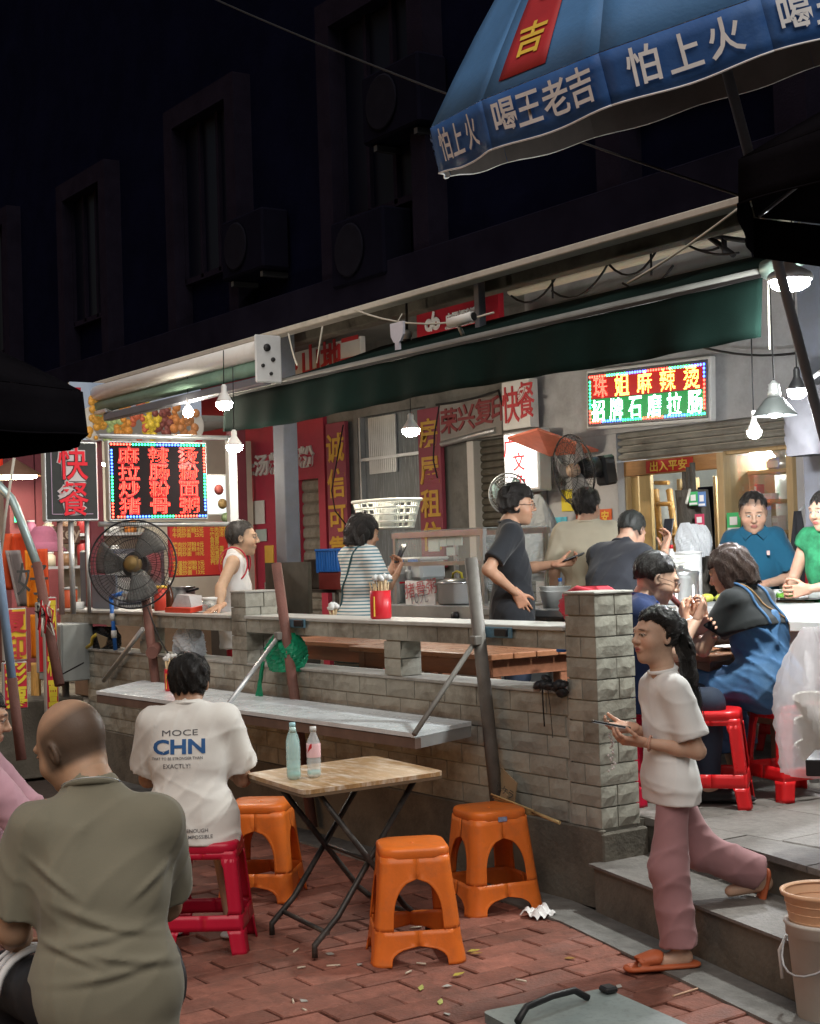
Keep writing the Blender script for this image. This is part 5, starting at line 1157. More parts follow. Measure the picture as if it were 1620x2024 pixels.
def stool(kind, x, y, z, rz, label, group=None, tint=None):
    t = thing('plastic_stool', label, 'stool', (x, y, z), rz, group); leg, seat = PROTO[kind]
    for k in range(4):
        o = new_obj('leg', leg, None, t); o.rotation_euler = (0, 0, k * math.pi / 2); md = o.modifiers.new('thickness', 'SOLIDIFY'); md.thickness = .006; md.offset = -1
    new_obj('seat', seat, None, t)
    return t
def gp(px, py, z=0): return onz(px, py, z)
q = gp(805, 1888); stool('orange', q.x, q.y + .04, 0, R_(62), 'orange plastic stool standing alone on the red paving in front of the folding table')
q = gp(972, 1790); t = stool('orange', q.x, q.y, 0, R_(78), 'orange plastic stool with a small sticker next to the stone wall', None)
MB().box((0, -.149, .435), (.045, .003, .022)).build('sticker', mat('sticker', (.25, .3, .45), .4, var=.5, scale=60), t)
q = gp(520, 1768); stool('orange', q.x, q.y, 0, R_(48), 'orange plastic stool between the white-shirted man and the folding table')
q = gp(415, 1868); R_W = (q.x, q.y); stool('crimson', q.x, q.y, 0, R_(54), 'dark red plastic stool under the man in the white slogan T-shirt')
q = gp(222, 2400); R_B = (q.x, q.y); stool('orange', q.x, q.y, 0, R_(30), 'orange plastic stool hidden under the bald man')
q = gp(1412, 1588, ZP_); stool('red', q.x, q.y, ZP_, R_(40), 'bright red plastic stool between the girl and the woman in the denim dress')
q = gp(1534, 1572, ZP_); R_D = (q.x, q.y); stool('red', q.x + .05, q.y + .06, ZP_, R_(78), 'bright red plastic stool under the woman in the denim dress')
q = gp(1575, 1480, ZP_); stool('red', q.x, q.y, ZP_, R_(10), 'bright red plastic stool half hidden behind the hanging plastic bag')
q = gp(640, 1420, ZP_); stool('red', q.x, q.y + .7, ZP_, R_(30), 'red plastic stool glimpsed under the wooden table through the wall slot', None)

# ------------------------------------------------------------------ folding table and bottles
ZT_ = .735
c0, c1, c2, c3 = onz(485, 1528, ZT_), onz(600, 1563, ZT_), onz(880, 1524, ZT_), onz(738, 1493, ZT_)
ft = thing('folding_table', 'worn wooden folding table with crossed black metal legs on the red paving', 'table', ((c0.x + c2.x) / 2, (c0.y + c2.y) / 2, 0))
def roundpoly(pts, r=.05, n=4):
    out = []
    for i, p in enumerate(pts):
        a, b = Vector(pts[i - 1]), Vector(pts[(i + 1) % len(pts)]); p = Vector(p); d0, d1 = (a - p).normalized() * r, (b - p).normalized() * r
        for k in range(n + 1): t_ = k / n; out.append((p + d0) * (1 - t_) ** 2 + p * 2 * t_ * (1 - t_) + (p + d1) * t_ ** 2)
    return out
MB().prism(roundpoly([c0, c1, c2, c3]), (0, 0, -1), .018).build('table_top', mat('worn_wood', (.36, .215, .095), .38, var=.3, scale=7, stretch=(2, 7, 2), dirt=(.62, .58, .52), dirt_scale=3.5, dirt_amt=.8, spec=.5), ft, world=True)
MB().prism(roundpoly([c.lerp((c0 + c2) / 2, .002) - Vector((0, 0, .019)) for c in (c0, c1, c2, c3)]), (0, 0, -1), .012).build('edge_band', mat('dark_band', (.13, .085, .05), .6, var=.3), ft, world=True)
M_TLEG = mat('table_leg', (.045, .042, .04), .45, metal=.4, var=.3, dirt=(.22, .20, .18), dirt_scale=9, dirt_amt=.4)
ctr = (c0 + c2) / 2; e1 = (c1 - c0) * .5; e2 = (c2 - c1) * .5   # half axes
def tp(a, b, z): return Vector((ctr.x + e1.x * a + e2.x * b, ctr.y + e1.y * a + e2.y * b, z))
for s_ in (-.72, .72):
    for d in (1, -1):
        o_ = .05 * d; A, B = tp(s_ + o_, -.72 * d, ZT_ - .03), tp(s_ + o_, .78 * d, .015)
        m1 = A.lerp(B, .78); MB().tube([A, m1, B + Vector((0, 0, .05)), B], .0135, 8).build('leg', M_TLEG, ft, world=True)
for d in (1, -1): MB().tube([tp(-.72, .62 * d, .11), tp(.72, .62 * d, .11)], .011, 8).build('cross_bar', M_TLEG, ft, world=True)
MB().tube([tp(-.72, 0, .38), tp(.72, 0, .38)], .009, 8).build('pivot_bar', M_TLEG, ft, world=True)
M_PETT = mat('teal_pet', (.55, .80, .80), .06, var=0, spec=.8, alpha=.38); M_PETC = mat('clear_pet', (.85, .88, .90), .06, var=0, spec=.8, alpha=.35)
def water_bottle(px, py, h, r, body, cap, label, lab=None):
    q = onz(px, py, ZT_); t = thing('water_bottle', label, 'bottle', (q.x, q.y, ZT_))
    pr = [(r * .75, 0), (r, .012), (r, h * .18), (r * .93, h * .2), (r, h * .22), (r, h * .36), (r * .94, h * .38), (r, h * .4), (r, h * .62), (r * .85, h * .72), (r * .45, h * .86), (r * .4, h * .9)]
    MB().lathe(pr, 20, capt=False).build('bottle_body', body, t); MB().lathe([(r * .46, h * .9), (r * .46, h * .995), (.0, h)], 14).build('cap', cap, t)
    MB().lathe([(r * .0, .012), (r * .92, .014), (r * .92, h * .14), (.0, h * .141)], 16).build('water', mat('water_' + label[:4], (.35, .75, .72), .02, var=0, alpha=.5), t)
    if lab: MB().lathe([(r * 1.01, h * .4), (r * 1.012, h * .41), (r * 1.012, h * .66), (r * .99, h * .67)], 20, capb=False, capt=False).build('label_band', lab, t)
    return t
water_bottle(581, 1540, .225, .031, M_PETT, mat('cap_mint', (.50, .72, .70), .4), 'teal-tinted clear water bottle on the folding table')
water_bottle(580, 1527, .225, .031, M_PETT, mat('cap_blue', (.36, .62, .68), .4), 'second teal water bottle standing behind the first one on the folding table')
t = water_bottle(621, 1536, .222, .031, M_PETC, M_TOPW, 'clear water bottle with a pink and red label and white cap', mat('pink_label', (.80, .52, .55), .45, var=.05))
t = t; 
for sx_ in (-1, 1):
    mb = MB(); fr = []
    for k in range(7): a = -R_(30) + sx_ * (k - 0) * .13; rr = .0318; fr.append((rr * math.sin(a + .55), -rr * math.cos(a + .55), .108 + .004 * k)); 
    for k in range(7): a = -R_(30) + sx_ * (6 - k) * .13; rr = .0318; fr.append((rr * math.sin(a + .55), -rr * math.cos(a + .55), .108 + (.022 * math.sin((6 - k) / 6 * 2.2) if k < 6 else 0) + .004 * (6 - k)))
    for k in range(6): mb.add([fr[k], fr[k + 1], fr[12 - k], fr[13 - k]], [(0, 1, 2, 3)])
    mb.build('label_mark', M_REDP, t, fix=False)
# ------------------------------------------------------------------ litter, buckets, case, cardboard
q = gp(1064, 1812); tag(MB().grid(lambda u, v: (q.x + (u - .5) * .13, q.y + (v - .5) * .12, .006 + .035 * abs(math.sin(u * 5 + v * 3)) * math.sin(u * math.pi) + .02 * math.sin(v * 9) ** 2), 12, 12, smooth=False).build('paper_tissue', M_LETW), 'crumpled white tissue on the ground by the stool at the wall', 'tissue')
rl = random.Random(4)
for k, (px, py) in enumerate(((905, 1930), (940, 1888), (832, 1957), (935, 1883), (1125, 1898), (870, 1985), (1185, 2000))):
    q = gp(px, py); a = rl.uniform(0, 6)
    pts = [Vector((math.cos(a) * l - math.sin(a) * w_, math.sin(a) * l + math.cos(a) * w_, h_)) + Vector((q.x, q.y, .006)) for l, w_, h_ in ((-.025, 0, 0), (-.008, .011, .006), (.015, .008, .003), (.03, 0, .008), (.015, -.008, .004), (-.008, -.011, .002))]
    tag(MB().prism(pts, ZP, .0012).build('fallen_leaf', mat('dry_leaf%d' % (k % 3), ((.42, .34, .06), (.30, .17, .05), (.36, .38, .10))[k % 3], .6, var=.3, scale=60)), 'small dry yellowish leaf lying on the red paving', 'leaf', 'fallen leaves on the paving')
a, b = gp(1330, 1972), gp(1392, 1953); tag(MB().tube([a + Vector((0, 0, .007)), b + Vector((0, 0, .007))], .004, 6).build('wooden_skewer', mat('skewer_wood', (.60, .40, .28), .6)), 'thin wooden skewer dropped on the paving by the grey case', 'skewer')
rl = random.Random(12)
for k in range(16):
    q = gp(rl.uniform(560, 1240), rl.uniform(1830, 2015)); a = rl.uniform(0, 6.3); d = Vector((math.cos(a), math.sin(a), 0)) * rl.uniform(.012, .03)
    if k % 3: tag(MB().tube([Vector((q.x, q.y, .007)) - d, Vector((q.x, q.y, .008)) + d], .0042, 6).build('cigarette_butt', mat('butt_paper', (.58, .5, .4), .8, var=.3, scale=80)), 'small cigarette end trodden into the red paving', 'litter', 'cigarette ends on the paving')
    else: tag(MB().prism([Vector((q.x, q.y, .005)) + Vector((math.cos(a + b) * r, math.sin(a + b) * r, rl.uniform(0, .006))) for b, r in ((0, .02), (1.3, .015), (2.9, .022), (4.4, .012))], ZP, .001).build('paper_scrap', M_CONC_L), 'tiny torn paper scrap on the red paving', 'litter', 'paper scraps on the paving')
# bucket with strainer
qb = gp(1612, 2015); t = thing('white_bucket', 'white plastic bucket with wire handle at the foot of the steps', 'bucket', (qb.x + .02, qb.y + .05, 0))
M_BKT = mat('bucket_white', (.68, .65, .60), .45, var=.1, scale=4, dirt=(.52, .47, .40), dirt_scale=4, dirt_amt=.4, transl=.1)
MB().lathe([(.105, 0), (.112, .006), (.135, .30), (.142, .302), (.142, .335), (.148, .34), (.148, .35), (.138, .352), (.128, .34)], 32, capt=False).build('bucket_body', M_BKT, t)
MB().tube([(-.146 * math.cos(x), -.07 * math.sin(x) - .1 * math.sin(x), .32 - .14 * math.sin(x)) for x in [math.pi * k / 12 for k in range(13)]], .004, 6).build('wire_handle', M_GREYW, t)
MB().tube([(-.13, -.06, .28), (-.16, -.07, .22), (-.155, -.065, .12)], .007, 8).build('hose_end', M_TOPW, t)
t2 = thing('strainer_basket', 'peach-coloured plastic strainer basket resting in the white bucket', 'basket', (qb.x + .02, qb.y + .05, .30))
M_STR = mat('peach_plastic', (.76, .46, .28), .45, var=.1, alpha=.9)
MB().lathe([(.115, 0), (.12, .01), (.145, .14), (.155, .142), (.158, .155), (.15, .158), (.14, .15)], 32, capt=False).build('basket_body', M_STR, t2)
for k in range(4): MB().tube([((.122 + .006 * k) * math.cos(a * .2618), (.122 + .006 * k) * math.sin(a * .2618), .025 + .03 * k) for a in range(25)], .003, 4, cap=False).build('rib', M_STR, t2)
# grey case in the foreground
zc_ = .30
k0, k1, k2 = onz(1195, 1952, zc_), onz(1360, 2024, zc_), onz(1035, 2024, zc_)
cs = thing('grey_case', 'grey-green hard case lid with black corner latch and handle in the foreground', 'case', (k1.x, k1.y, 0))
u_ = (k1 - k0).normalized(); v_ = (k2 - k0); v_ = (v_ - u_ * v_.dot(u_)).normalized()
poly = [k0, k0 + u_ * .62, k0 + u_ * .62 + v_ * .45, k0 + v_ * .45]
MB().prism(roundpoly(poly, .03), (0, 0, -1), .03).build('lid', mat('grey_shell', (.20, .24, .235), .35, var=.15, scale=5, dirt=(.07, .08, .08), dirt_scale=40, dirt_amt=.5), cs, world=True)
MB().prism(roundpoly([p.lerp((poly[0] + poly[2]) / 2, .03) - Vector((0, 0, .031)) for p in poly], .03), (0, 0, -1), .265).build('case_body', M_BLACK, cs, world=True)
MB().box(k0 + u_ * .05 + v_ * .02 + Vector((0, 0, .012)), (.05, .045, .02), rot=math.atan2(u_.y, u_.x), bev=.006).build('latch', M_BLACK, cs, world=True)
h0, h1, h2, h3 = [onz(px, py, z) for px, py, z in ((1022, 2020, .31), (1040, 1990, .34), (1135, 1957, .34), (1162, 1972, .31))]
MB().tube([h0, h1, h1.lerp(h2, .5) + Vector((0, 0, .006)), h2, h3], .011, 8).build('handle', M_BLACK, cs, world=True)
# cardboard and broom against the wall
q = ony(1000, 1590, 4.62); t = thing('cardboard_sign', 'torn brown cardboard sheet with handwriting leaning on the stone wall', 'cardboard', (q.x, 4.6, .38))
MB().prism([(-.06, 0, .0), (.07, 0, -.03), (.10, .02, .16), (-.04, .035, .22)], (0, -1, 0), .006).build('sheet', mat('cardboard', (.30, .21, .12), .8, var=.2), t); MB().prism([(-.04, -.02, -.02), (.04, -.03, -.03), (.06, -.01, .1), (.0, .0, .12)], (0, -1, 0), .006).build('torn_flap', MATS['cardboard'], t)
put_text('handwriting', 'ルケラ', .05, face_frame(Vector((q.x + .03, 4.59, .50)), (1, 0, -.3), (0, .1, 1)), MATS['ink'], t, .01, 0)
a, b = ony(1006, 1582, 4.55), ony(1112, 1625, 4.52); t = thing('short_broom', 'short straw hand broom lying on the plinth ledge of the stone wall', 'broom', a)
bd = (b - a)
M_STRAW = mat('straw', (.42, .29, .13), .8, var=.3, scale=20)
for k in range(7): o_ = Vector((0, -.02 - .004 * k, .006 * (k - 3))); MB().tube([Vector((0, 0, 0)) + o_ * 2.5, bd * .55 + o_ * .6], .005, 5).build('straw', M_STRAW, t)
MB().tube([bd * .5 + Vector((0, -.02, 0)), bd + Vector((0, -.02, 0))], .009, 8).build('handle', M_STRAW, t)
# tied black bag / gloves on the wall sill
q = ony(1105, 1350, 4.66); t = thing('black_rag', 'black rag with dangling cords tied beside the stone pillar', 'rag', q)
rg = random.Random(2)
for k in range(9): c_ = Vector((rg.uniform(-.09, .05), rg.uniform(-.06, -.02), rg.uniform(-.045, .03))); MB().lathe([(0, -.02), (.026, -.012), (.034, 0), (.02, .016), (0, .022)], 8, c_, (rg.uniform(-1, 1), rg.uniform(-1, 1), 1)).build('fold', M_BLACK, t)
MB().tube([(-.07, -.05, -.02), (-.075, -.045, -.1), (-.07, -.045, -.21)], .004, 5).build('cord', M_WIRE, t); MB().tube([(-.03, -.05, -.02), (-.02, -.045, -.12), (-.01, -.045, -.26)], .002, 5).build('cord', M_WIRE, t)
MB().lathe([(0, -.03), (.02, -.02), (.025, .0), (.012, .025), (0, .03)], 10, (-.11, -.05, -.02)).build('pale_glove', M_CONC_L, t)
# ------------------------------------------------------------------ items on the rail
ZR = 1.322
def on_rail(px, py, dy=.12): q = ony(px, py, YW + dy); return Vector((q.x, q.y, ZR))
def chopstick_pot(loc, label, pr=.05, h=.16, col=M_REDP, sticks=22, white=False):
    t = thing('chopstick_pot', label, 'chopsticks', loc)
    MB().lathe([(pr * .92, 0), (pr, .01), (pr, h), (pr * .93, h), (pr * .9, .02)], 20, capt=False).build('pot', col, t)
    MB().b2((pr * .3, -pr * 1.02, h * .1), (pr * .45, -pr * .93, h * .8)).build('gold_print', MATS['festive_gold'], t)
    r_ = random.Random(int(loc[0] * 100)); 
    mb = MB()
    for k in range(sticks): a = r_.uniform(0, 6.28); rr = r_.uniform(0, pr * .75); mb.tube([(rr * math.cos(a) * .6, rr * math.sin(a) * .6, .02), (rr * 1.5 * math.cos(a), rr * 1.5 * math.sin(a), h + r_.uniform(.04, .075))], .0042, 5)
    tag(mb.build('chopsticks', mat('pale_bamboo', (.66, .50, .30), .6, var=.15, scale=30), t), kind='stuff')
    mb = MB()
    for k in range(10): a = r_.uniform(0, 6.28); rr = pr * r_.uniform(.3, .95); mb.lathe([(0, 0), (.018, .006), (.02, .02), (0, .034)], 6, (rr * math.cos(a), rr * math.sin(a), h + r_.uniform(.045, .07)))
    tag(mb.build('paper_sleeves', M_TOPW, t), kind='stuff')
    return t
chopstick_pot(on_rail(753, 1225, .1), 'tall red chopstick pot on the rail before the woman in stripes', .062, .165)
chopstick_pot(on_rail(632, 1218, .2) + Vector((0, .1, -.05)), 'small bunch of paper-wrapped chopsticks behind the rail beside the grey column', .03, .03, M_TOPW, 12)
q = onz(330, 1366, ZS + .022); chopstick_pot((q.x, q.y + .03, ZS + .022), 'red chopstick pot on the white shelf beside the black-haired man', .042, .15)
# left rail clutter
def jar(px, py, r, h, m1, label, lid=None, name='jar', cat='jar', dy=.14):
    t = thing(name, label, cat, on_rail(px, py, dy)); MB().lathe([(r * .92, 0), (r, .01), (r, h), (r * .92, h)], 16).build('body', m1, t)
    if lid: MB().lathe([(r * 1.05, h), (r * 1.05, h + .02), (0, h + .022)], 16).build('lid', lid, t)
    return t
jar(140, 1213, .06, .16, mat('orange_tub', (.62, .12, .05), .4), 'orange-red plastic tub with white lid on the far rail', M_TOPW, 'storage_tub', 'tub')
jar(155, 1213, .05, .06, M_TOPW, 'small white cup beside the orange tub on the rail', None, 'cup', 'cup', .05)
jar(417, 1213, .06, .09, M_GLASS, 'clear glass jar with a white lid by the tank-top man\'s hand', M_TOPW)
jar(318, 1212, .05, .17, mat('red_carton2', (.55, .05, .03), .5), 'red and yellow carton behind the sauce bottle on the rail', MATS['festive_gold'], 'carton', 'carton', .18)
bottle(336, 1213, YW + .1, ZR, .23, .028, mat('soy', (.09, .03, .015), .15), M_TOPW, 'dark soy sauce bottle on the rail behind the fan pole', 'sauce_bottle')
bottle(290, 1213, YW + .16, ZR, .24, .04, M_TOPW, M_TOPW, 'white plastic jug on the rail right under the fan', 'plastic_jug')
t = thing('red_white_bag', 'folded white bag with a red rim lying on the rail', 'bag', on_rail(372, 1213, .1))
MB().prism([(-.22, -.08, 0), (.20, -.08, 0), (.16, .08, .02), (-.18, .08, .02)], (0, 0, 1), .035).build('red_rim', mat('red_film', (.62, .06, .03), .4), t); MB().prism([(-.2, -.04, .035), (.14, -.04, .035), (.06, -.02, .12), (-.14, -.02, .13)], (0, 1, 0), .1).build('white_bag', M_BAGW, t)
t = thing('steel_sheet', 'plain grey splash panel standing on the rail behind the sign posts', 'panel', on_rail(208, 1213, .2)); MB().box((0, 0, .14), (.5, .02, .28), bev=.004).build('sheet', M_STEELP, t)
# blue water pipe and tap
t = thing('water_pipe', 'blue and white water pipe with tap rising over the rail below the fan', 'pipe', on_rail(225, 1240, -.02))
q0, q1 = ony(228, 1285, YW - .02), ony(219, 1180, YW - .02)
MB().tube([q0, q1], .017, 8).build('riser', M_BLUEP, t, world=True); MB().tube([q1, q1 + Vector((.22, 0, .03))], .017, 8).build('elbow', M_BLUEP, t, world=True); MB().box(q1 + Vector((.3, 0, .02)), (.1, .04, .04), bev=.01).build('tap', M_ALU, t, world=True)
for z in (.3, .62): MB().lathe([(.021, -.03), (.023, 0), (.021, .03)], 10, q0.lerp(q1, z)).build('coupling', M_TOPW, t, world=True)
# bags in the wall slots
def slot_bag(px, py, w_, h_, d_, material, label, seed, name='plastic_bag', z=1.008, dy=.12, top=.55):
    q = ony(px, py, YW + dy); t = thing(name, label, 'bag', (q.x, q.y, z)); mb = MB().grid(crumple(w_, h_, d_, seed, top), 40, 20, smooth=False); mb.build('bag_film', material, t)
    MB().grid(crumple(w_ * .5, .06, d_ * .5, seed + 2, .2), 20, 8).build('bag_contents', M_BLACK if material is not M_BAGW else M_TOPW, t); return t
slot_bag(374, 1293, .165, .2, .09, M_BAGW, 'white plastic bag stuffed in the slot of the wall under the tank-top man', 4)
M_BAGG = mat('green_film', (.015, .30, .15), .25, var=.15, bump=.6, bscale=16, bdist=.02, transl=.3)
t = slot_bag(566, 1312, .16, .24, .1, M_BAGG, 'knotted green plastic bag hanging in the wall slot by the rusty post', 7, dy=-.02, z=.985)
def gtail(u, v): return (-.15 - .05 * v + .015 * math.sin(v * 9), -.08 - .02 * math.sin(u * 6), .03 - .24 * v + (u - .5) * .0 ) if False else (-.13 - .06 * v + (u - .5) * (.035 + .03 * v), -.1 + .012 * math.sin(u * 9 + v * 5), .06 - .24 * v)
MB().grid(gtail, 6, 12).build('knotted_tail', M_BAGG, t)
slot_bag(205, 1288, .26, .17, .08, M_BLACK, 'black bag lying in the left slot of the wall beside the blue pipe', 3, top=.8)
t = thing('yellow_ribbon', 'torn yellow and tan rag hanging from the rail over the black bag', 'rag', ony(185, 1258, YW - .01)); MB().tube([(.08, -.01, .02), (.02, -.02, -.01), (.0, -.02, -.06), (-.1, -.02, -.09)], .014, 6).build('ribbon', mat('ribbon_yellow', (.55, .42, .06), .6), t); MB().prism([(.12, -.02, .03), (.34, -.02, .0), (.3, -.02, -.06), (.2, -.02, -.09)], YM, .008).build('tan_rag', mat('tan_cloth', (.30, .24, .15), .8), t)
t = thing('clear_bag', 'large translucent white plastic bag of containers hanging at the edge of the terrace', 'bag', atd(1612, 1530, 6.3))
zb_b = t.location.z
MB().grid(crumple(.17, .62, .12, 1.3, .22), 44, 30).build('bag_film', mat('frosted_film', (.82, .78, .80), .3, var=.05, alpha=.28, bump=.6, bscale=12, bdist=.02, transl=.3), t)
for k in range(5): MB().lathe([(.06, 0), (.085, .06), (.088, .065), (.08, .06)], 20, (.02 * (k % 2), 0, .06 + .05 * k), (.2, .3 * (k % 2 - .5), 1), capt=False).build('plastic_bowl', mat('bowl_white', (.75, .70, .60), .35, alpha=.8, var=.05), t)
q = atd(1607, 1498, 5.6); tag(MB().box((q.x + .12, q.y + .1, q.z - .02), (.34, .28, .06), rot=R_(34), bev=.004).build('black_tray', M_BLACK), 'corner of a black tray jutting in before the plastic bag', 'tray')
# ------------------------------------------------------------------ pedestal fan on the middle post
p = ony(262, 1115, 4.5); t = thing('standing_fan', 'large standing fan with black wire cage clamped to the rusty post', 'fan', (p.x, p.y, p.z), 0)
t.rotation_euler = (R_(6), 0, R_(232))
fan_head(t, .325, 3, M_BLACK, mat('fan_blade_smoke', (.12, .12, .115), .25, var=.2, alpha=.75), depth=.17, spokes=64, rings=(1.0, .86, .6, .3), hubm=mat('brass_hub', (.24, .16, .06), .5, metal=.4))
MB().tube([(0, -.06, 0), (0, -.10, 0), (0, -.27, .0)], [.095, .1, .08], 18).build('motor', M_BLACK, t)
pw = p3t; MB().tube([Vector((p.x, p.y, p.z)) + Vector((-.12, .03, -.06)), p3t + Vector((0, 0, -.02))], .026, 10).build('stem', M_BLACK, t, world=True)
MB().tube([ony(300, 1290, 4.52), ony(308, 1280, 4.64)], .045, 12).build('clamp', M_RUST, t, world=True)
wire('cable', 'black cable drooping from the fan to the shelf post', sagpts(ony(292, 1200, 4.52), ony(340, 1300, 4.6), .05), .006, M_WIRE, group=None)
# ------------------------------------------------------------------ wooden tables on the terrace
M_TBL = mat('red_brown_wood', (.24, .10, .055), .35, var=.25, scale=5, stretch=(1, 7, 7), spec=.5)
M_TBLT = mat('table_orange_wood', (.27, .12, .06), .3, var=.2, scale=5, stretch=(1, 6, 6), spec=.5)
def wood_table(cx, cy, w_, d_, z, rz, label, name='wooden_table'):
    t = thing(name, label, 'table', (cx, cy, ZP_), rz); h_ = z - ZP_
    n_ = 4
    for k in range(n_): MB().b2((-w_ / 2, -d_ / 2 + d_ * k / n_ + .003, h_ - .035), (w_ / 2, -d_ / 2 + d_ * (k + 1) / n_ - .003, h_), bev=.005).build('plank', M_TBLT, t)
    MB().b2((-w_ / 2 + .05, -d_ / 2 + .05, h_ - .13), (w_ / 2 - .05, d_ / 2 - .05, h_ - .037)).build('apron', M_TBL, t)
    for sx_ in (-1, 1):
        for sy_ in (-1, 1): MB().b2((sx_ * (w_ / 2 - .09) - .035, sy_ * (d_ / 2 - .08) - .035, 0), (sx_ * (w_ / 2 - .09) + .035, sy_ * (d_ / 2 - .08) + .035, h_ - .036), bev=.005).build('leg', M_TBL, t)
    for sy_ in (-1, 1): MB().b2((-w_ / 2 + .1, sy_ * (d_ / 2 - .08) - .015, h_ * .42), (w_ / 2 - .1, sy_ * (d_ / 2 - .08) + .015, h_ * .5)).build('stretcher', M_TBL, t)
    return t
ztb = 1.12
qa, qb_ = onz(1008, 1300, ztb), onz(1402, 1296, ztb); wood_table((qa.x + qb_.x) / 2, max(qa.y, qb_.y) + .34, abs(qb_.x - qa.x), .68, ztb, 0, 'long wooden table behind the stone pillar where people are eating')
tq = thing('blue_cup', 'small blue cup on the wooden table behind the pillar', 'cup', (onz(1110, 1288, ztb).x, onz(1110, 1288, ztb).y, ztb)); MB().lathe([(.03, 0), (.042, .075), (.038, .075), (.028, .006)], 16, capt=False).build('cup_body', M_BLUEP, tq)
q = onz(880, 1280, ztb); wood_table(q.x, q.y + .1, 1.5, .66, ztb, R_(0), 'long wooden table seen through the middle wall slot')
q = onz(660, 1268, ztb); wood_table(q.x - .1, q.y + .3, 1.3, .7, ztb, R_(0), 'wooden table seen through the slot behind the green bag')
# bowl and plates before the denim woman
q = onz(1395, 1288, ztb); t = thing('food_bowl', 'dark bowl of food in front of the woman in the denim dress', 'bowl', (q.x - .06, q.y, ztb)); MB().lathe([(.05, 0), (.06, .01), (.11, .07), (.115, .075), (.105, .07), (.06, .02)], 22, capt=False).build('bowl_body', M_BLACK, t); MB().lathe([(0, .05), (.06, .055), (.095, .06)], 16, capb=False).build('food', mat('stew', (.24, .09, .03), .4, var=.6, scale=30), t)
q = onz(1455, 1284, ztb); t = thing('plate', 'pale plate beside the arm of the woman in the denim dress', 'plate', (q.x, q.y, ztb)); MB().lathe([(.06, 0), (.1, .012), (.12, .02), (.115, .022), (.06, .006)], 24).build('dish', M_TOPW, t)
t = thing('food_bowl', 'dark bowl with greens beyond the woman in the denim dress', 'bowl', (q.x - .25, q.y + .15, ztb)); MB().lathe([(.05, 0), (.1, .08), (.094, .08)], 20, capt=False).build('bowl_body', M_BLACK, t); MB().lathe([(0, .09), (.05, .085), (.09, .07)], 14, capb=False).build('food', MATS['leaf_green2'], t)
# grey gas cylinder under the work table
q = gp(1560, 1420, ZP_); t = thing('gas_cylinder', 'grey gas cylinder behind the red stool under the work table', 'gas cylinder', (q.x + .1, q.y + .2, ZP_))
MB().lathe([(.15, 0), (.165, .03), (.165, .36), (.14, .45), (.08, .5)], 24).build('tank', M_GREYW, t); MB().lathe([(.09, .5), (.11, .52), (.11, .66), (.10, .67), (.10, .52)], 20, capb=False, capt=False).build('collar', M_GREYW, t); MB().lathe([(.03, .5), (.03, .58), (.05, .6), (.0, .62)], 12).build('valve', M_ALU, t)
# hanging black and red aprons by the polo man
q = ony(1575, 1010, 7.9); t = thing('hanging_aprons', 'black and red aprons hanging on the grey post behind the polo man', 'aprons', q)
def cloth(x0, w0, w1, h_, ph):
    return lambda u, v: (x0 + (u - .5) * (w0 + (w1 - w0) * v), .03 * math.sin(u * 9 + ph) * (.3 + v), -h_ * v)
MB().grid(cloth(0, .06, .36, .85, 0), 18, 14).build('black_apron', mat('black_cloth', (.02, .02, .023), .85, var=.2), t, solid=.004); MB().grid(cloth(.1, .04, .18, .75, 2), 12, 12).build('red_apron', mat('red_cloth', (.38, .02, .03), .8, var=.15), t, solid=.004); MB().tube([(0, .02, 0), (0, .1, .05)], .008).build('hook', M_ALU, t)
# dark hanging bag at the right edge under the pendant
q = ony(1602, 900, 7.2); t = thing('dark_cover', 'dark grey cloth-covered bundle hanging under the pale strap at the terrace edge', 'bundle', q)
MB().grid(crumple(.16, .42, .12, 5, .7), 30, 16).build('bundle_cloth', mat('slate_cloth', (.09, .09, .10), .8, var=.2), t); MB().tube([(-.12, 0, .4), (.1, 0, .5)], .015).build('strap', M_TOPW, t)

# ------------------------------------------------------------------ left side: stall, cabinet, banners
XK = -13.6
ks = thing('kitchen_stall', 'open kitchen stall with red posts, steel counter and lit back wall under the food banner', 'stall', (XK, 6, ZP_))
a, b = onx(205, 1000, XK - 2.2), onx(470, 1000, XK - 2.2)
MB().b2((XK - 2.3, a.y - .5, ZP_), (XK - 2.2, b.y + .2, 3.1)).build('back_wall', mat('tiled_wall', (.60, .56, .46), .5, var=.12, scale=3), ks, world=True)
for px in (185, 470): q = onx(px, 1000, XK); MB().b2((XK - .08, q.y - .07, ZP_), (XK + .08, q.y + .07, 3.3), bev=.006).build('stall_post', mat('maroon_post', (.20, .045, .06), .5, var=.15), ks, world=True)
q0, q1 = onx(190, 1190, XK), onx(460, 1190, XK)
MB().b2((XK - .6, q0.y, ZP_), (XK, q1.y, 1.25), bev=.01).build('counter', mat('brown_counter', (.20, .13, .085), .6, var=.25), ks, world=True)
MB().b2((XK - .62, q0.y, 1.252), (XK + .02, q1.y, 1.28), bev=.005).build('counter_top', M_STEEL, ks, world=True)
MB().b2((XK - 2.2, q0.y, 2.0), (XK - 1.9, q1.y, 2.03)).build('shelf', M_ALU, ks, world=True); MB().b2((XK - 2.2, q0.y, 1.65), (XK - 1.9, q1.y, 1.68)).build('shelf', M_ALU, ks, world=True)
MB().b2((XK - 2.3, q0.y - .6, 3.1), (XK, q1.y + .3, 3.16)).build('stall_roof', M_GREYD, ks, world=True)
rk = random.Random(8)
JC = dict(pink=(.55, .2, .3), beige=(.6, .52, .38), brown=(.22, .12, .06), red=(.45, .05, .05), grey=(.3, .32, .33), white=(.66, .66, .64), orange=(.6, .2, .04))
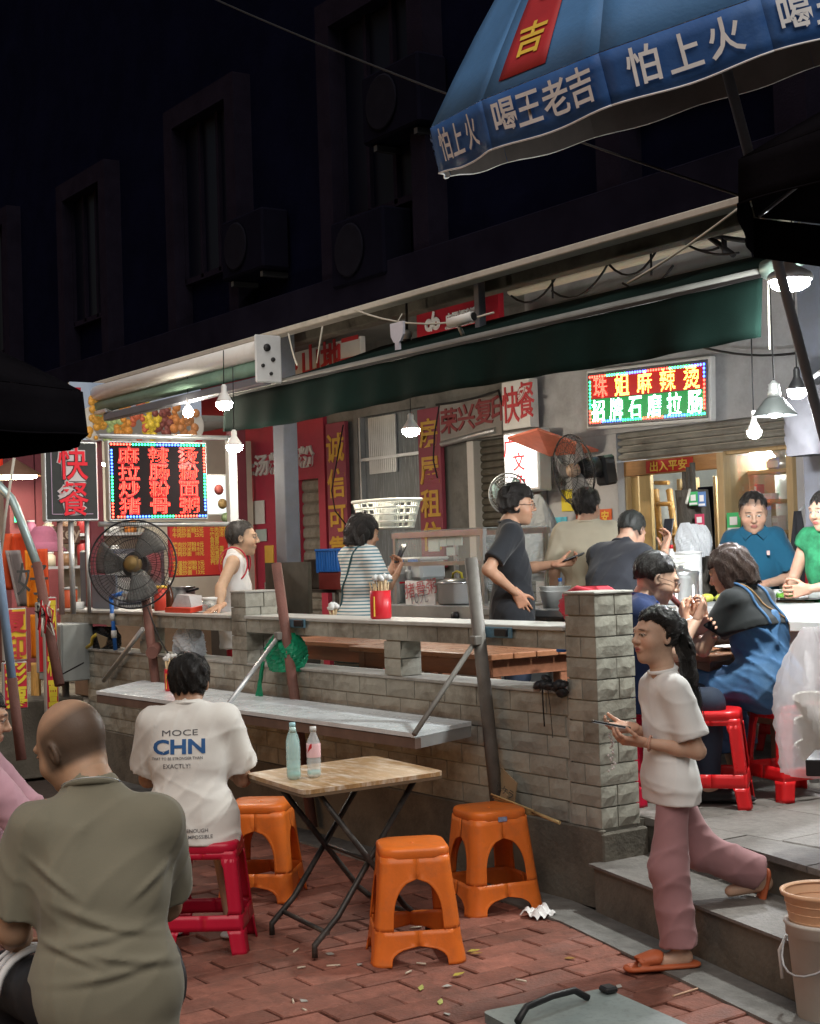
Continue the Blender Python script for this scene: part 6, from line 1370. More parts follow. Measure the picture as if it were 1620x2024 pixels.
for k in range(14):
    nm = list(JC)[k % 7]; y = q0.y + .12 + (q1.y - q0.y - .2) * (k % 7) / 6.6; z = 1.68 if k < 7 else 2.03; h_ = rk.uniform(.12, .28); r = rk.uniform(.05, .085)
    t = thing('kitchen_jar', nm + ' jar on the %s shelf at the back of the kitchen stall' % ('lower' if k < 7 else 'upper'), 'jar', (XK - 2.05, y, z), 0, 'jars on the kitchen stall shelves'); MB().lathe([(r, 0), (r, h_ * .8), (r * .7, h_ * .9), (r * .7, h_)], 12).build('body', mat('jar_' + nm, JC[nm], .4, var=.1), t); MB().lathe([(r * .74, h_), (r * .74, h_ + .02), (0, h_ + .02)], 12).build('lid', M_WHITE, t)
q = onx(365, 1150, XK - .2); t = thing('wok_pan', 'shiny steel pan on the counter of the kitchen stall', 'pan', (XK - .3, q.y, 1.282)); MB().lathe([(.1, 0), (.14, .03), (.15, .15), (.155, .15), (.14, .14)], 22, capt=False).build('pan_body', M_STEEL, t); MB().tube([(.14, 0, .1), (.3, .05, .13)], .012, 8).build('handle', M_BLACK, t)
q = onx(250, 1130, XK - .2); t = thing('steam_hood', 'grey metal steamer cabinet behind the big fan', 'steamer', (XK - .3, q.y, 1.282)); MB().b2((-.25, -.35, 0), (.25, .35, .55), bev=.02).build('cabinet_body', M_STEELP, t); MB().b2((.252, -.3, .05), (.262, .3, .5), bev=.004).build('door_panel', M_STEEL, t); MB().tube([(.28, -.2, .28), (.28, .2, .28)], .01).build('handle', M_BLACK, t)
# blackened wok range and gas hose behind the tank-top man
q = ony(520, 1165, 6.6); t = thing('wok_range', 'sooty wok range with blue gas hose between the tank-top man and the column', 'stove', (q.x, q.y, ZP_))
MB().b2((-.5, -.3, 0), (.5, .3, .78), bev=.02).build('range_body', mat('soot', (.055, .052, .048), .6, metal=.3, var=.4), t); MB().b2((-.5, .3, .78), (.3, .34, 1.25)).build('splash_back', mat('soot_wall', (.06, .055, .045), .7, var=.5, scale=4), t)
MB().lathe([(.08, .8), (.2, .86), (.24, .92), (.245, .92), (.19, .84)], 24, (-.1, 0, 0), capt=False).build('wok', M_STEEL, t); MB().tube([(-.3, -.2, .96), (.0, -.25, .99), (.3, -.2, .97)], .014, 8).build('gas_hose', M_BLUEP, t)
flat_text_board('yellow_apron', 'mustard yellow cloth hanging on the sooty wall beside the column', 'cloth', 523, 540, 1078, 1115, 7.3, mat('mustard', (.45, .25, .02), .7, var=.15))
flat_text_board('white_notice', 'blank white paper notice on the red shop front', 'notice', 495, 522, 990, 1036, YF - .02, M_WHITE)
flat_text_board('small_notice', 'small pale notices low on the red shop front', 'notice', 505, 526, 1046, 1070, YF - .02, mat('pale_teal_paper', (.5, .6, .58), .6))
# metal cabinet on the rail end
q = ony(128, 1290, 4.55); t = thing('meter_cabinet', 'grey steel electrical cabinet with black handle at the end of the half wall', 'electrical cabinet', (q.x, q.y, q.z - .22), R_(8))
MB().b2((-.16, -.14, 0), (.22, .14, .46), bev=.008).build('cabinet_box', mat('cabinet_grey', (.34, .37, .37), .45, var=.12), t); MB().b2((-.155, -.152, .01), (.21, -.141, .45), bev=.004).build('cabinet_door', MATS['cabinet_grey'], t); MB().b2((-.09, -.168, .2), (-.07, -.153, .28)).build('door_handle', M_BLACK, t); MB().tube([(.0, .0, 0), (.0, .0, -.74)], .03, 8).build('stand', M_GREYPOLE, t)
wire('cable', 'black cable hanging down beside the grey electrical cabinet', [ony(98, 1230, 4.4), ony(78, 1290, 4.4), ony(100, 1345, 4.4), ony(165, 1310, 4.4)], .006, M_WIRE, group=None)
# standing copy-shop and lottery signs
def street_sign(px0, px1, py0, py1, x, face, chars, cmat, label, sx=1.0):
    t, y0, y1, z0, z1 = signbox('standing_sign', label, px0, px1, py0, py1, x, .05, M_ALU, None)
    MB().b2((x - .002, y0 + .01, z0 + .01), (x + .006, y1 - .01, z1 - .01)).build('face', face, t, world=True)
    n_ = len(chars)
    for k, ch in enumerate(chars): put_text('character', ch, (z1 - z0) / n_ * .95, face_frame((x + .012, (y0 + y1) / 2, z1 - (z1 - z0) * (k + .5) / n_), YP, ZP), cmat, t, .03, 0, sx=sx * min(1.0, (y1 - y0) / ((z1 - z0) / n_)))
    return t
M_SYEL = mat('sign_yellow', (.72, .48, .03), .45, var=.08); M_SRD2 = mat('sign_scarlet', (.58, .03, .06), .45, var=.08)
street_sign(8, 52, 1202, 1306, -11.2, M_SYEL, '复印', M_LETR, 'yellow standing sign with two red copy-shop characters')
MB().prism([(-11.19, onx(10, 1297, -11.19).y, onx(10, 1297, -11.19).z), (-11.19, onx(46, 1297, -11.19).y, onx(46, 1299, -11.19).z), (-11.19, onx(40, 1303, -11.19).y, onx(40, 1303, -11.19).z)], XP, .003).build('arrow', M_LETR, [o for o in COL.objects if o.name.startswith('standing_sign')][-1], world=True)
street_sign(8, 54, 1308, 1402, -11.2, M_SRD2, '彩票', mat('sign_gold', (.75, .6, .05), .5), 'red standing sign with two yellow lottery characters')
street_sign(92, 112, 1180, 1420, -11.3, M_SRD2, '福彩票', MATS['sign_gold'], 'narrow red banner sign with yellow characters beside the electrical cabinet', .8)
street_sign(76, 92, 1190, 1330, -11.6, mat('sign_scarlet2', (.60, .02, .03), .5), '', M_LETR, 'plain scarlet strip banner behind the electrical cabinet')
def banner(px0, px1, py0, py1, x, col, label, txt, seed):
    a, b = onx(px0, py0, x), onx(px1, py1, x); t = thing('fabric_banner', label, 'banner', (x, (a.y + b.y) / 2, b.z))
    MB().grid(lambda u, v: (x + .03 * math.sin(u * 7 + seed) * (.3 + v), a.y + (b.y - a.y) * u, a.z + (b.z - a.z) * v), 14, 14).build('cloth', col, t, world=True, solid=.003)
    for k, ch in enumerate(txt): put_text('brush_character', ch, .3, face_frame((x + .045, (a.y + b.y) / 2, a.z + (b.z - a.z) * (k + .6) / (len(txt) + .2)), YP, (0, .1, 1)), MATS['ink'], t, .0, 0)
    return t
M_ORC = mat('orange_cloth', (.75, .24, .015), .7, var=.12, bump=.2, bscale=100); M_ORR = mat('orange_red_cloth', (.72, .10, .03), .7, var=.15)
banner(48, 72, 1088, 1200, -12.4, M_ORC, 'orange hanging cloth banner with black brush writing', '好', 1)
banner(73, 96, 1085, 1180, -12.5, M_ORR, 'orange-red hanging cloth banner beside the orange one', '', 2)
banner(60, 78, 1215, 1300, -12.2, M_ORC, 'lower orange cloth strip beside the yellow copy sign', '', 3)
banner(62, 84, 1310, 1398, -12.0, mat('striped_cloth', (.70, .40, .12), .7, var=.5, scale=9, stretch=(1, 30, 1)), 'striped yellow and white cloth draped low beside the red lottery sign', '', 4)
q = onx(30, 1110, -13.0); t = thing('hanging_clothes', 'orange and grey garments hanging on the far rack', 'clothes', q)
MB().grid(lambda u, v: (.06 * math.sin(u * 8), (u - .5) * (.18 + .16 * math.sin(v * 3)), .25 - .5 * v), 14, 12).build('orange_garment', M_ORR, t, solid=.006); MB().grid(lambda u, v: (.1 + .05 * math.sin(u * 9 + 1), -.06 + (u - .5) * .16 + .1 * v, .1 - .5 * v), 12, 12).build('grey_garment', mat('grey_cloth', (.30, .27, .27), .8, var=.2), t, solid=.006)
q = onx(86, 1080, -13.2); t = thing('pink_hat', 'pink cloth sun hat on the far rack', 'hat', q); MB().lathe([(.2, -.04), (.19, -.03), (.13, .02), (.12, .12), (.08, .18), (.0, .19)], 20).build('crown', mat('pink_cloth', (.62, .22, .34), .8, var=.2), t); MB().lathe([(.13, .02), (.21, -.05), (.215, -.045), (.14, .035)], 20, capb=False, capt=False).build('brim', MATS['pink_cloth'], t)
# brown shop board with script lettering
t, y0, y1, z0, z1 = signbox('brown_board', 'brown wooden board with pale script lettering behind the sign posts', 70, 158, 1040, 1075, -13.5, .04, mat('brown_board', (.13, .07, .05), .5, var=.2), None)
put_text('script_lettering', 'Jackey', .17, face_frame((-13.49, (y0 + y1) / 2, (z0 + z1) / 2), YP, ZP), mat('script_tan', (.52, .42, .33), .5), t, .01, 0)
# bent tube, blue pole, thin rope
t = thing('bent_tube', 'bent metal canopy tube leaning beside the black parasol', 'pole', onz(118, 1420, 0)); pts = [atd(-10, 952, 9.6), atd(22, 985, 9.6), atd(32, 1005, 9.6), atd(74, 1118, 9.5), atd(92, 1215, 9.4)]
MB().tube(pts[:4], .028, 10).build('bright_tube', mat('mint_alu', (.50, .64, .64), .35, metal=.5, var=.1), t, world=True); MB().tube([pts[3] - (pts[4] - pts[3]) * .05, pts[4], pts[4] + (pts[4] - pts[3]) * 1.4], .032, 10).build('sleeve_tube', M_RUST, t, world=True)
t = thing('blue_pole', 'pole painted pale blue above and rusty brown below in front of the lottery sign', 'pole', gp(32, 1480)); a, b = atd(0, 1140, 8.5), atd(24, 1345, 8.4); MB().tube([a + (a - b), b], .026, 10).build('blue_part', mat('pale_blue', (.26, .38, .55), .5), t, world=True); MB().tube([b - (b - a) * .02, b + (b - a) * .75], .03, 10).build('rusty_part', M_RUST, t, world=True)
wire('rope', 'pale rope hanging from the black parasol past the bent tube', [atd(28, 905, 9), atd(12, 1010, 9), atd(0, 1110, 9)], .009, M_WIREW, 'rope', None)
tg = thing('cable_bundle', 'tangle of wires and red string tied round the bent tube', 'cables', atd(88, 1220, 9.3)); rr_ = random.Random(6)
for k in range(6): MB().tube([(rr_.uniform(-.05, .05), rr_.uniform(-.05, .05), rr_.uniform(-.12, .12)) for _ in range(6)], .006, 5).build('strand', (M_WIRE, M_REDP, M_WIREW)[k % 3], tg)
# low concrete wall and far shop
tag(MB().b2((-13.5, 3.3, 0), (-11.65, 3.55, .5), bev=.01).build('low_wall', M_CONC), 'low rough concrete wall below the standing signs', 'wall')
tag(MB().b2((-12.2, 3.9, 0), (-11.57, 4.65, .62), bev=.01).build('wall_end_block', M_CONC), 'dark concrete block closing the end of the tiled half wall', 'wall')
fs = thing('far_shop', 'red-curtained shop front glowing at the far end of the street', 'shop', (-19, 5.5, 0))
MB().b2((-20.4, 2.0, 0), (-20.2, 8.6, 3.6)).build('back_wall', mat('far_wall', (.5, .42, .34), .7, var=.2), fs, world=True)
q0, q1 = onx(-10, 900, -19.5), onx(32, 900, -19.5)
for k, (pa, pb, ya, yb2) in enumerate(((-30, 12, 895, 938), (12, 34, 895, 945), (60, 84, 925, 942))): a, b = onx(pa, ya, -19.4), onx(pb, yb2, -19.4); MB().grid(lambda u, v: (-19.4 + .05 * math.sin(u * 12), a.y + (b.y - a.y) * u, a.z + (b.z - a.z) * v * (1 if k == 2 else 1 - .5 * abs(u - .5))), 12, 6).build('red_curtain', mat('red_curtain', (.62, .05, .03), .6, var=.1, emit=(.8, .05, .02), estr=.25), fs, world=True, solid=.01)
a, b = onx(64, 902, -19.3), onx(80, 921, -19.3); MB().b2((-19.32, a.y, b.z), (-19.28, b.y, a.z)).build('lit_sign', emat('far_sign', (1.0, .85, .8), 2.2), fs, world=True)
for px in (38, 90): q = onx(px, 1000, -18.0); MB().b2((-18.1, q.y - .16, 0), (-17.9, q.y + .16, 3.1)).build('red_column', mat('maroon_col', (.18, .05, .07), .6, var=.15), fs, world=True)
a, b = onx(68, 960, -18.5), onx(92, 1060, -18.5); MB().b2((-18.55, a.y, b.z), (-18.5, b.y, a.z)).build('orange_panel', mat('orange_panel', (.50, .17, .05), .6, var=.2), fs, world=True)
a, b = onx(0, 1070, -18.2), onx(34, 1130, -18.2); MB().b2((-18.6, a.y, b.z - 1.2), (-18.2, b.y, a.z)).build('dark_shelf', mat('maroon_shelf', (.10, .03, .03), .6, var=.3), fs, world=True)
a, b = onx(29, 1012, -17.8), onx(36, 1032, -17.8); MB().b2((-17.82, a.y, b.z), (-17.8, b.y, a.z)).build('exit_light', emat('green_exit', (.05, .9, .35), 2.0), fs, world=True)
# ------------------------------------------------------------------ people: smooth-blended bodies meshed from distance fields
from mathutils.bvhtree import BVHTree
def smin(a, b, k):
    if k <= 0: return np.minimum(a, b)
    h = np.clip(.5 + .5 * (b - a) / k, 0, 1); return b + (a - b) * h - k * h * (1 - h)
class Field:
    """signed distance grid; each primitive only touches its own neighbourhood"""
    def __init__(s, lo, hi, res):
        s.lo = np.array(lo, float) - 2 * res; s.res = res
        s.n = np.ceil((np.array(hi, float) + 2 * res - s.lo) / res).astype(int) + 1
        s.F = np.full(s.n, .5, np.float32); s.ax = [s.lo[i] + res * np.arange(s.n[i]) for i in range(3)]
    def box(s, lo, hi):
        a = [max(0, int((lo[i] - s.lo[i]) / s.res) - 1) for i in range(3)]; b = [min(s.n[i], int((hi[i] - s.lo[i]) / s.res) + 3) for i in range(3)]
        sl = tuple(slice(x, max(x, y)) for x, y in zip(a, b))
        X, Y, Z = np.meshgrid(*[s.ax[i][sl[i]] for i in range(3)], indexing='ij', sparse=False)
        return sl, X, Y, Z
    def cone(s, a, b, ra, rb, k=.03, sq=None, cut=None, sub=False):
        """rounded cone a->b; sq=(axis, q): distances along axis count q times (flattened limb); cut: list of (point, normal) kept where (p-point).normal<0"""
        a, b = np.array(a, float), np.array(b, float); R = max(ra, rb) + max(k, .02) + .01
        sl, X, Y, Z = s.box(np.minimum(a, b) - R, np.maximum(a, b) + R)
        if X.size == 0: return s
        px, py, pz = X - a[0], Y - a[1], Z - a[2]; ba = b - a
        if sq:
            n = np.array(sq[0], float); n /= np.linalg.norm(n); q = sq[1] - 1
            d = (px * n[0] + py * n[1] + pz * n[2]) * q; px = px + d * n[0]; py = py + d * n[1]; pz = pz + d * n[2]; ba = ba + n * (ba @ n) * q
        h = np.clip((px * ba[0] + py * ba[1] + pz * ba[2]) / max(ba @ ba, 1e-9), 0, 1)
        d = np.sqrt((px - ba[0] * h) ** 2 + (py - ba[1] * h) ** 2 + (pz - ba[2] * h) ** 2) - (ra + (rb - ra) * h)
        return s._put(sl, X, Y, Z, d, k, cut, sub)
    def ell(s, c, r, k=.03, rot=None, cut=None, sub=False):
        c = np.array(c, float); r = np.array(r, float); R = r.max() + max(k, .02) + .01
        sl, X, Y, Z = s.box(c - R, c + R)
        if X.size == 0: return s
        px, py, pz = X - c[0], Y - c[1], Z - c[2]
        if rot is not None:
            M = np.array(rot).T; px, py, pz = (M[i, 0] * px + M[i, 1] * py + M[i, 2] * pz for i in range(3))
        q = np.sqrt((px / r[0]) ** 2 + (py / r[1]) ** 2 + (pz / r[2]) ** 2); q2 = np.sqrt((px / r[0] ** 2) ** 2 + (py / r[1] ** 2) ** 2 + (pz / r[2] ** 2) ** 2)
        d = np.where(q2 > 1e-6, q * (q - 1) / np.maximum(q2, 1e-6), -r.min())
        return s._put(sl, X, Y, Z, d, k, cut, sub)
    def _put(s, sl, X, Y, Z, d, k, cut, sub):
        if cut:
            for (p, n) in cut:
                n = np.array(n, float); n /= np.linalg.norm(n); d = np.maximum(d, (X - p[0]) * n[0] + (Y - p[1]) * n[1] + (Z - p[2]) * n[2])
        G = s.F[sl]
        s.F[sl] = (-smin(-G, d, k)) if sub else smin(G, d, k)
        return s
    def clip(s, p, n):
        n = np.array(n, float); n /= np.linalg.norm(n); X, Y, Z = np.meshgrid(*s.ax, indexing='ij', sparse=True)
        s.F = np.maximum(s.F, (X - p[0]) * n[0] + (Y - p[1]) * n[1] + (Z - p[2]) * n[2]); return s
    def warp(s, fn):
        i, j, k = np.nonzero(np.abs(s.F) < .045); s.F[i, j, k] += fn(s.ax[0][i], s.ax[1][j], s.ax[2][k]); return s
    def mesh(s):
        F = s.F; S = F < 0; n = F.shape
        cnt = np.zeros(tuple(k - 1 for k in n), np.int16); acc = np.zeros(cnt.shape + (3,), np.float32); ncr = np.zeros(cnt.shape, np.float32)
        corners = [(i, j, k) for i in (0, 1) for j in (0, 1) for k in (0, 1)]
        view = lambda A, c: A[c[0]:n[0] - 1 + c[0], c[1]:n[1] - 1 + c[1], c[2]:n[2] - 1 + c[2]]
        for c in corners: cnt += view(S, c)
        act = np.argwhere((cnt > 0) & (cnt < 8))
        if len(act) == 0: return np.zeros((0, 3)), np.zeros((0, 4), int)
        idx = -np.ones(cnt.shape, np.int32); idx[act[:, 0], act[:, 1], act[:, 2]] = np.arange(len(act))
        P = np.zeros((len(act), 3)); W = np.zeros(len(act))
        for c in corners:
            for ax in range(3):
                if c[ax]: continue
                d = list(c); d[ax] = 1
                f0 = F[act[:, 0] + c[0], act[:, 1] + c[1], act[:, 2] + c[2]]; f1 = F[act[:, 0] + d[0], act[:, 1] + d[1], act[:, 2] + d[2]]
                m_ = (f0 < 0) != (f1 < 0); t = f0[m_] / (f0[m_] - f1[m_])
                q = np.tile(np.array(c, float), (m_.sum(), 1)); q[:, ax] += t; P[m_] += q; W[m_] += 1
        V = s.lo + (act + P / W[:, None]) * s.res
        quads = []
        for ax in range(3):
            o1, o2 = [(1, 2), (2, 0), (0, 1)][ax]
            A = np.take(S, range(0, n[ax] - 1), ax); B = np.take(S, range(1, n[ax]), ax)
            e = np.argwhere(A != B); ok = (e[:, o1] > 0) & (e[:, o2] > 0) & (e[:, o1] < n[o1] - 1) & (e[:, o2] < n[o2] - 1); e = e[ok]
            flip = A[e[:, 0], e[:, 1], e[:, 2]]
            def at(d1, d2):
                q = e.copy(); q[:, o1] -= d1; q[:, o2] -= d2; return idx[q[:, 0], q[:, 1], q[:, 2]]
            Q = np.stack([at(1, 1), at(0, 1), at(0, 0), at(1, 0)], 1); Q[~flip] = Q[~flip][:, ::-1]; quads.append(Q)
        return V, np.concatenate(quads)
def np_mesh(name, chunks, colours=None):
    """chunks: list of (V, Q); one mesh"""
    vs, fs, off = [], [], 0
    for V, Q in chunks: vs.append(V); fs.append(Q + off); off += len(V)
    V = np.concatenate(vs); Q = np.concatenate(fs); me = bpy.data.meshes.new(name)
    me.vertices.add(len(V)); me.vertices.foreach_set('co', V.astype(np.float32).ravel()); me.loops.add(len(Q) * 4); me.loops.foreach_set('vertex_index', Q.astype(np.int32).ravel())
    me.polygons.add(len(Q)); me.polygons.foreach_set('loop_start', np.arange(len(Q), dtype=np.int32) * 4)
    me.polygons.foreach_set('use_smooth', np.ones(len(Q), bool)); me.update(calc_edges=True)
    if colours is not None:
        a = me.color_attributes.new('Col', 'FLOAT_COLOR', 'POINT'); C = np.concatenate([colours, np.ones((len(V), 1))], 1); a.data.foreach_set('color', C.astype(np.float32).ravel())
    return me
def nrm(v): v = np.array(v, float); return v / max(1e-9, np.linalg.norm(v))
def rotm(yaw=0, pitch=0, roll=0):
    """columns: right, forward, up of a frame turned by yaw (left positive), pitch (up positive), roll"""
    M = Matrix.Rotation(yaw, 3, 'Z') @ Matrix.Rotation(pitch, 3, 'X') @ Matrix.Rotation(roll, 3, 'Y'); return np.array(M)
def hand_mesh(w, d, pn, thumb, L=.18, curl=.5, spread=.12, res=.0042, tcurl=.4, idx_curl=None):
    """w wrist, d pointing along the hand, pn palm normal, thumb: side the thumb leaves"""
    d = nrm(d); pn = np.array(pn, float); pn = nrm(pn - d * (pn @ d)); s = np.cross(d, pn); s = s if s @ np.array(thumb, float) > 0 else -s
    w = np.array(w, float); k = L / .18; R = L * 1.05
    f = Field(w - R, w + R, res * k)
    pl = .095 * k; pw = .036 * k
    for q in (-.9, -.3, .3, .9): f.cone(w + s * q * pw * .55, w + d * pl * .92 + s * q * pw, .017 * k, .0125 * k, .012, sq=None)
    f.cone(w - d * .03 * k, w + d * .02 * k, .025 * k, .022 * k, .02, sq=(pn, 1.35))
    lens = [.074, .082, .076, .060]
    for i, q in enumerate((.95, .32, -.32, -.95)):
        c = curl if (idx_curl is None or i > 0) else idx_curl
        b = w + d * (pl * (.97 if i in (1, 2) else .9)) + s * q * pw; ang = 0.0; sp = s * q * spread; p = b; rr = (.0088 - .0007 * abs(i - 1)) * k
        for j, fr in enumerate((.45, .31, .24)):
            ang += c * (.9, 1.15, .75)[j]; dirv = nrm(d * math.cos(ang) + pn * math.sin(ang) + sp * math.cos(ang)); e = p + dirv * lens[i] * fr * k; f.cone(p, e, rr, rr * .92, .004); p = e; rr *= .92
    p = w + d * .022 * k + s * .028 * k; dv = nrm(d * .65 + s * .75 + pn * .25); e = p + dv * .042 * k; f.cone(p, e, .0135 * k, .0105 * k, .014); dv = nrm(dv + d * .6 + pn * tcurl); e2 = e + dv * .032 * k; f.cone(e, e2, .0102 * k, .0092 * k, .005); dv = nrm(dv + d * .2 + pn * tcurl - s * .3); f.cone(e2, e2 + dv * .024 * k, .0092 * k, .0078 * k, .004)
    return f.mesh()
def head_mesh(c, M, s=1.0, res=.0042, skin=(.42, .24, .16), female=False, brow=(.03, .022, .018), bald=False, stub=None, fat=0.0, mouth_open=0.0, down=0.0, neck_to=None, eyes_closed=False, ring=False):
    """c head centre; M columns right/forward/up. Returns mesh and per-vertex colours"""
    c = np.array(c, float); P = lambda x, y, z: c + M @ np.array((x, y, z)) * s
    R = .155 * s; f = Field(c - R - .02, c + R + .01, res * s)
    f.ell(P(0, -.012, .030), np.array((.076 + fat * .3, .098, .092)) * s, .02, M)
    f.ell(P(0, .030, -.022), np.array((.064 + fat, .066, .088)) * s, .03, M)
    f.ell(P(0, .036, -.078), np.array((.044 + fat, .050 + fat * .3, .038)) * s, .03, M)
    f.ell(P(0, .070, -.102), np.array((.018, .016, .014)) * s, .025, M)
    for sx in (-1, 1):
        f.ell(P(sx * .040, .052, -.028), np.array((.026 + fat, .034, .028)) * s, .025, M)
        f.cone(P(sx * .012, .094, .032), P(sx * .046, .080, .034), .0085 * s, .007 * s, .018)
        f.ell(P(sx * .031, .104, .010), np.array((.0155, .016, .0105)) * s, .012, M, sub=True)
        f.ell(P(sx * .0305, .0815, .010), np.array((.0135, .0135, .0125)) * s, .002, M)
        f.cone(P(sx * .018, .0945, .0165), P(sx * .044, .087, .0145), .0042 * s, .0038 * s, .005)
        f.ell(P(sx * .079, -.008, -.004), np.array((.009, .019, .031)) * s, .008, M @ np.array(Matrix.Rotation(sx * .35, 3, 'Z')))
        f.ell(P(sx * .086, -.004, .000), np.array((.006, .010, .019)) * s, .005, M, sub=True)
        f.ell(P(sx * .0115, .103, -.024), np.array((.0075, .009, .007)) * s, .008, M)
    f.cone(P(0, .094, .018), P(0, .113, -.014), .0075 * s, .0105 * s, .014); f.ell(P(0, .1145, -.0195), np.array((.0105, .010, .009)) * s, .01, M)
    f.cone(P(-.019, .0895, -.054), P(.019, .0895, -.054), .006 * s, .006 * s, .012); f.cone(P(-.012, .0965, -.050), P(.012, .0965, -.050), .0058 * s, .0058 * s, .006); f.cone(P(-.012, .0945, -.0625 - mouth_open), P(.012, .0945, -.0625 - mouth_open), .0066 * s, .0066 * s, .006)
    if mouth_open: f.ell(P(0, .102, -.057 - mouth_open * .4), np.array((.014, .016, .003 + mouth_open * .5)) * s, .003, M, sub=True)
    if neck_to is not None: f.cone(P(0, -.022, -.055), c + (np.array(neck_to) - c) * .8, .052 * s + fat * .5, .056 * s + fat * .5, .03)
    V, Q = f.mesh(); L = ((V - c) @ M) / s
    C = np.tile(np.array(skin, float), (len(V), 1)); x, y, z = np.abs(L[:, 0]), L[:, 1], L[:, 2]
    def blend(mask, col): 
        C[:] = C * (1 - mask[:, None]) + np.array(col) * mask[:, None]
    sm = lambda d, w: np.clip(.5 - d / w, 0, 1)
    blend(.35 * sm(np.hypot((x - .042) / .03, (z + .028) / .03) - .8, .6) * (y > .02), np.array(skin) * (1.12, .82, .78))
    blend(.85 * sm(np.hypot(x / .024, (z + .056) / .0125) - .9, .25) * (y > .07), (.30, .085, .075) if not female else (.40, .09, .09))
    blend(.9 * sm(np.hypot(x / .021, (z + .0565) / .0022) - .9, .3) * (y > .07), (.06, .015, .013))
    blend(.92 * sm(np.hypot((x - .031) / .021, (z - .0335 + (x - .031) * .12) / .0052) - .8, .5) * (y > .05), brow)
    eye = np.hypot((x - .0305) / .0142, (z - .0095) / (.0078 if not eyes_closed else .0012))
    blend(.95 * sm(eye - .95, .2) * (y > .07), (.55, .52, .48) if not eyes_closed else (.03, .02, .02)); blend(.97 * sm(np.hypot((x - .0305) / .0074, (z - .0095 + down) / .0078) - .85, .3) * (y > .075) * (eye < 1), (.015, .009, .007))
    blend(.8 * sm(np.abs(eye - 1.05) - .14, .1) * (y > .07) * (z > .0095), (.02, .013, .01))
    if ring: blend(.8 * sm(z - .062 + .25 * np.clip(y, -.1, .1), .035) * sm(-(z + .048), .02) * sm(y - .035, .02), (.045, .036, .03))
    if stub is not None:
        hz = sm(-(z - (.028 + .38 * np.clip(y - .03, -.2, .2) + .03 * (y > .05))), .02) * (y < .085)
        low = sm(-(z + .055 + .55 * np.clip(y + .02, -.1, .1)), .014) * sm(y + .0, .02)
        blend(np.clip(np.maximum(hz, low), 0, 1) * stub[3], stub[:3])
    return (V, Q), C
def hair_cap(c, M, s=1.0, res=.005, th=.014, hairline=.062, nape=-.055, back=.012, side=-.004, tuft=.006, seed=0, slope=.62, vol_top=.0, extra=None, parting=False):
    c = np.array(c, float); P = lambda x, y, z: c + M @ np.array((x, y, z)) * s; R = (.165 + th + vol_top) * s; f = Field(c - R, c + R, res * s)
    f.ell(P(0, -.022, .035), (np.array((.0765, .091, .088)) + (th * .85, th, th)) * s, .02, M)
    if vol_top: f.ell(P(0, .0, .065), np.array((.07, .09, .06 + vol_top)) * s, .03, M)
    if extra: extra(f, P)
    M_ = M; cc = c
    rg = np.random.default_rng(seed); w = rg.uniform(60, 150, (5, 3)) * rg.choice([-1, 1], (5, 3)); ph = rg.uniform(0, 6, 5)
    def fn(X, Y, Z):
        lx = ((X - cc[0]) * M_[0, 0] + (Y - cc[1]) * M_[1, 0] + (Z - cc[2]) * M_[2, 0]) / s; ly = ((X - cc[0]) * M_[0, 1] + (Y - cc[1]) * M_[1, 1] + (Z - cc[2]) * M_[2, 1]) / s; lz = ((X - cc[0]) * M_[0, 2] + (Y - cc[1]) * M_[1, 2] + (Z - cc[2]) * M_[2, 2]) / s
        n = 0
        for i in range(5): n = n + np.sin(lx * w[i, 0] * 1.4 + ly * w[i, 1] * .55 + lz * w[i, 2] * .45 + ph[i])
        keep_top = (hairline + slope * (ly - .05) * (ly < .05) - lz + n * .0013)             # above the hairline
        keep_back = np.maximum(ly - back + n * .002, nape - lz + n * .002)                 # behind the ears, above the nape
        return np.maximum(0, 1) * 0 + n * tuft * .2 + 0 * lx, keep_top, keep_back
    X, Y, Z = np.meshgrid(*f.ax, indexing='ij', sparse=True); n_, kt, kb = fn(X, Y, Z)
    f.F = np.maximum(f.F + n_ * s, np.minimum(kt, kb) * s)
    return f.mesh()
def folds(seed, amp, freq=18, drift=(0, 0, 1)):
    rg = np.random.default_rng(seed); K = [(nrm(rg.normal(size=3) * (1, 1, .8)) * freq * rg.uniform(.6, 2.4), rg.uniform(0, 6), nrm(rg.normal(size=3)) * freq * .45, rg.uniform(0, 6), rg.uniform(.6, 1)) for _ in range(6)]
    def fn(X, Y, Z):
        o = 0
        for k, p, k2, p2, a in K:
            wv = np.sin(k[0] * X + k[1] * Y + k[2] * Z + p + 1.6 * np.sin(k2[0] * X + k2[1] * Y + k2[2] * Z + p2)); m_ = .5 + .5 * np.sin(k2[1] * X - k2[0] * Y + k2[2] * Z + p)
            o = o + a * (1 - np.abs(wv)) ** 2.6 * m_ ** 1.5
        return -amp * 1.5 * (o - .6)
    return fn
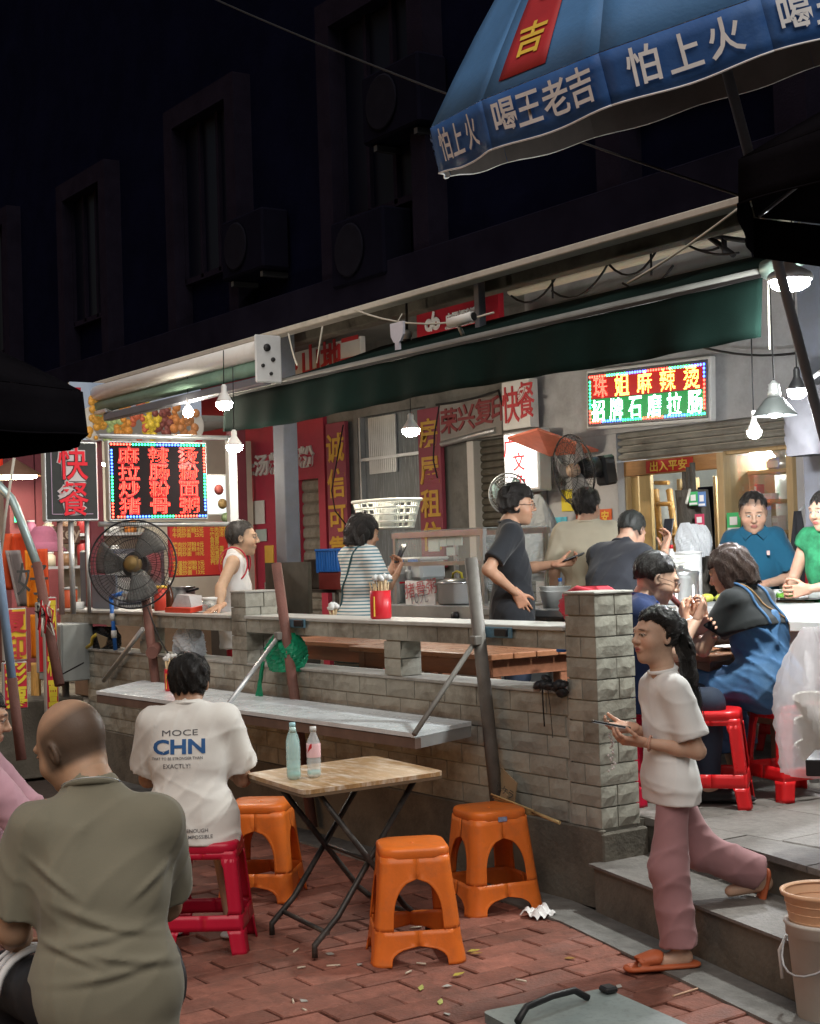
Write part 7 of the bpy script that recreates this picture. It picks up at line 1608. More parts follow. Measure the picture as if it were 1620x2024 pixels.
def person(label, loc, yaw, J, skin=(.40, .225, .145), shirt=None, pants=None, shoe=None, head=None, hair=None, girth=1.0, res=.011, belly=0.0, sex='m', limb=1.0, hands=None, dress=None):
    """J: joints in the person's own frame (x right, y forward, z up from the floor)"""
    t = thing('person', label, 'person', loc, yaw)
    J = {k: np.array(v, float) for k, v in J.items()}
    hip = (J['hipL'] + J['hipR']) / 2; shc = (J['shL'] + J['shR']) / 2; sp = shc - hip; up = nrm(sp); rt = nrm(J['shR'] - J['shL']); fw = np.cross(up, rt); fw = nrm(fw); g = girth
    neck = J.get('neck', shc + up * .045); M = head['M']; hc = J['head']; hs = head.get('s', 1.0)
    allp = np.array(list(J.values())); lo, hi = allp.min(0) - .2 * g, allp.max(0) + .2 * g
    def torso(f, o, k=.05):
        chw = np.linalg.norm(J['shR'] - J['shL']) * .5
        f.cone(hip + up * .02 - rt * .05, hip + up * .02 + rt * .05, .125 * g + o, .125 * g + o, k, sq=(fw, 1.18))
        f.cone(hip + up * .10 + fw * belly * .5, hip + sp * .45 + fw * belly * .4, .122 * g + o + belly * .5, .125 * g + o + belly * .2, k, sq=(fw, 1.22))
        f.cone(hip + sp * .62 - rt * chw * .32, hip + sp * .62 + rt * chw * .32, .106 * g + o, .106 * g + o, k, sq=(fw, 1.12))
        f.cone(hip + sp * .86 - rt * chw * .5, hip + sp * .86 + rt * chw * .5, .078 * g + o, .078 * g + o, k, sq=(fw, 1.1))
        f.cone(J['shL'] + rt * .03, J['shR'] - rt * .03, .05 * g + o * .7, .05 * g + o * .7, k)
        [f.cone(shc + rt * q * chw * .45 + up * .0, neck + up * .012, .055 * g + o * .7, .05 * g + o * .2, .04) for q in (-1, 1)]
    arm = lambda s_: (J['sh' + s_], J['el' + s_], J['wr' + s_])
    b = Field(lo, hi, res)
    torso(b, -.012)
    for s_ in 'LR':
        a, e, w = arm(s_); b.cone(a, e, .047 * limb * g ** .5, .038 * limb, .03); b.cone(e, e + (w - e) * .35, .039 * limb, .037 * limb, .02); b.cone(e + (w - e) * .3, w, .037 * limb, .025 * limb, .02)
        if 'kn' + s_ in J:
            h_, k_, n_ = J['hip' + s_], J['kn' + s_], J['an' + s_]; b.cone(h_, k_, .078 * limb * g ** .5, .054 * limb, .04); b.cone(k_, k_ + (n_ - k_) * .35, .054 * limb, .055 * limb, .03); b.cone(k_ + (n_ - k_) * .3, n_, .053 * limb, .034 * limb, .03)
            ft = J.get('to' + s_, n_ + np.array((0, .16, -.06)));  hl = n_ + np.array((0, 0, -.045)) - nrm(ft - n_) * .02; b.cone(hl, ft, .034, .024, .03)
    b.cone(neck - up * .03, hc + M @ np.array((0, -.02, -.06)) * hs, .06 * (1 + (g - 1) * .6), .052 * hs * (1 + (g - 1) * .5), .03)
    chunks = [b.mesh()]; cols = [np.tile(np.array(skin), (len(chunks[0][0]), 1))]
    hm, hcol = head_mesh(hc, M, hs, skin=skin, female=sex == 'f', stub=head.get('stub'), fat=head.get('fat', 0), mouth_open=head.get('open', 0), down=head.get('down', 0), res=head.get('res', .0045), neck_to=neck, ring=head.get('ring', False))
    chunks.append(hm); cols.append(hcol)
    for s_ in 'LR':
        hd = (hands or {}).get(s_)
        a, e, w = arm(s_)
        if hd is False: continue
        hd = hd or {}; d = hd.get('d', nrm(w - e)); pn = hd.get('pn', -rt if s_ == 'R' else rt); th = hd.get('th', fw)
        hmh = hand_mesh(w, d, pn, th, L=hd.get('L', .175), curl=hd.get('curl', .45), res=hd.get('res', .0048), spread=hd.get('spread', .1), idx_curl=hd.get('idx'), tcurl=hd.get('tcurl', .4)); chunks.append(hmh); cols.append(np.tile(np.array(skin) * (1.05, .95, .93), (len(hmh[0]), 1)))
    body = new_obj('body', np_mesh('body', chunks, np.concatenate(cols)), mat('skin', (1, 1, 1), .5, attr='Col', var=.08, scale=30, sss=.12, spec=.35, bump=.08, bscale=220), t)
    if shirt:
        o = shirt.get('o', .016); f = Field(lo - .05, hi + .05, shirt.get('res', res)); torso(f, o, .06)
        hem = shirt.get('hem', -.08); flare = shirt.get('flare', .0); hw_ = shirt.get('hw', 1.0); dq = shirt.get('dq', 1.0)
        f.cone(hip + up * .08, hip + up * (hem - .05), .125 * g + o, .132 * g * hw_ + o + flare, .05, sq=(fw, 1.1 * dq)); f.cone(hip - rt * .075 + up * max(hem, -.02), hip + rt * .075 + up * max(hem, -.02), (.118 * g + o + flare) * hw_, (.118 * g + o + flare) * hw_, .05, sq=(fw, 1.05 * dq)); f.cone(hip - rt * .07 + up * (hem - .03), hip + rt * .07 + up * (hem - .03), (.125 * g + o + flare) * hw_, (.125 * g + o + flare) * hw_, .05, sq=(fw, 1.05 * dq))
        for s_ in 'LR':
            a, e, w = arm(s_); sl = shirt.get('sleeve', .62)
            if sl > 0:
                en = a + (e - a) * sl if sl <= 1 else e + (w - e) * (sl - 1)
                if sl > 1: f.cone(a, e, .06 * g ** .5 + o, .05 + o, .05); f.cone(e, en + nrm(w - e) * .04, .05 + o, .042 + o, .02, cut=[(en, w - e)])
                else: f.cone(a + nrm(a - e) * .0, en + nrm(e - a) * .05, .052 * g ** .5 + o * .8, .052 + o + shirt.get('cuff', .008), .045, cut=[(en, e - a)])
        f.clip(hip + up * hem, -up + fw * shirt.get('hemtilt', 0.0))
        if shirt.get('neckcut'):      # tank or round neck opening
            for (c_, r_, k_) in shirt['neckcut']: f.ell(shc + rt * c_[0] + fw * c_[1] + up * c_[2], r_, k_, np.stack([rt, fw, up], 1), sub=True)
        else:
            f.ell(neck + up * .055 + fw * .02, (.066 * g ** .5, .066 * g ** .5, .06), .012, np.stack([rt, fw, up], 1), sub=True)
        f.warp(folds(shirt.get('seed', 1), shirt.get('amp', .006), shirt.get('freq', 16)))
        if shirt.get('creases'): f.warp(shirt['creases'](hip, up, rt, fw))
        so = new_obj(shirt.get('name', 't_shirt'), np_mesh('shirt', [f.mesh()]), shirt['mat'], t)
        if shirt.get('collar', True) and not shirt.get('neckcut'):
            n_ = 28; cx_, r1 = neck + up * .012 + fw * .004, .066 * (1 + (g - 1) * .7); pts = [cx_ + (rt * math.cos(a) + fw * math.sin(a) * 1.05 - up * .30 * math.sin(a) * .5) * r1 for a in [2 * math.pi * i / n_ for i in range(n_ + 1)]]
            MB().tube(pts, .0085, 6, cap=False).build('collar', shirt.get('cmat', shirt['mat']), so)
    if pants:
        o = pants.get('o', .014); f = Field(lo - .06, hi + .06, pants.get('res', res))
        hk = pants.get('hk', 1.0); f.cone(hip - rt * .045, hip + rt * .045, (.122 * g + o) * hk, (.122 * g + o) * hk, .05, sq=(fw, 1.15)); f.cone(hip + up * .02, hip + up * .10, .12 * g + o, .112 * g + o, .04, sq=(fw, 1.2), cut=[(hip + up * pants.get('waist', .1), up)])
        for s_ in 'LR':
            if 'kn' + s_ not in J: continue
            h_, k_, n_ = J['hip' + s_], J['kn' + s_], J['an' + s_]; le = pants.get('len', 1.9); wd = pants.get('wide', 0)
            f.cone(h_ + (k_ - h_) * .12, k_, .074 * hk * limb * g ** .5 + o + wd * .3, .062 * limb + o + wd * .6, .05)
            if le > 1: en = k_ + (n_ - k_) * (le - 1); f.cone(k_, en + nrm(n_ - k_) * .05, .062 * limb + o + wd * .6, pants.get('cuff', .048) + o + wd, .04, cut=[(en, n_ - k_)])
            else: pass
        if pants.get('len', 1.9) <= 1:
            for s_ in 'LR': h_, k_ = J['hip' + s_], J['kn' + s_]; en = h_ + (k_ - h_) * pants['len']; f.clip(en, k_ - h_) if False else None
        f.warp(folds(pants.get('seed', 5), pants.get('amp', .006), pants.get('freq', 13)))
        new_obj(pants.get('name', 'trousers'), np_mesh('trousers', [f.mesh()]), pants['mat'], t)
    if shoe:
        for s_ in 'LR':
            if 'kn' + s_ not in J: continue
            n_ = J['an' + s_]; ft = J.get('to' + s_, n_ + np.array((0, .16, -.06))); dv = nrm(ft - n_ + np.array((0, 0, .055))); flat = nrm(np.array((ft - n_)[:2].tolist() + [shoe.get('tilt' + s_, 0)])); hl = n_ + np.array((0, 0, -.055)) - flat * .045; te = hl + flat * .235
            mid = (hl + te) / 2; f = Field(np.minimum(hl, te) - .12, np.maximum(hl, te) + .12, .006); upn = nrm(np.cross(np.cross(flat, (0, 0, 1)), flat))
            f.cone(hl - upn * .012, te - upn * .012, .040, .046, .01, sq=(upn, 2.6))
            if shoe.get('slipper'):
                f.cone(te - flat * .085 + upn * .022, te - flat * .03 + upn * .012, .048, .040, .012, sq=(upn, 1.5)); f.cone(te - flat * .12 + upn * .018, te - flat * .0 + upn * .006, .040, .034, .004, sq=(upn, 1.7), sub=True)
            else: f.cone(hl + upn * .015, te - flat * .02 + upn * .002, .043, .036, .02, sq=(upn, 1.3))
            new_obj('slipper' if shoe.get('slipper') else 'shoe', np_mesh('shoe', [f.mesh()]), shoe['mat'], t)
    if hair: 
        fm = hair['fn'](hc, M, hs); fm = fm if isinstance(fm, list) else [fm]; ho = new_obj('hair', np_mesh('hair', fm), hair['mat'], t)
        V, Q = fm[0]; tree = BVHTree.FromPolygons([Vector(v) for v in V], [tuple(int(i) for i in q) for q in Q]); rs = random.Random(int(abs(loc[0]) * 1000)); mb = MB(); to = hair.get('to'); crown = hc + M @ np.array((.01, -.035, .13)) * hs
        for _ in range(hair.get('n', 260)):
            p = V[rs.randrange(len(V))]; pts = []
            dj = np.array([rs.gauss(0, .35) for _ in range(3)])
            for k in range(6):
                c_, n_, _, _ = tree.find_nearest(Vector(p))
                if (c_ - Vector(p)).length > .03: break
                pts.append(c_ + n_ * (.0012 + .0011 * k)); tg = (hc + M @ np.array(to) * hs - p) if to is not None else (p - crown); nn = np.array(n_); tg = nrm(tg) + dj * .6; tg = tg - nn * (tg @ nn); p = np.array(c_) + nrm(tg) * .0075 * hs
            if len(pts) > 2: mb.tube(pts, [.0016 * (1 - .14 * i) for i in range(len(pts))], 3, cap=False)
        if mb.v: tag(mb.build('hair_strands', hair['mat'], ho, fix=False), kind='stuff')
    return t, dict(hip=hip, up=up, rt=rt, fw=fw, shc=shc, neck=neck, J=J, M=M, hc=hc, hs=hs)
def glasses(t, D, material):
    P = lambda x, y, z: Vector(D['hc'] + D['M'] @ np.array((x, y, z)) * D['hs'])
    br = MB().tube([P(-.011, .114, .008), P(0, .118, .01), P(.011, .114, .008)], .0016, 5).build('glasses', material, t)
    for sx in (-1, 1):
        MB().tube([P(sx * .032 + .022 * math.cos(a), .112 - .012 * abs(math.cos(a)) * (1 if sx * math.cos(a) > 0 else 0), .004 + .018 * math.sin(a)) for a in [2 * math.pi * i / 20 for i in range(21)]], .0016, 5, cap=False).build('rim', material, br)
        MB().tube([P(sx * .054, .102, .008), P(sx * .080, .05, .012), P(sx * .088, -.01, .008)], .0016, 5).build('arm', material, br)
# ------------------------------------------------------------------ who is there
A_, T_, RR_, LL_ = Vector((-.825, .565, 0)), Vector((.825, -.565, 0)), Vector((.565, .825, 0)), Vector((-.565, -.825, 0))
def yaw_to(v): return math.atan2(-v.x, v.y)
def std(H, **kw):
    k = H / 1.70; J = dict(hipL=(-.09, 0, .88), hipR=(.09, 0, .88), knL=(-.10, .02, .48), knR=(.10, .02, .48), anL=(-.11, -.02, .085), anR=(.11, -.02, .085), shL=(-.18, 0, 1.40), shR=(.18, 0, 1.40),
             elL=(-.24, -.02, 1.12), elR=(.24, -.02, 1.12), wrL=(-.25, .08, .88), wrR=(.25, .08, .88), neck=(0, .0, 1.455), head=(0, .035, 1.575))
    J.update(kw); return {a: tuple(np.array(b, float) * k) for a, b in J.items()}
def cotton(name, col, **kw): return mat(name, col, .85, var=.07, scale=5, bump=.22, bscale=320, bdist=.002, sheen=.15, spec=.2, **kw)
M_HAIR = mat('black_hair', (.014, .012, .011), .38, var=.4, scale=9, stretch=(9, 9, 2), bump=.9, bscale=40, bdist=.012, spec=.5)
M_HAIRB = mat('brown_hair', (.045, .026, .020), .36, var=.4, scale=9, stretch=(9, 9, 2), bump=.9, bscale=40, bdist=.012, spec=.5)
M_JEAN = mat('navy_jeans', (.025, .035, .06), .8, var=.2, scale=8, bump=.3, bscale=250, bdist=.002)
M_DENIM = mat('mid_denim', (.045, .12, .25), .8, var=.25, scale=7, bump=.4, bscale=260, bdist=.002, dirt=(.10, .20, .34), dirt_scale=5, dirt_amt=.5)
def short_hair(**kw): return lambda c, M, s: hair_cap(c, M, s, **kw)
SK1, SK2, SK3 = (.42, .24, .155), (.34, .175, .105), (.50, .30, .20)
def stripes_mat():
    m_ = mat('striped_cotton', (.62, .64, .62), .85, var=0, bump=.2, bscale=300, bdist=.002); N, L = m_.node_tree.nodes, m_.node_tree.links
    tc = N.new('ShaderNodeTexCoord'); sx = N.new('ShaderNodeSeparateXYZ'); mu = N.new('ShaderNodeMath'); mu.operation = 'MULTIPLY'; mu.inputs[1].default_value = 42; fr = N.new('ShaderNodeMath'); fr.operation = 'FRACT'; gt = N.new('ShaderNodeMath'); gt.operation = 'GREATER_THAN'; gt.inputs[1].default_value = .62
    mx = N.new('ShaderNodeMix'); mx.data_type = 'RGBA'; mx.inputs['A'].default_value = (.60, .62, .60, 1); mx.inputs['B'].default_value = (.08, .20, .26, 1)
    L.new(tc.outputs['Object'], sx.inputs[0]); L.new(sx.outputs[2], mu.inputs[0]); L.new(mu.outputs[0], fr.inputs[0]); L.new(fr.outputs[0], gt.inputs[0]); L.new(gt.outputs[0], mx.inputs['Factor']); L.new(mx.outputs['Result'], N['Principled BSDF'].inputs['Base Color']); return m_
def print_on(t, garment, txt, size, centre, xd, yd, nrm_, material, bold=.01, sx=1.0, name='printed_text'):
    """flat lettering laid onto a garment's own surface (all in the wearer's frame)"""
    me = text_mesh(txt, size, bold, 0, sx=sx).copy(); bm = bmesh.new(); bm.from_mesh(me)
    bmesh.ops.triangulate(bm, faces=bm.faces[:]); 
    for _ in range(1): bmesh.ops.subdivide_edges(bm, edges=[e for e in bm.edges if e.calc_length() > size * .22], cuts=1)
    bm.to_mesh(me); bm.free()
    tree = BVHTree.FromPolygons([v.co.copy() for v in garment.data.vertices], [tuple(p.vertices) for p in garment.data.polygons])
    M = face_frame(Vector(centre), Vector(xd), Vector(yd)); n = Vector(nrm_).normalized()
    for v in me.vertices:
        p = M @ v.co; h = tree.ray_cast(p + n * .5, -n)
        v.co = (h[0] + n * .0025) if h[0] is not None else p
    return new_obj(name, me, material, garment)
def strap(t, garment, pts, r, name, material):
    tree = BVHTree.FromPolygons([v.co.copy() for v in garment.data.vertices], [tuple(p.vertices) for p in garment.data.polygons]); P_ = [Vector(p) for p in pts]; o = []
    for i in range(len(P_) - 1):
        for k in range(8):
            c, n, _, _ = tree.find_nearest(P_[i].lerp(P_[i + 1], k / 8)); o.append(c + n * r * .6)
    MB().tube(o, r, 6).build(name, material, t)
def child(t, name): return [c for c in t.children if c.name.split('.')[0] == name][0]

# 1 the bald man in olive, seated with his back to us
p = gp(224, 2400)
def back_creases(hip, up, rt, fw):
    cs = [(.02, .05, .2, .028, .15), (-.09, .11, .12, .025, -.5), (-.05, .20, .13, .03, -.4), (-.02, .14, .2, .032, .12), (.06, .08, .2, .03, -.2), (-.13, .30, .09, .03, -.9), (.0, .17, .15, .026, -.3), (.12, .27, .08, .028, .8)]
    def fn(X, Y, Z):
        lx = (X - hip[0]) * rt[0] + (Y - hip[1]) * rt[1] + (Z - hip[2]) * rt[2]; lz = (X - hip[0]) * up[0] + (Y - hip[1]) * up[1] + (Z - hip[2]) * up[2]; o = 0
        for cx_, cz_, ln, wd, sl in cs:
            dx = lx - cx_; dz = lz - cz_ - dx * sl - .6 * dx * dx; o = o + np.exp(-(dz / (wd * .42)) ** 2 - (dx / (ln * .55)) ** 2) - .5 * np.exp(-((dz + wd * .5) / (wd * .4)) ** 2 - (dx / (ln * .6)) ** 2)
        return -.011 * o
    return fn
t, D = person('bald heavy-set man in an olive T-shirt sitting with his back turned', (p.x, p.y, 0), yaw_to(A_ + LL_ * .34),
    dict(hipL=(-.11, 0, .58), hipR=(.11, 0, .58), shL=(-.168, .09, 1.0), shR=(.158, .05, 1.0), elL=(-.225, .15, .73), wrL=(-.19, .37, .63), elR=(.19, .20, .74), wrR=(.12, .38, .68), neck=(-.015, .105, 1.09), head=(-.055, .18, 1.20), knL=(-.22, .43, .52), knR=(.18, .44, .52), anL=(-.22, .42, .09), anR=(.18, .44, .09)),
    skin=(.44, .27, .175), girth=1.02, belly=.05, res=.010, limb=1.1, head=dict(M=rotm(R_(38), R_(-24), R_(-6)), s=1.04, fat=.006, ring=True, res=.004),
    shirt=dict(mat=cotton('olive_cotton', (.205, .19, .14)), o=.02, hem=-.15, hw=.80, sleeve=.80, cuff=.012, amp=.0045, freq=15, seed=3, res=.0068, creases=back_creases), pants=dict(mat=mat('black_track', (.012, .013, .017), .6, var=.2), len=1.95, o=.016))
for k, z in enumerate((.0, .055, .085)):
    for q in range(4): pass
bt = t
for k in range(3):
    J = D['J']; a, b = J['hipL'], J['knL']; q = a + (b - a) * (.42 + .12 * k); MB().tube([Vector(q + np.array((.115 * math.cos(x), .02 * math.cos(x), .112 * math.sin(x)))) for x in [math.pi * i / 14 for i in range(15)]], .011 - .002 * k, 6).build('white_stripe', M_LETW, t)
P = lambda x, y, z: Vector(D['hc'] + D['M'] @ np.array((x, y, z)) * D['hs'])
nk = D['neck']; MB().tube([Vector(nk + (D['rt'] * math.cos(a) + D['fw'] * math.sin(a)) * .080 + D['up'] * (.012 - .02 * math.sin(a))) for a in [2 * math.pi * i / 40 for i in range(41)]], .0014, 5, cap=False).build('necklace', M_ALU, t)

# 2 person in pink at the edge
p = gp(-62, 2060)
person('person in a pink shirt leaning on the table beyond the bald man', (p.x, p.y, 0), yaw_to(RR_ * .8 + A_ * .2),
    dict(hipL=(-.1, 0, .56), hipR=(.1, 0, .56), shL=(-.18, .05, .99), shR=(.18, .05, .99), elL=(-.22, .22, .78), wrL=(-.1, .40, .76), elR=(.22, .22, .80), wrR=(.05, .44, .76), neck=(0, .05, 1.04), head=(0, .06, 1.15), knL=(-.14, .42, .5), knR=(.14, .42, .5), anL=(-.14, .38, .09), anR=(.14, .38, .09)),
    skin=SK3, head=dict(M=rotm(0, R_(-12)), s=.97), shirt=dict(mat=cotton('pink_cotton', (.52, .30, .36)), sleeve=1.25, amp=.007, seed=9), pants=dict(mat=M_JEAN), hair=dict(fn=short_hair(nape=-.09, back=.03, th=.02, seed=2), mat=M_HAIR))

# 3 man in the white slogan T-shirt
p = Vector((R_W[0], R_W[1], 0)) + LL_ * .07
t, D = person('black-haired man in a white slogan T-shirt sitting on the dark red stool', p, yaw_to(A_ * 1 + LL_ * .06),
    dict(hipL=(-.1, 0, .565), hipR=(.1, 0, .565), shL=(-.165, .03, .985), shR=(.165, .03, .985), elL=(-.20, .15, .72), wrL=(-.10, .36, .75), elR=(.225, .12, .71), wrR=(.13, .34, .76), neck=(0, .045, 1.045), head=(.0, .085, 1.145), knL=(-.16, .42, .51), knR=(.09, .42, .51), anL=(-.10, .22, .09), anR=(.16, .12, .09), toR=(.20, .27, .03)),
    skin=SK1, girth=.98, res=.010, head=dict(M=rotm(R_(6), R_(-14)), s=1.0), shirt=dict(mat=cotton('white_cotton', (.66, .65, .62)), o=.022, hem=-.115, sleeve=.80, cuff=.02, amp=.005, freq=18, seed=12, res=.0068, flare=.004),
    pants=dict(mat=cotton('beige_shorts', (.36, .32, .24)), len=1.15, o=.018, cuff=.065), shoe=dict(mat=M_GREYW, slipper=True), hair=dict(fn=short_hair(nape=-.052, back=.016, th=.017, hairline=.055, seed=4, tuft=.008), mat=M_HAIR, n=450))
sh_ = child(t, 't_shirt'); ub, rb_, fb = D['up'], D['rt'], D['fw']; MI = mat('print_blue', (.02, .09, .25), .7, var=.1); MK = mat('print_grey', (.09, .09, .10), .7, var=.1)
def backtxt(s_, size, dx, dz, material, bold=.01, sx=1.0): print_on(t, sh_, s_, size, D['hip'] + rb_ * dx + ub * dz, rb_, ub, -fb, material, bold, sx)
backtxt('MOCE', .036, -.03, .375, MK, .0, 1.6); backtxt('CHN', .085, -.035, .315, MI, .035, 1.25); backtxt('THAT TO BE STRONGER THAN', .017, -.045, .265, MK, .006, .95); backtxt('EXACTLY!', .027, -.045, .232, MK, .002, 1.0); backtxt('IS ENOUGH', .022, .03, -.045, MK, .004, 1.0); backtxt('IS IMPOSSIBLE', .022, .04, -.072, MK, .004, 1.0)

# 4 the girl walking down from the step
p = gp(1335, 1908); yw = yaw_to(LL_ * .96 + T_ * .10)
t, D = person('girl with a long ponytail in pink trousers stepping down with a phone', (p.x, p.y, 0), yw,
    dict(hipL=(-.075, .0, .745), hipR=(.075, -.01, .745), knL=(-.075, .035, .41), anL=(-.07, .0, .09), toL=(-.075, .15, .03), knR=(.085, -.14, .44), anR=(.10, -.40, .325), toR=(.10, -.27, .262), shL=(-.125, -.01, 1.12), shR=(.125, .02, 1.12), elL=(-.165, -.075, .88), wrL=(-.075, .125, .915), elR=(.155, -.02, .885), wrR=(.02, .150, .965), neck=(0, .005, 1.18), head=(0, .035, 1.33)),
    skin=(.56, .36, .26), sex='f', girth=.74, limb=.80, res=.009, head=dict(M=rotm(R_(20), R_(1)), s=.89, res=.0034),
    hands=dict(L=dict(d=(.05, 1, .12), pn=(.5, -.1, 1), th=(0, .3, 1), L=.145, curl=.45, res=.004), R=dict(d=(-.25, 1, .0), pn=(-.5, 0, 1), th=(0, .2, 1), L=.145, curl=.5, res=.004)),
    shirt=dict(mat=cotton('girl_white_cotton', (.76, .76, .75)), o=.014, hem=-.085, hw=1.0, dq=1.14, sleeve=.80, cuff=.008, amp=.0045, freq=24, seed=21, res=.006, flare=.0), pants=dict(mat=cotton('dusty_pink', (.36, .19, .20)), o=.014, hk=.86, len=1.97, wide=.022, cuff=.042, amp=.0045, freq=18, seed=8, res=.007, waist=.06), shoe=dict(mat=mat('orange_slipper', (.46, .115, .045), .5, var=.12), slipper=True, tiltR=-.45),
    hair=dict(fn=lambda c, M, s: [hair_cap(c, M, s, nape=-.045, back=.0, th=.019, hairline=.074, slope=.66, seed=6, tuft=.007)] + [(lambda f: f.mesh())(
        Field(c + M @ np.array((-.1, -.33, -.40)) * s, c + M @ np.array((.1, .02, .12)) * s, .0055).cone(c + M @ np.array((0, -.085, .055)) * s, c + M @ np.array((0, -.135, .045)) * s, .034, .030, .02).cone(c + M @ np.array((0, -.13, .045)) * s, c + M @ np.array((0, -.165, -.06)) * s, .030, .036, .02).cone(c + M @ np.array((0, -.165, -.06)) * s, c + M @ np.array((.0, -.185, -.19)) * s, .036, .034, .03).cone(c + M @ np.array((.0, -.185, -.19)) * s, c + M @ np.array((.005, -.205, -.33)) * s, .034, .012, .03).warp(folds(31, .006, 60)))], mat=M_HAIR, to=(0, -.13, .05), n=420))
G = D; W_g = wm(t)
hc, Mh, hs_ = D['hc'], D['M'], D['hs']; mb = MB(); rs = random.Random(5)
for k in range(170):       # loose strands of the ponytail
    a = rs.uniform(0, 6.28); r = rs.uniform(.4, 1.0) * .034; e = rs.uniform(.85, 1.15)
    q = [np.array((r * math.cos(a) * f_, -.10 - .03 + dy + r * math.sin(a) * f_, dz * e)) for f_, dy, dz in ((.8, 0, .05), (1.05, -.035, -.06), (1.15, -.05, -.18), (.9 + rs.uniform(-.2, .5), -.075 + rs.uniform(-.02, .02), -.36 - rs.uniform(0, .05)))]
    mb.tube([Vector(hc + Mh @ v * hs_) for v in q], .0011, 3, cap=False)
tag(mb.build('ponytail_strands', M_HAIR, t), kind='stuff')
MB().tube([Vector(hc + Mh @ (np.array((.034 * math.cos(a), -.098, .05 + .034 * math.sin(a)))) * hs_) for a in [2 * math.pi * i / 20 for i in range(21)]], .004, 5, cap=False).build('hair_tie', M_BAGW, t)
for s_, pos in (('L', .06),):
    a, b = D['J']['elL'], D['J']['wrL']; q = a + (b - a) * .86; d = nrm(b - a); u = nrm(np.cross(d, (0, 0, 1))); v = np.cross(d, u); MB().tube([Vector(q + (u * math.cos(x) + v * math.sin(x)) * .029) for x in [2 * math.pi * i / 24 for i in range(25)]], .005, 6, cap=False).build('bracelet', mat('peach_band', (.55, .30, .22), .5), t)
pc_ = W_g @ Vector((-.035, .235, 1.0)); ph = MB().box((0, 0, 0), (.075, .155, .009), bev=.003).mesh('phone')
def held_phone(W, c, xd, yd, label, glow=None):
    R3 = W.to_3x3(); M = face_frame(W @ Vector(c), R3 @ Vector(xd), R3 @ Vector(yd)); tt = thing('smartphone', label, 'phone', W @ Vector(c))
    me = MB().box((0, 0, 0), (.073, .152, .009), bev=.003).mesh('phone'); me.transform(M); new_obj('phone_body', me, M_BLACK, tt, world=True)
    me = MB().box((0, 0, .0048), (.066, .142, .001)).mesh('screen'); me.transform(M); new_obj('screen', me, emat('phone_screen', (.55, .6, .65), .25) if glow else mat('phone_glass', (.02, .02, .024), .08, var=0), tt, world=True); return tt, M
tt, M = held_phone(W_g, (-.03, .238, .985), (-1, 0.1, .1), (.12, 1, .22), 'smartphone held in both hands by the girl', True)
mb = MB(); rs = random.Random(3)
for k in range(22): mb.lathe([(0, -.006), (.006, 0), (0, .006)], 6, M @ Vector((-.03 + rs.uniform(-.016, .016), .0, 0)) + Vector((rs.uniform(-.012, .012), rs.uniform(-.012, .012), -.04 - .007 * k)))
tag(mb.build('bead_charm', mat('bead_white', (.75, .72, .72), .2, var=.3, scale=60), tt, world=True), kind='stuff')

# 5 man in the white tank top leaning on the rail
q = ony(468, 1200, 5.12); yw = yaw_to(RR_ * 1 + A_ * .05)
TR = cotton('tank_cotton', (.70, .70, .69))
t, D = person('grey-haired man in a white tank top with red trim leaning one hand on the rail', (q.x, q.y, ZP_), yw,
    std(1.56, shR=(.185, -.01, 1.39), elR=(.31, -.10, 1.19), wrR=(.40, -.10, 1.055), shL=(-.17, .0, 1.41), elL=(-.24, .0, 1.14), wrL=(-.22, .1, .92), head=(0, .06, 1.575)), skin=(.50, .33, .22), head=dict(M=rotm(0, R_(-3)), s=1.02, stub=(.06, .055, .05, .4)), res=.012,
    hands=dict(R=dict(d=(.35, -.55, -.25), pn=(0, -.1, -1), th=(0, 1, 0), curl=.12, spread=.28)),
    shirt=dict(name='tank_top', mat=TR, o=.012, hem=-.16, sleeve=0, amp=.005, seed=5, neckcut=[((0, .09, .09), (.085, .09, .12), .01), ((.22, 0, .0), (.085, .14, .16), .01), ((-.22, 0, .0), (.085, .14, .16), .01)]), pants=dict(name='shorts', mat=mat('red_shorts', (.42, .015, .035), .7, var=.15), len=1.1, wide=.02), hair=dict(fn=short_hair(nape=-.05, back=.012, th=.012, hairline=.078, slope=.7, seed=7), mat=mat('greying_hair', (.05, .046, .043), .5, var=.6, scale=20, bump=.6, bscale=40)), shoe=dict(mat=M_BLACK, slipper=True))
shc, rt, fw, up = D['shc'], D['rt'], D['fw'], D['up']; MRT = mat('red_trim', (.45, .03, .05), .7)
for sx in (1, -1): MB().tube([Vector(shc + rt * sx * (.135 - .012 * math.cos(a)) + fw * .142 * math.sin(a) * .72 + up * (-.02 + .155 * math.cos(a) * .8)) for a in [R_(-150) + R_(300) * i / 24 for i in range(25)]], .006, 5).build('red_trim', MRT, t)

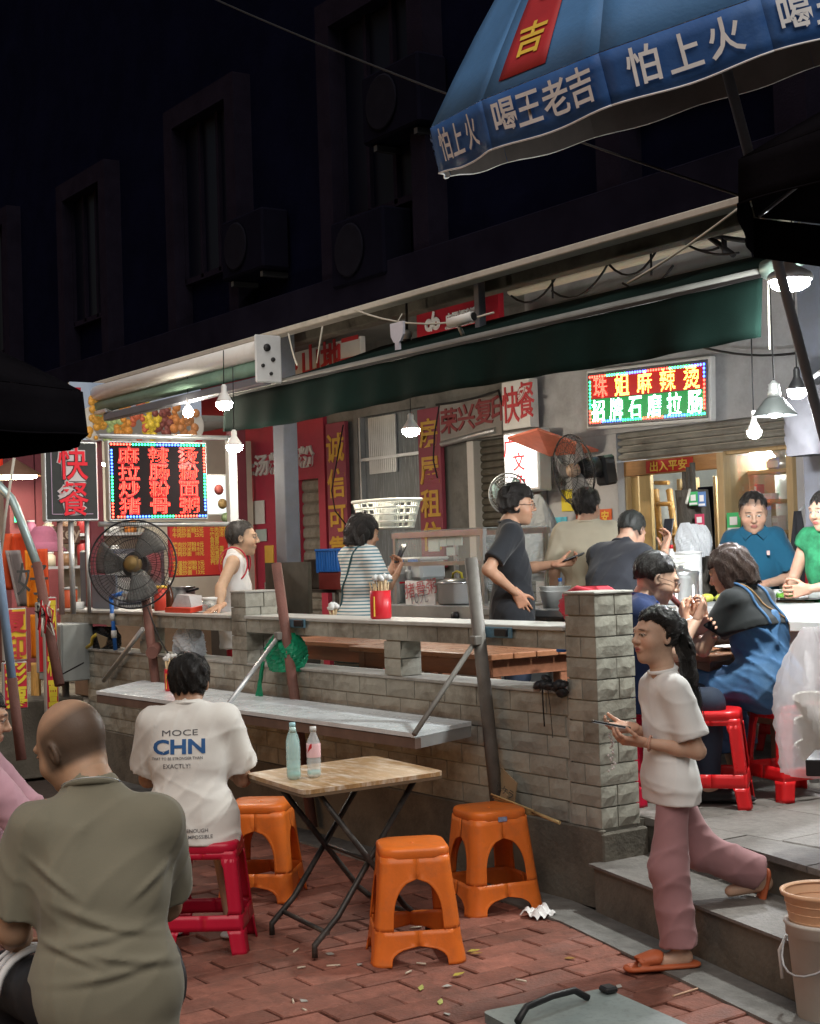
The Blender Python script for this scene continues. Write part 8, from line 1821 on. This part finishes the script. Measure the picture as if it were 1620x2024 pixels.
# 6 woman in stripes with a phone
q = ony(712, 1190, 5.72); yw = yaw_to(RR_ * .85 + A_ * .5)
t, D = person('dark-haired woman in a striped T-shirt dress with a cross-body bag looking at her phone', (q.x, q.y, ZP_), yw,
    std(1.57, elL=(-.22, .10, 1.14), wrL=(-.05, .30, 1.25), elR=(.24, .08, 1.12), wrR=(.07, .29, 1.24), head=(0, .05, 1.57), neck=(0, .0, 1.46)), skin=SK3, sex='f', girth=.95, limb=.92, head=dict(M=rotm(0, R_(-14)), s=1.0), res=.012,
    hands=dict(L=dict(d=(.1, .5, .85), pn=(.3, -1, .3), th=(1, 0, 0), curl=.6), R=dict(d=(-.1, .5, .85), pn=(-.3, -1, .3), th=(-1, 0, 0), curl=.6)),
    shirt=dict(name='striped_shirt', mat=stripes_mat(), o=.024, hem=-.30, sleeve=.86, cuff=.02, amp=.006, seed=14, flare=.04), pants=dict(mat=M_JEAN), shoe=dict(mat=M_TOPW),
    hair=dict(fn=short_hair(nape=-.105, back=.03, th=.026, hairline=.05, seed=9, tuft=.012, extra=lambda f, P: [f.cone(P(sx * .06, -.05, -.02), P(sx * .065, -.045, -.10), .045, .03, .03) for sx in (-1, 1)] + [f.cone(P(0, -.09, -.02), P(0, -.095, -.11), .06, .045, .03)]), mat=M_HAIR))
Ww = wm(t); held_phone(Ww, (.0, .345, 1.30), (1, 0, 0), (0, .55, 1), 'smartphone held up by the woman in stripes')
sc_ = D; strap(t, child(t, 'striped_shirt'), [D['shc'] + D['rt'] * .09 + D['up'] * .1, D['shc'] - D['fw'] * .16 - D['up'] * .12 + D['rt'] * .02, D['hip'] - D['fw'] * .18 + D['up'] * .10 - D['rt'] * .10, D['hip'] - D['fw'] * .13 - D['up'] * .05 - D['rt'] * .2], .007, 'bag_strap', mat('teal_strap', (.03, .08, .09), .6))
b_ = thing('shoulder_bag', 'small dark teal bag on the hip of the woman in stripes', 'bag', Ww @ Vector(D['hip'] - D['fw'] * .08 - D['up'] * .12 - D['rt'] * .2)); MB().box((0, 0, 0), (.06, .16, .13), rot=yw, bev=.02).build('bag_body', MATS['teal_strap'], b_); MB().box((0, 0, .045), (.066, .166, .05), rot=yw, bev=.015).build('bag_flap', MATS['teal_strap'], b_)

# 7 man in black with curly hair and glasses
q = ony(1012, 1230, 6.15); yw = yaw_to(RR_ * 1 + A_ * .02)
t, D = person('curly-haired man with glasses in a black T-shirt standing with hand on hip', (q.x, q.y, ZP_), yw,
    std(1.71, elR=(.31, -.17, 1.17), wrR=(.215, .02, 1.005), elL=(-.22, .10, 1.16), wrL=(-.10, .33, 1.19), head=(0, .06, 1.58)), skin=SK1, girth=1.08, belly=.025, head=dict(M=rotm(R_(-4), R_(-4)), s=1.02, open=.006), res=.011,
    hands=dict(R=dict(d=(-.1, .45, -.85), pn=(-1, .1, -.1), th=(0, 1, .2), curl=.35), L=dict(d=(.1, 1, .1), pn=(.5, -.2, .8), th=(0, .3, 1), curl=.6)),
    shirt=dict(mat=cotton('black_cotton', (.020, .022, .026)), o=.018, hem=-.12, sleeve=.78, amp=.006, seed=17), pants=dict(name='jeans', mat=M_JEAN), shoe=dict(mat=M_BLACK), hair=dict(fn=short_hair(nape=-.045, back=.012, th=.02, hairline=.058, seed=11, tuft=.022, vol_top=.018), mat=M_HAIR))
glasses(t, D, M_BLACK); held_phone(wm(t), (-.07, .43, 1.235), (1, .1, .2), (.0, 1, .35), 'smartphone in the hand of the curly-haired man')
# 8 man in cream from behind
q = ony(1165, 1200, 7.05); yw = yaw_to(A_ * 1 + RR_ * .25)
person('man in a cream T-shirt seen from behind before the posters', (q.x, q.y, ZP_), yw, std(1.71, head=(0, .06, 1.575)), skin=(.42, .25, .17), girth=1.1, head=dict(M=rotm(R_(-20), R_(-6)), s=1.02), res=.012, shirt=dict(mat=cotton('cream_cotton', (.50, .45, .34)), o=.024, hem=-.14, sleeve=.88, cuff=.02, amp=.007, seed=19), pants=dict(mat=M_JEAN), shoe=dict(mat=M_BLACK), hair=dict(fn=short_hair(nape=-.05, back=.014, th=.018, seed=13, tuft=.010, vol_top=.01), mat=M_HAIR))
# 9 man in black bending over his phone
q = ony(1205, 1220, 6.45); yw = yaw_to(A_ * .75 + RR_ * .7)
t, D = person('man in a dark T-shirt with cropped hair stooping over a raised phone', (q.x, q.y, ZP_), yw,
    std(1.66, hipL=(-.09, -.06, .86), hipR=(.09, -.06, .86), shL=(-.18, .13, 1.28), shR=(.18, .13, 1.28), neck=(0, .17, 1.33), head=(.01, .27, 1.43), elR=(.24, .30, 1.12), wrR=(.14, .46, 1.30), elL=(-.22, .28, 1.06), wrL=(-.08, .44, 1.12)), skin=(.46, .28, .20), girth=1.1, head=dict(M=rotm(R_(4), R_(-32)), s=1.02, stub=(.03, .028, .027, .6)), res=.012,
    hands=dict(R=dict(d=(0, .45, .9), pn=(-.5, -.9, .2), th=(-1, 0, .2), curl=.55)), shirt=dict(mat=cotton('ink_cotton', (.022, .024, .030)), o=.02, hem=-.12, sleeve=.8, amp=.008, seed=23), pants=dict(mat=M_JEAN), shoe=dict(mat=M_BLACK), hair=dict(fn=short_hair(nape=-.02, back=.0, th=.008, hairline=.06, seed=15, tuft=.003), mat=mat('cropped_hair', (.03, .032, .03), .6, var=.4, scale=40)))
held_phone(wm(t), (.12, .52, 1.40), (1, 0, 0), (0, .3, 1), 'smartphone raised by the stooping man in the dark T-shirt')
# 10 seated man with glasses eating
q = ony(1232, 1400, 5.22); yw = yaw_to(RR_ * 1 + T_ * .12)
t, D = person('seated man with glasses in a navy shirt eating behind the stone pillar', (q.x, q.y, ZP_), yw,
    dict(hipL=(-.1, 0, .55), hipR=(.1, 0, .55), shL=(-.18, .10, .965), shR=(.18, .10, .965), elL=(-.24, .26, .76), wrL=(-.08, .40, .86), elR=(.24, .26, .76), wrR=(.12, .38, .92), neck=(0, .13, 1.02), head=(0, .19, 1.125), knL=(-.14, .42, .5), knR=(.14, .42, .5), anL=(-.14, .4, .09), anR=(.14, .4, .09)), skin=(.52, .33, .24), girth=1.15, head=dict(M=rotm(R_(8), R_(-22)), s=1.06, fat=.006, stub=(.03, .03, .028, .5), down=.004), res=.011,
    shirt=dict(mat=cotton('navy_cotton', (.02, .035, .10)), sleeve=.8, amp=.006, seed=27, cmat=cotton('royal_cotton', (.03, .08, .34))), pants=dict(mat=M_JEAN), shoe=dict(mat=M_BLACK), hands=dict(R=dict(d=(-.2, .4, .8), pn=(-.3, -1, 0), th=(-1, 0, .3), curl=.8)), hair=dict(fn=short_hair(nape=-.015, back=.0, th=.012, hairline=.06, seed=18, tuft=.006), mat=M_HAIR))
glasses(t, D, mat('brown_frame', (.10, .05, .03), .4))
q = Vector((q.x, q.y, ZP_)); Wk = wm(t); h_ = thing('red_hood', 'bright red jacket draped behind the seated man over the pillar top', 'jacket', Wk @ Vector((-.02, -.14, .93)))
MB().grid(crumple(.20, .17, .12, 2.2, .5), 34, 14).build('jacket_cloth', cotton('red_jacket', (.50, .03, .05)), h_); MB().tube([(-.14, -.06, .12), (0, -.1, .155), (.14, -.05, .12)], .022, 8).build('hood_roll', MATS['red_jacket'], h_)
# seat for him
stool('crimson', q.x, q.y, ZP_, .3, 'dark red stool under the seated man behind the pillar')
# 11 woman in the denim pinafore
p = Vector((R_D[0], R_D[1], ZP_)); yw = yaw_to(LL_ * .72 + A_ * .70)
t, D = person('brown-haired woman in a blue denim pinafore dress eating on a red stool', p, yw,
    dict(hipL=(-.1, 0, .57), hipR=(.1, 0, .57), shL=(-.165, .13, 1.0), shR=(.165, .13, 1.0), elL=(-.225, .26, .755), wrL=(-.10, .44, .90), elR=(.22, .27, .77), wrR=(.07, .44, .90), neck=(0, .16, 1.05), head=(-.005, .225, 1.145), knL=(-.12, .40, .52), knR=(.12, .40, .52), anL=(-.12, .28, .10), anR=(.12, .32, .10)), skin=SK3, sex='f', girth=1.0, limb=.92, res=.010, head=dict(M=rotm(R_(10), R_(-20)), s=1.0),
    hands=dict(L=dict(d=(.3, .5, .7), pn=(.7, -.3, .3), th=(0, -.6, .8), curl=.75), R=dict(d=(-.3, .5, .6), pn=(-.7, -.3, .3), th=(0, -.6, .8), curl=.7)),
    shirt=dict(mat=cotton('black_tee', (.014, .016, .017)), o=.010, hem=.28, sleeve=.62, amp=.003, seed=29), shoe=dict(mat=M_TOPW),
    hair=dict(fn=short_hair(nape=-.10, back=.04, th=.024, hairline=.05, seed=20, tuft=.010, extra=lambda f, P: [f.cone(P(sx * .062, -.02, -.02), P(sx * .07, .0, -.10), .042, .024, .03) for sx in (-1, 1)] + [f.cone(P(0, -.085, -.03), P(0, -.085, -.115), .065, .05, .03)]), mat=M_HAIRB))
hip, up, rt, fw, shc, J = D['hip'], D['up'], D['rt'], D['fw'], D['shc'], D['J']
f = Field(np.array((-.42, -.32, .1)), np.array((.42, .72, 1.02)), .009)
f.cone(hip - rt * .05, hip + rt * .05, .150, .150, .05, sq=(fw, 1.1)); f.cone(hip + up * .08, hip + (shc - hip) * .62, .142, .136, .06, sq=(fw, 1.05)); f.cone(hip + (shc - hip) * .62 - rt * .055, hip + (shc - hip) * .62 + rt * .055, .126, .126, .05, sq=(fw, 1.05))
f.clip(hip + (shc - hip) * .74, up + fw * .1)
f.cone(J['hipL'], J['knL'], .115, .10, .07); f.cone(J['hipR'], J['knR'], .115, .10, .07); f.cone((J['hipL'] + J['hipR']) / 2, (J['knL'] + J['knR']) / 2, .12, .10, .07)
lowL, lowR = J['anL'] + np.array((-.03, .0, .12)), J['anR'] + np.array((.03, .0, .12))
f.cone(J['knL'], lowL, .098, .12, .07); f.cone(J['knR'], lowR, .098, .12, .07); f.cone((J['knL'] + J['knR']) / 2, (lowL + lowR) / 2, .1, .13, .07); f.clip((lowL + lowR) / 2 + np.array((0, 0, .0)), (0, 0, -1))
f.warp(folds(33, .011, 18)); new_obj('denim_dress', np_mesh('dress', [f.mesh()]), M_DENIM, t)
for sx in (-1, 1): strap(t, child(t, 't_shirt'), [hip + (shc - hip) * .62 + rt * sx * .085 - fw * .16, shc + rt * sx * .08 - fw * .12, shc + rt * sx * .075 + up * .1, shc + rt * sx * .085 + fw * .15], .008, 'dress_strap', M_DENIM)
strap(t, child(t, 't_shirt'), [shc - rt * .06 + up * .08, shc - fw * .15 - up * .04, hip + (shc - hip) * .66 - fw * .16 + rt * .09], .005, 'bag_strap', mat('tan_strap', (.28, .16, .07), .6)); strap(t, child(t, 'denim_dress'), [hip + (shc - hip) * .66 - fw * .16 + rt * .09, hip + (shc - hip) * .4 - fw * .1 + rt * .2], .005, 'bag_strap', MATS['tan_strap'])
a, b = J['elL'], J['wrL']; q_ = a + (b - a) * .85; d = nrm(b - a); u = nrm(np.cross(d, (0, 0, 1))); v = np.cross(d, u); MB().tube([Vector(q_ + (u * math.cos(x) + v * math.sin(x)) * .033) for x in [2 * math.pi * i / 24 for i in range(25)]], .004, 6, cap=False).build('bracelet', M_LETW, t)
Wd = wm(t); tag(MB().tube([Wd @ Vector((-.06, .50, .97)), Wd @ Vector((-.09, .545, 1.03)), Wd @ Vector((-.11, .58, 1.06))], [.014, .017, .008], 8).build('sausage_skewer', mat('dark_sausage', (.16, .05, .05), .4, var=.3)), 'dark red sausage held up by the woman in denim', 'food')
# 12 man in the blue polo behind the counter
q = ony(1492, 1130, 7.72); yw = yaw_to(T_ * .95 + LL_ * .18)
PM = cotton('polo_blue', (.012, .085, .15))
t, D = person('man in a teal-blue polo shirt working behind the food counter', (q.x, q.y, ZP_), yw, std(1.62, shL=(-.155, 0, 1.39), shR=(.155, 0, 1.39), elR=(.25, .02, 1.12), wrR=(.14, .30, 1.06), elL=(-.26, .04, 1.10), wrL=(-.04, .33, 1.07), head=(0, .05, 1.575)), skin=(.48, .30, .21), girth=1.0, belly=.02, head=dict(M=rotm(R_(0), R_(-20)), s=1.1, fat=.007, stub=(.03, .028, .026, .6), down=.004), res=.011,
    hands=dict(L=dict(d=(.8, .5, -.2), pn=(0, -.3, -1), th=(0, 1, .2), curl=.6), R=dict(d=(-.7, .6, -.2), pn=(0, -.3, -1), th=(0, 1, .2), curl=.6)), shirt=dict(name='polo_shirt', mat=PM, o=.02, hem=-.14, sleeve=.84, cuff=.01, amp=.006, seed=35), pants=dict(mat=M_JEAN), shoe=dict(mat=M_BLACK), hair=dict(fn=short_hair(nape=-.01, back=.005, th=.008, hairline=.068, seed=22, tuft=.006), mat=M_HAIR))
nk, rt, fw, up = D['neck'], D['rt'], D['fw'], D['up']
for sx in (-1, 1): MB().prism([Vector(nk + rt * sx * .07 + fw * .02 + up * .035), Vector(nk + rt * sx * .015 + fw * .095 - up * .03), Vector(nk + rt * sx * .06 + fw * .10 - up * .075), Vector(nk + rt * sx * .105 + fw * .05 - up * .02)], Vector(fw + up * .4), .008).build('collar_wing', PM, t)
MB().box(Vector(D['shc'] - rt * .085 + fw * .148 - up * .10), (.02, .004, .03)).build('chest_emblem', mat('emblem_pale', (.6, .42, .38), .6), t)
# 13 woman in green at the edge
q = ony(1640, 1130, 7.55); yw = yaw_to(LL_ * .8 + T_ * .55)
t, D = person('woman in a green patterned top preparing food at the end of the counter', (q.x, q.y, ZP_), yw, std(1.60, elR=(.26, .08, 1.10), wrR=(.10, .32, 1.06), elL=(-.26, .08, 1.10), wrL=(-.08, .32, 1.06)), skin=(.46, .28, .20), sex='f', head=dict(M=rotm(R_(0), R_(-10)), s=1.0), res=.012, shirt=dict(name='green_top', mat=mat('green_print', (.02, .17, .075), .8, var=.7, scale=13), o=.018, hem=-.12, sleeve=.25, amp=.006, seed=37), pants=dict(mat=M_JEAN), shoe=dict(mat=M_BLACK), hair=dict(fn=short_hair(nape=-.03, back=.0, th=.014, hairline=.058, seed=24, extra=lambda f, P: [f.ell(P(0, -.12, .03), (.045, .045, .045), .02)]), mat=M_HAIR))
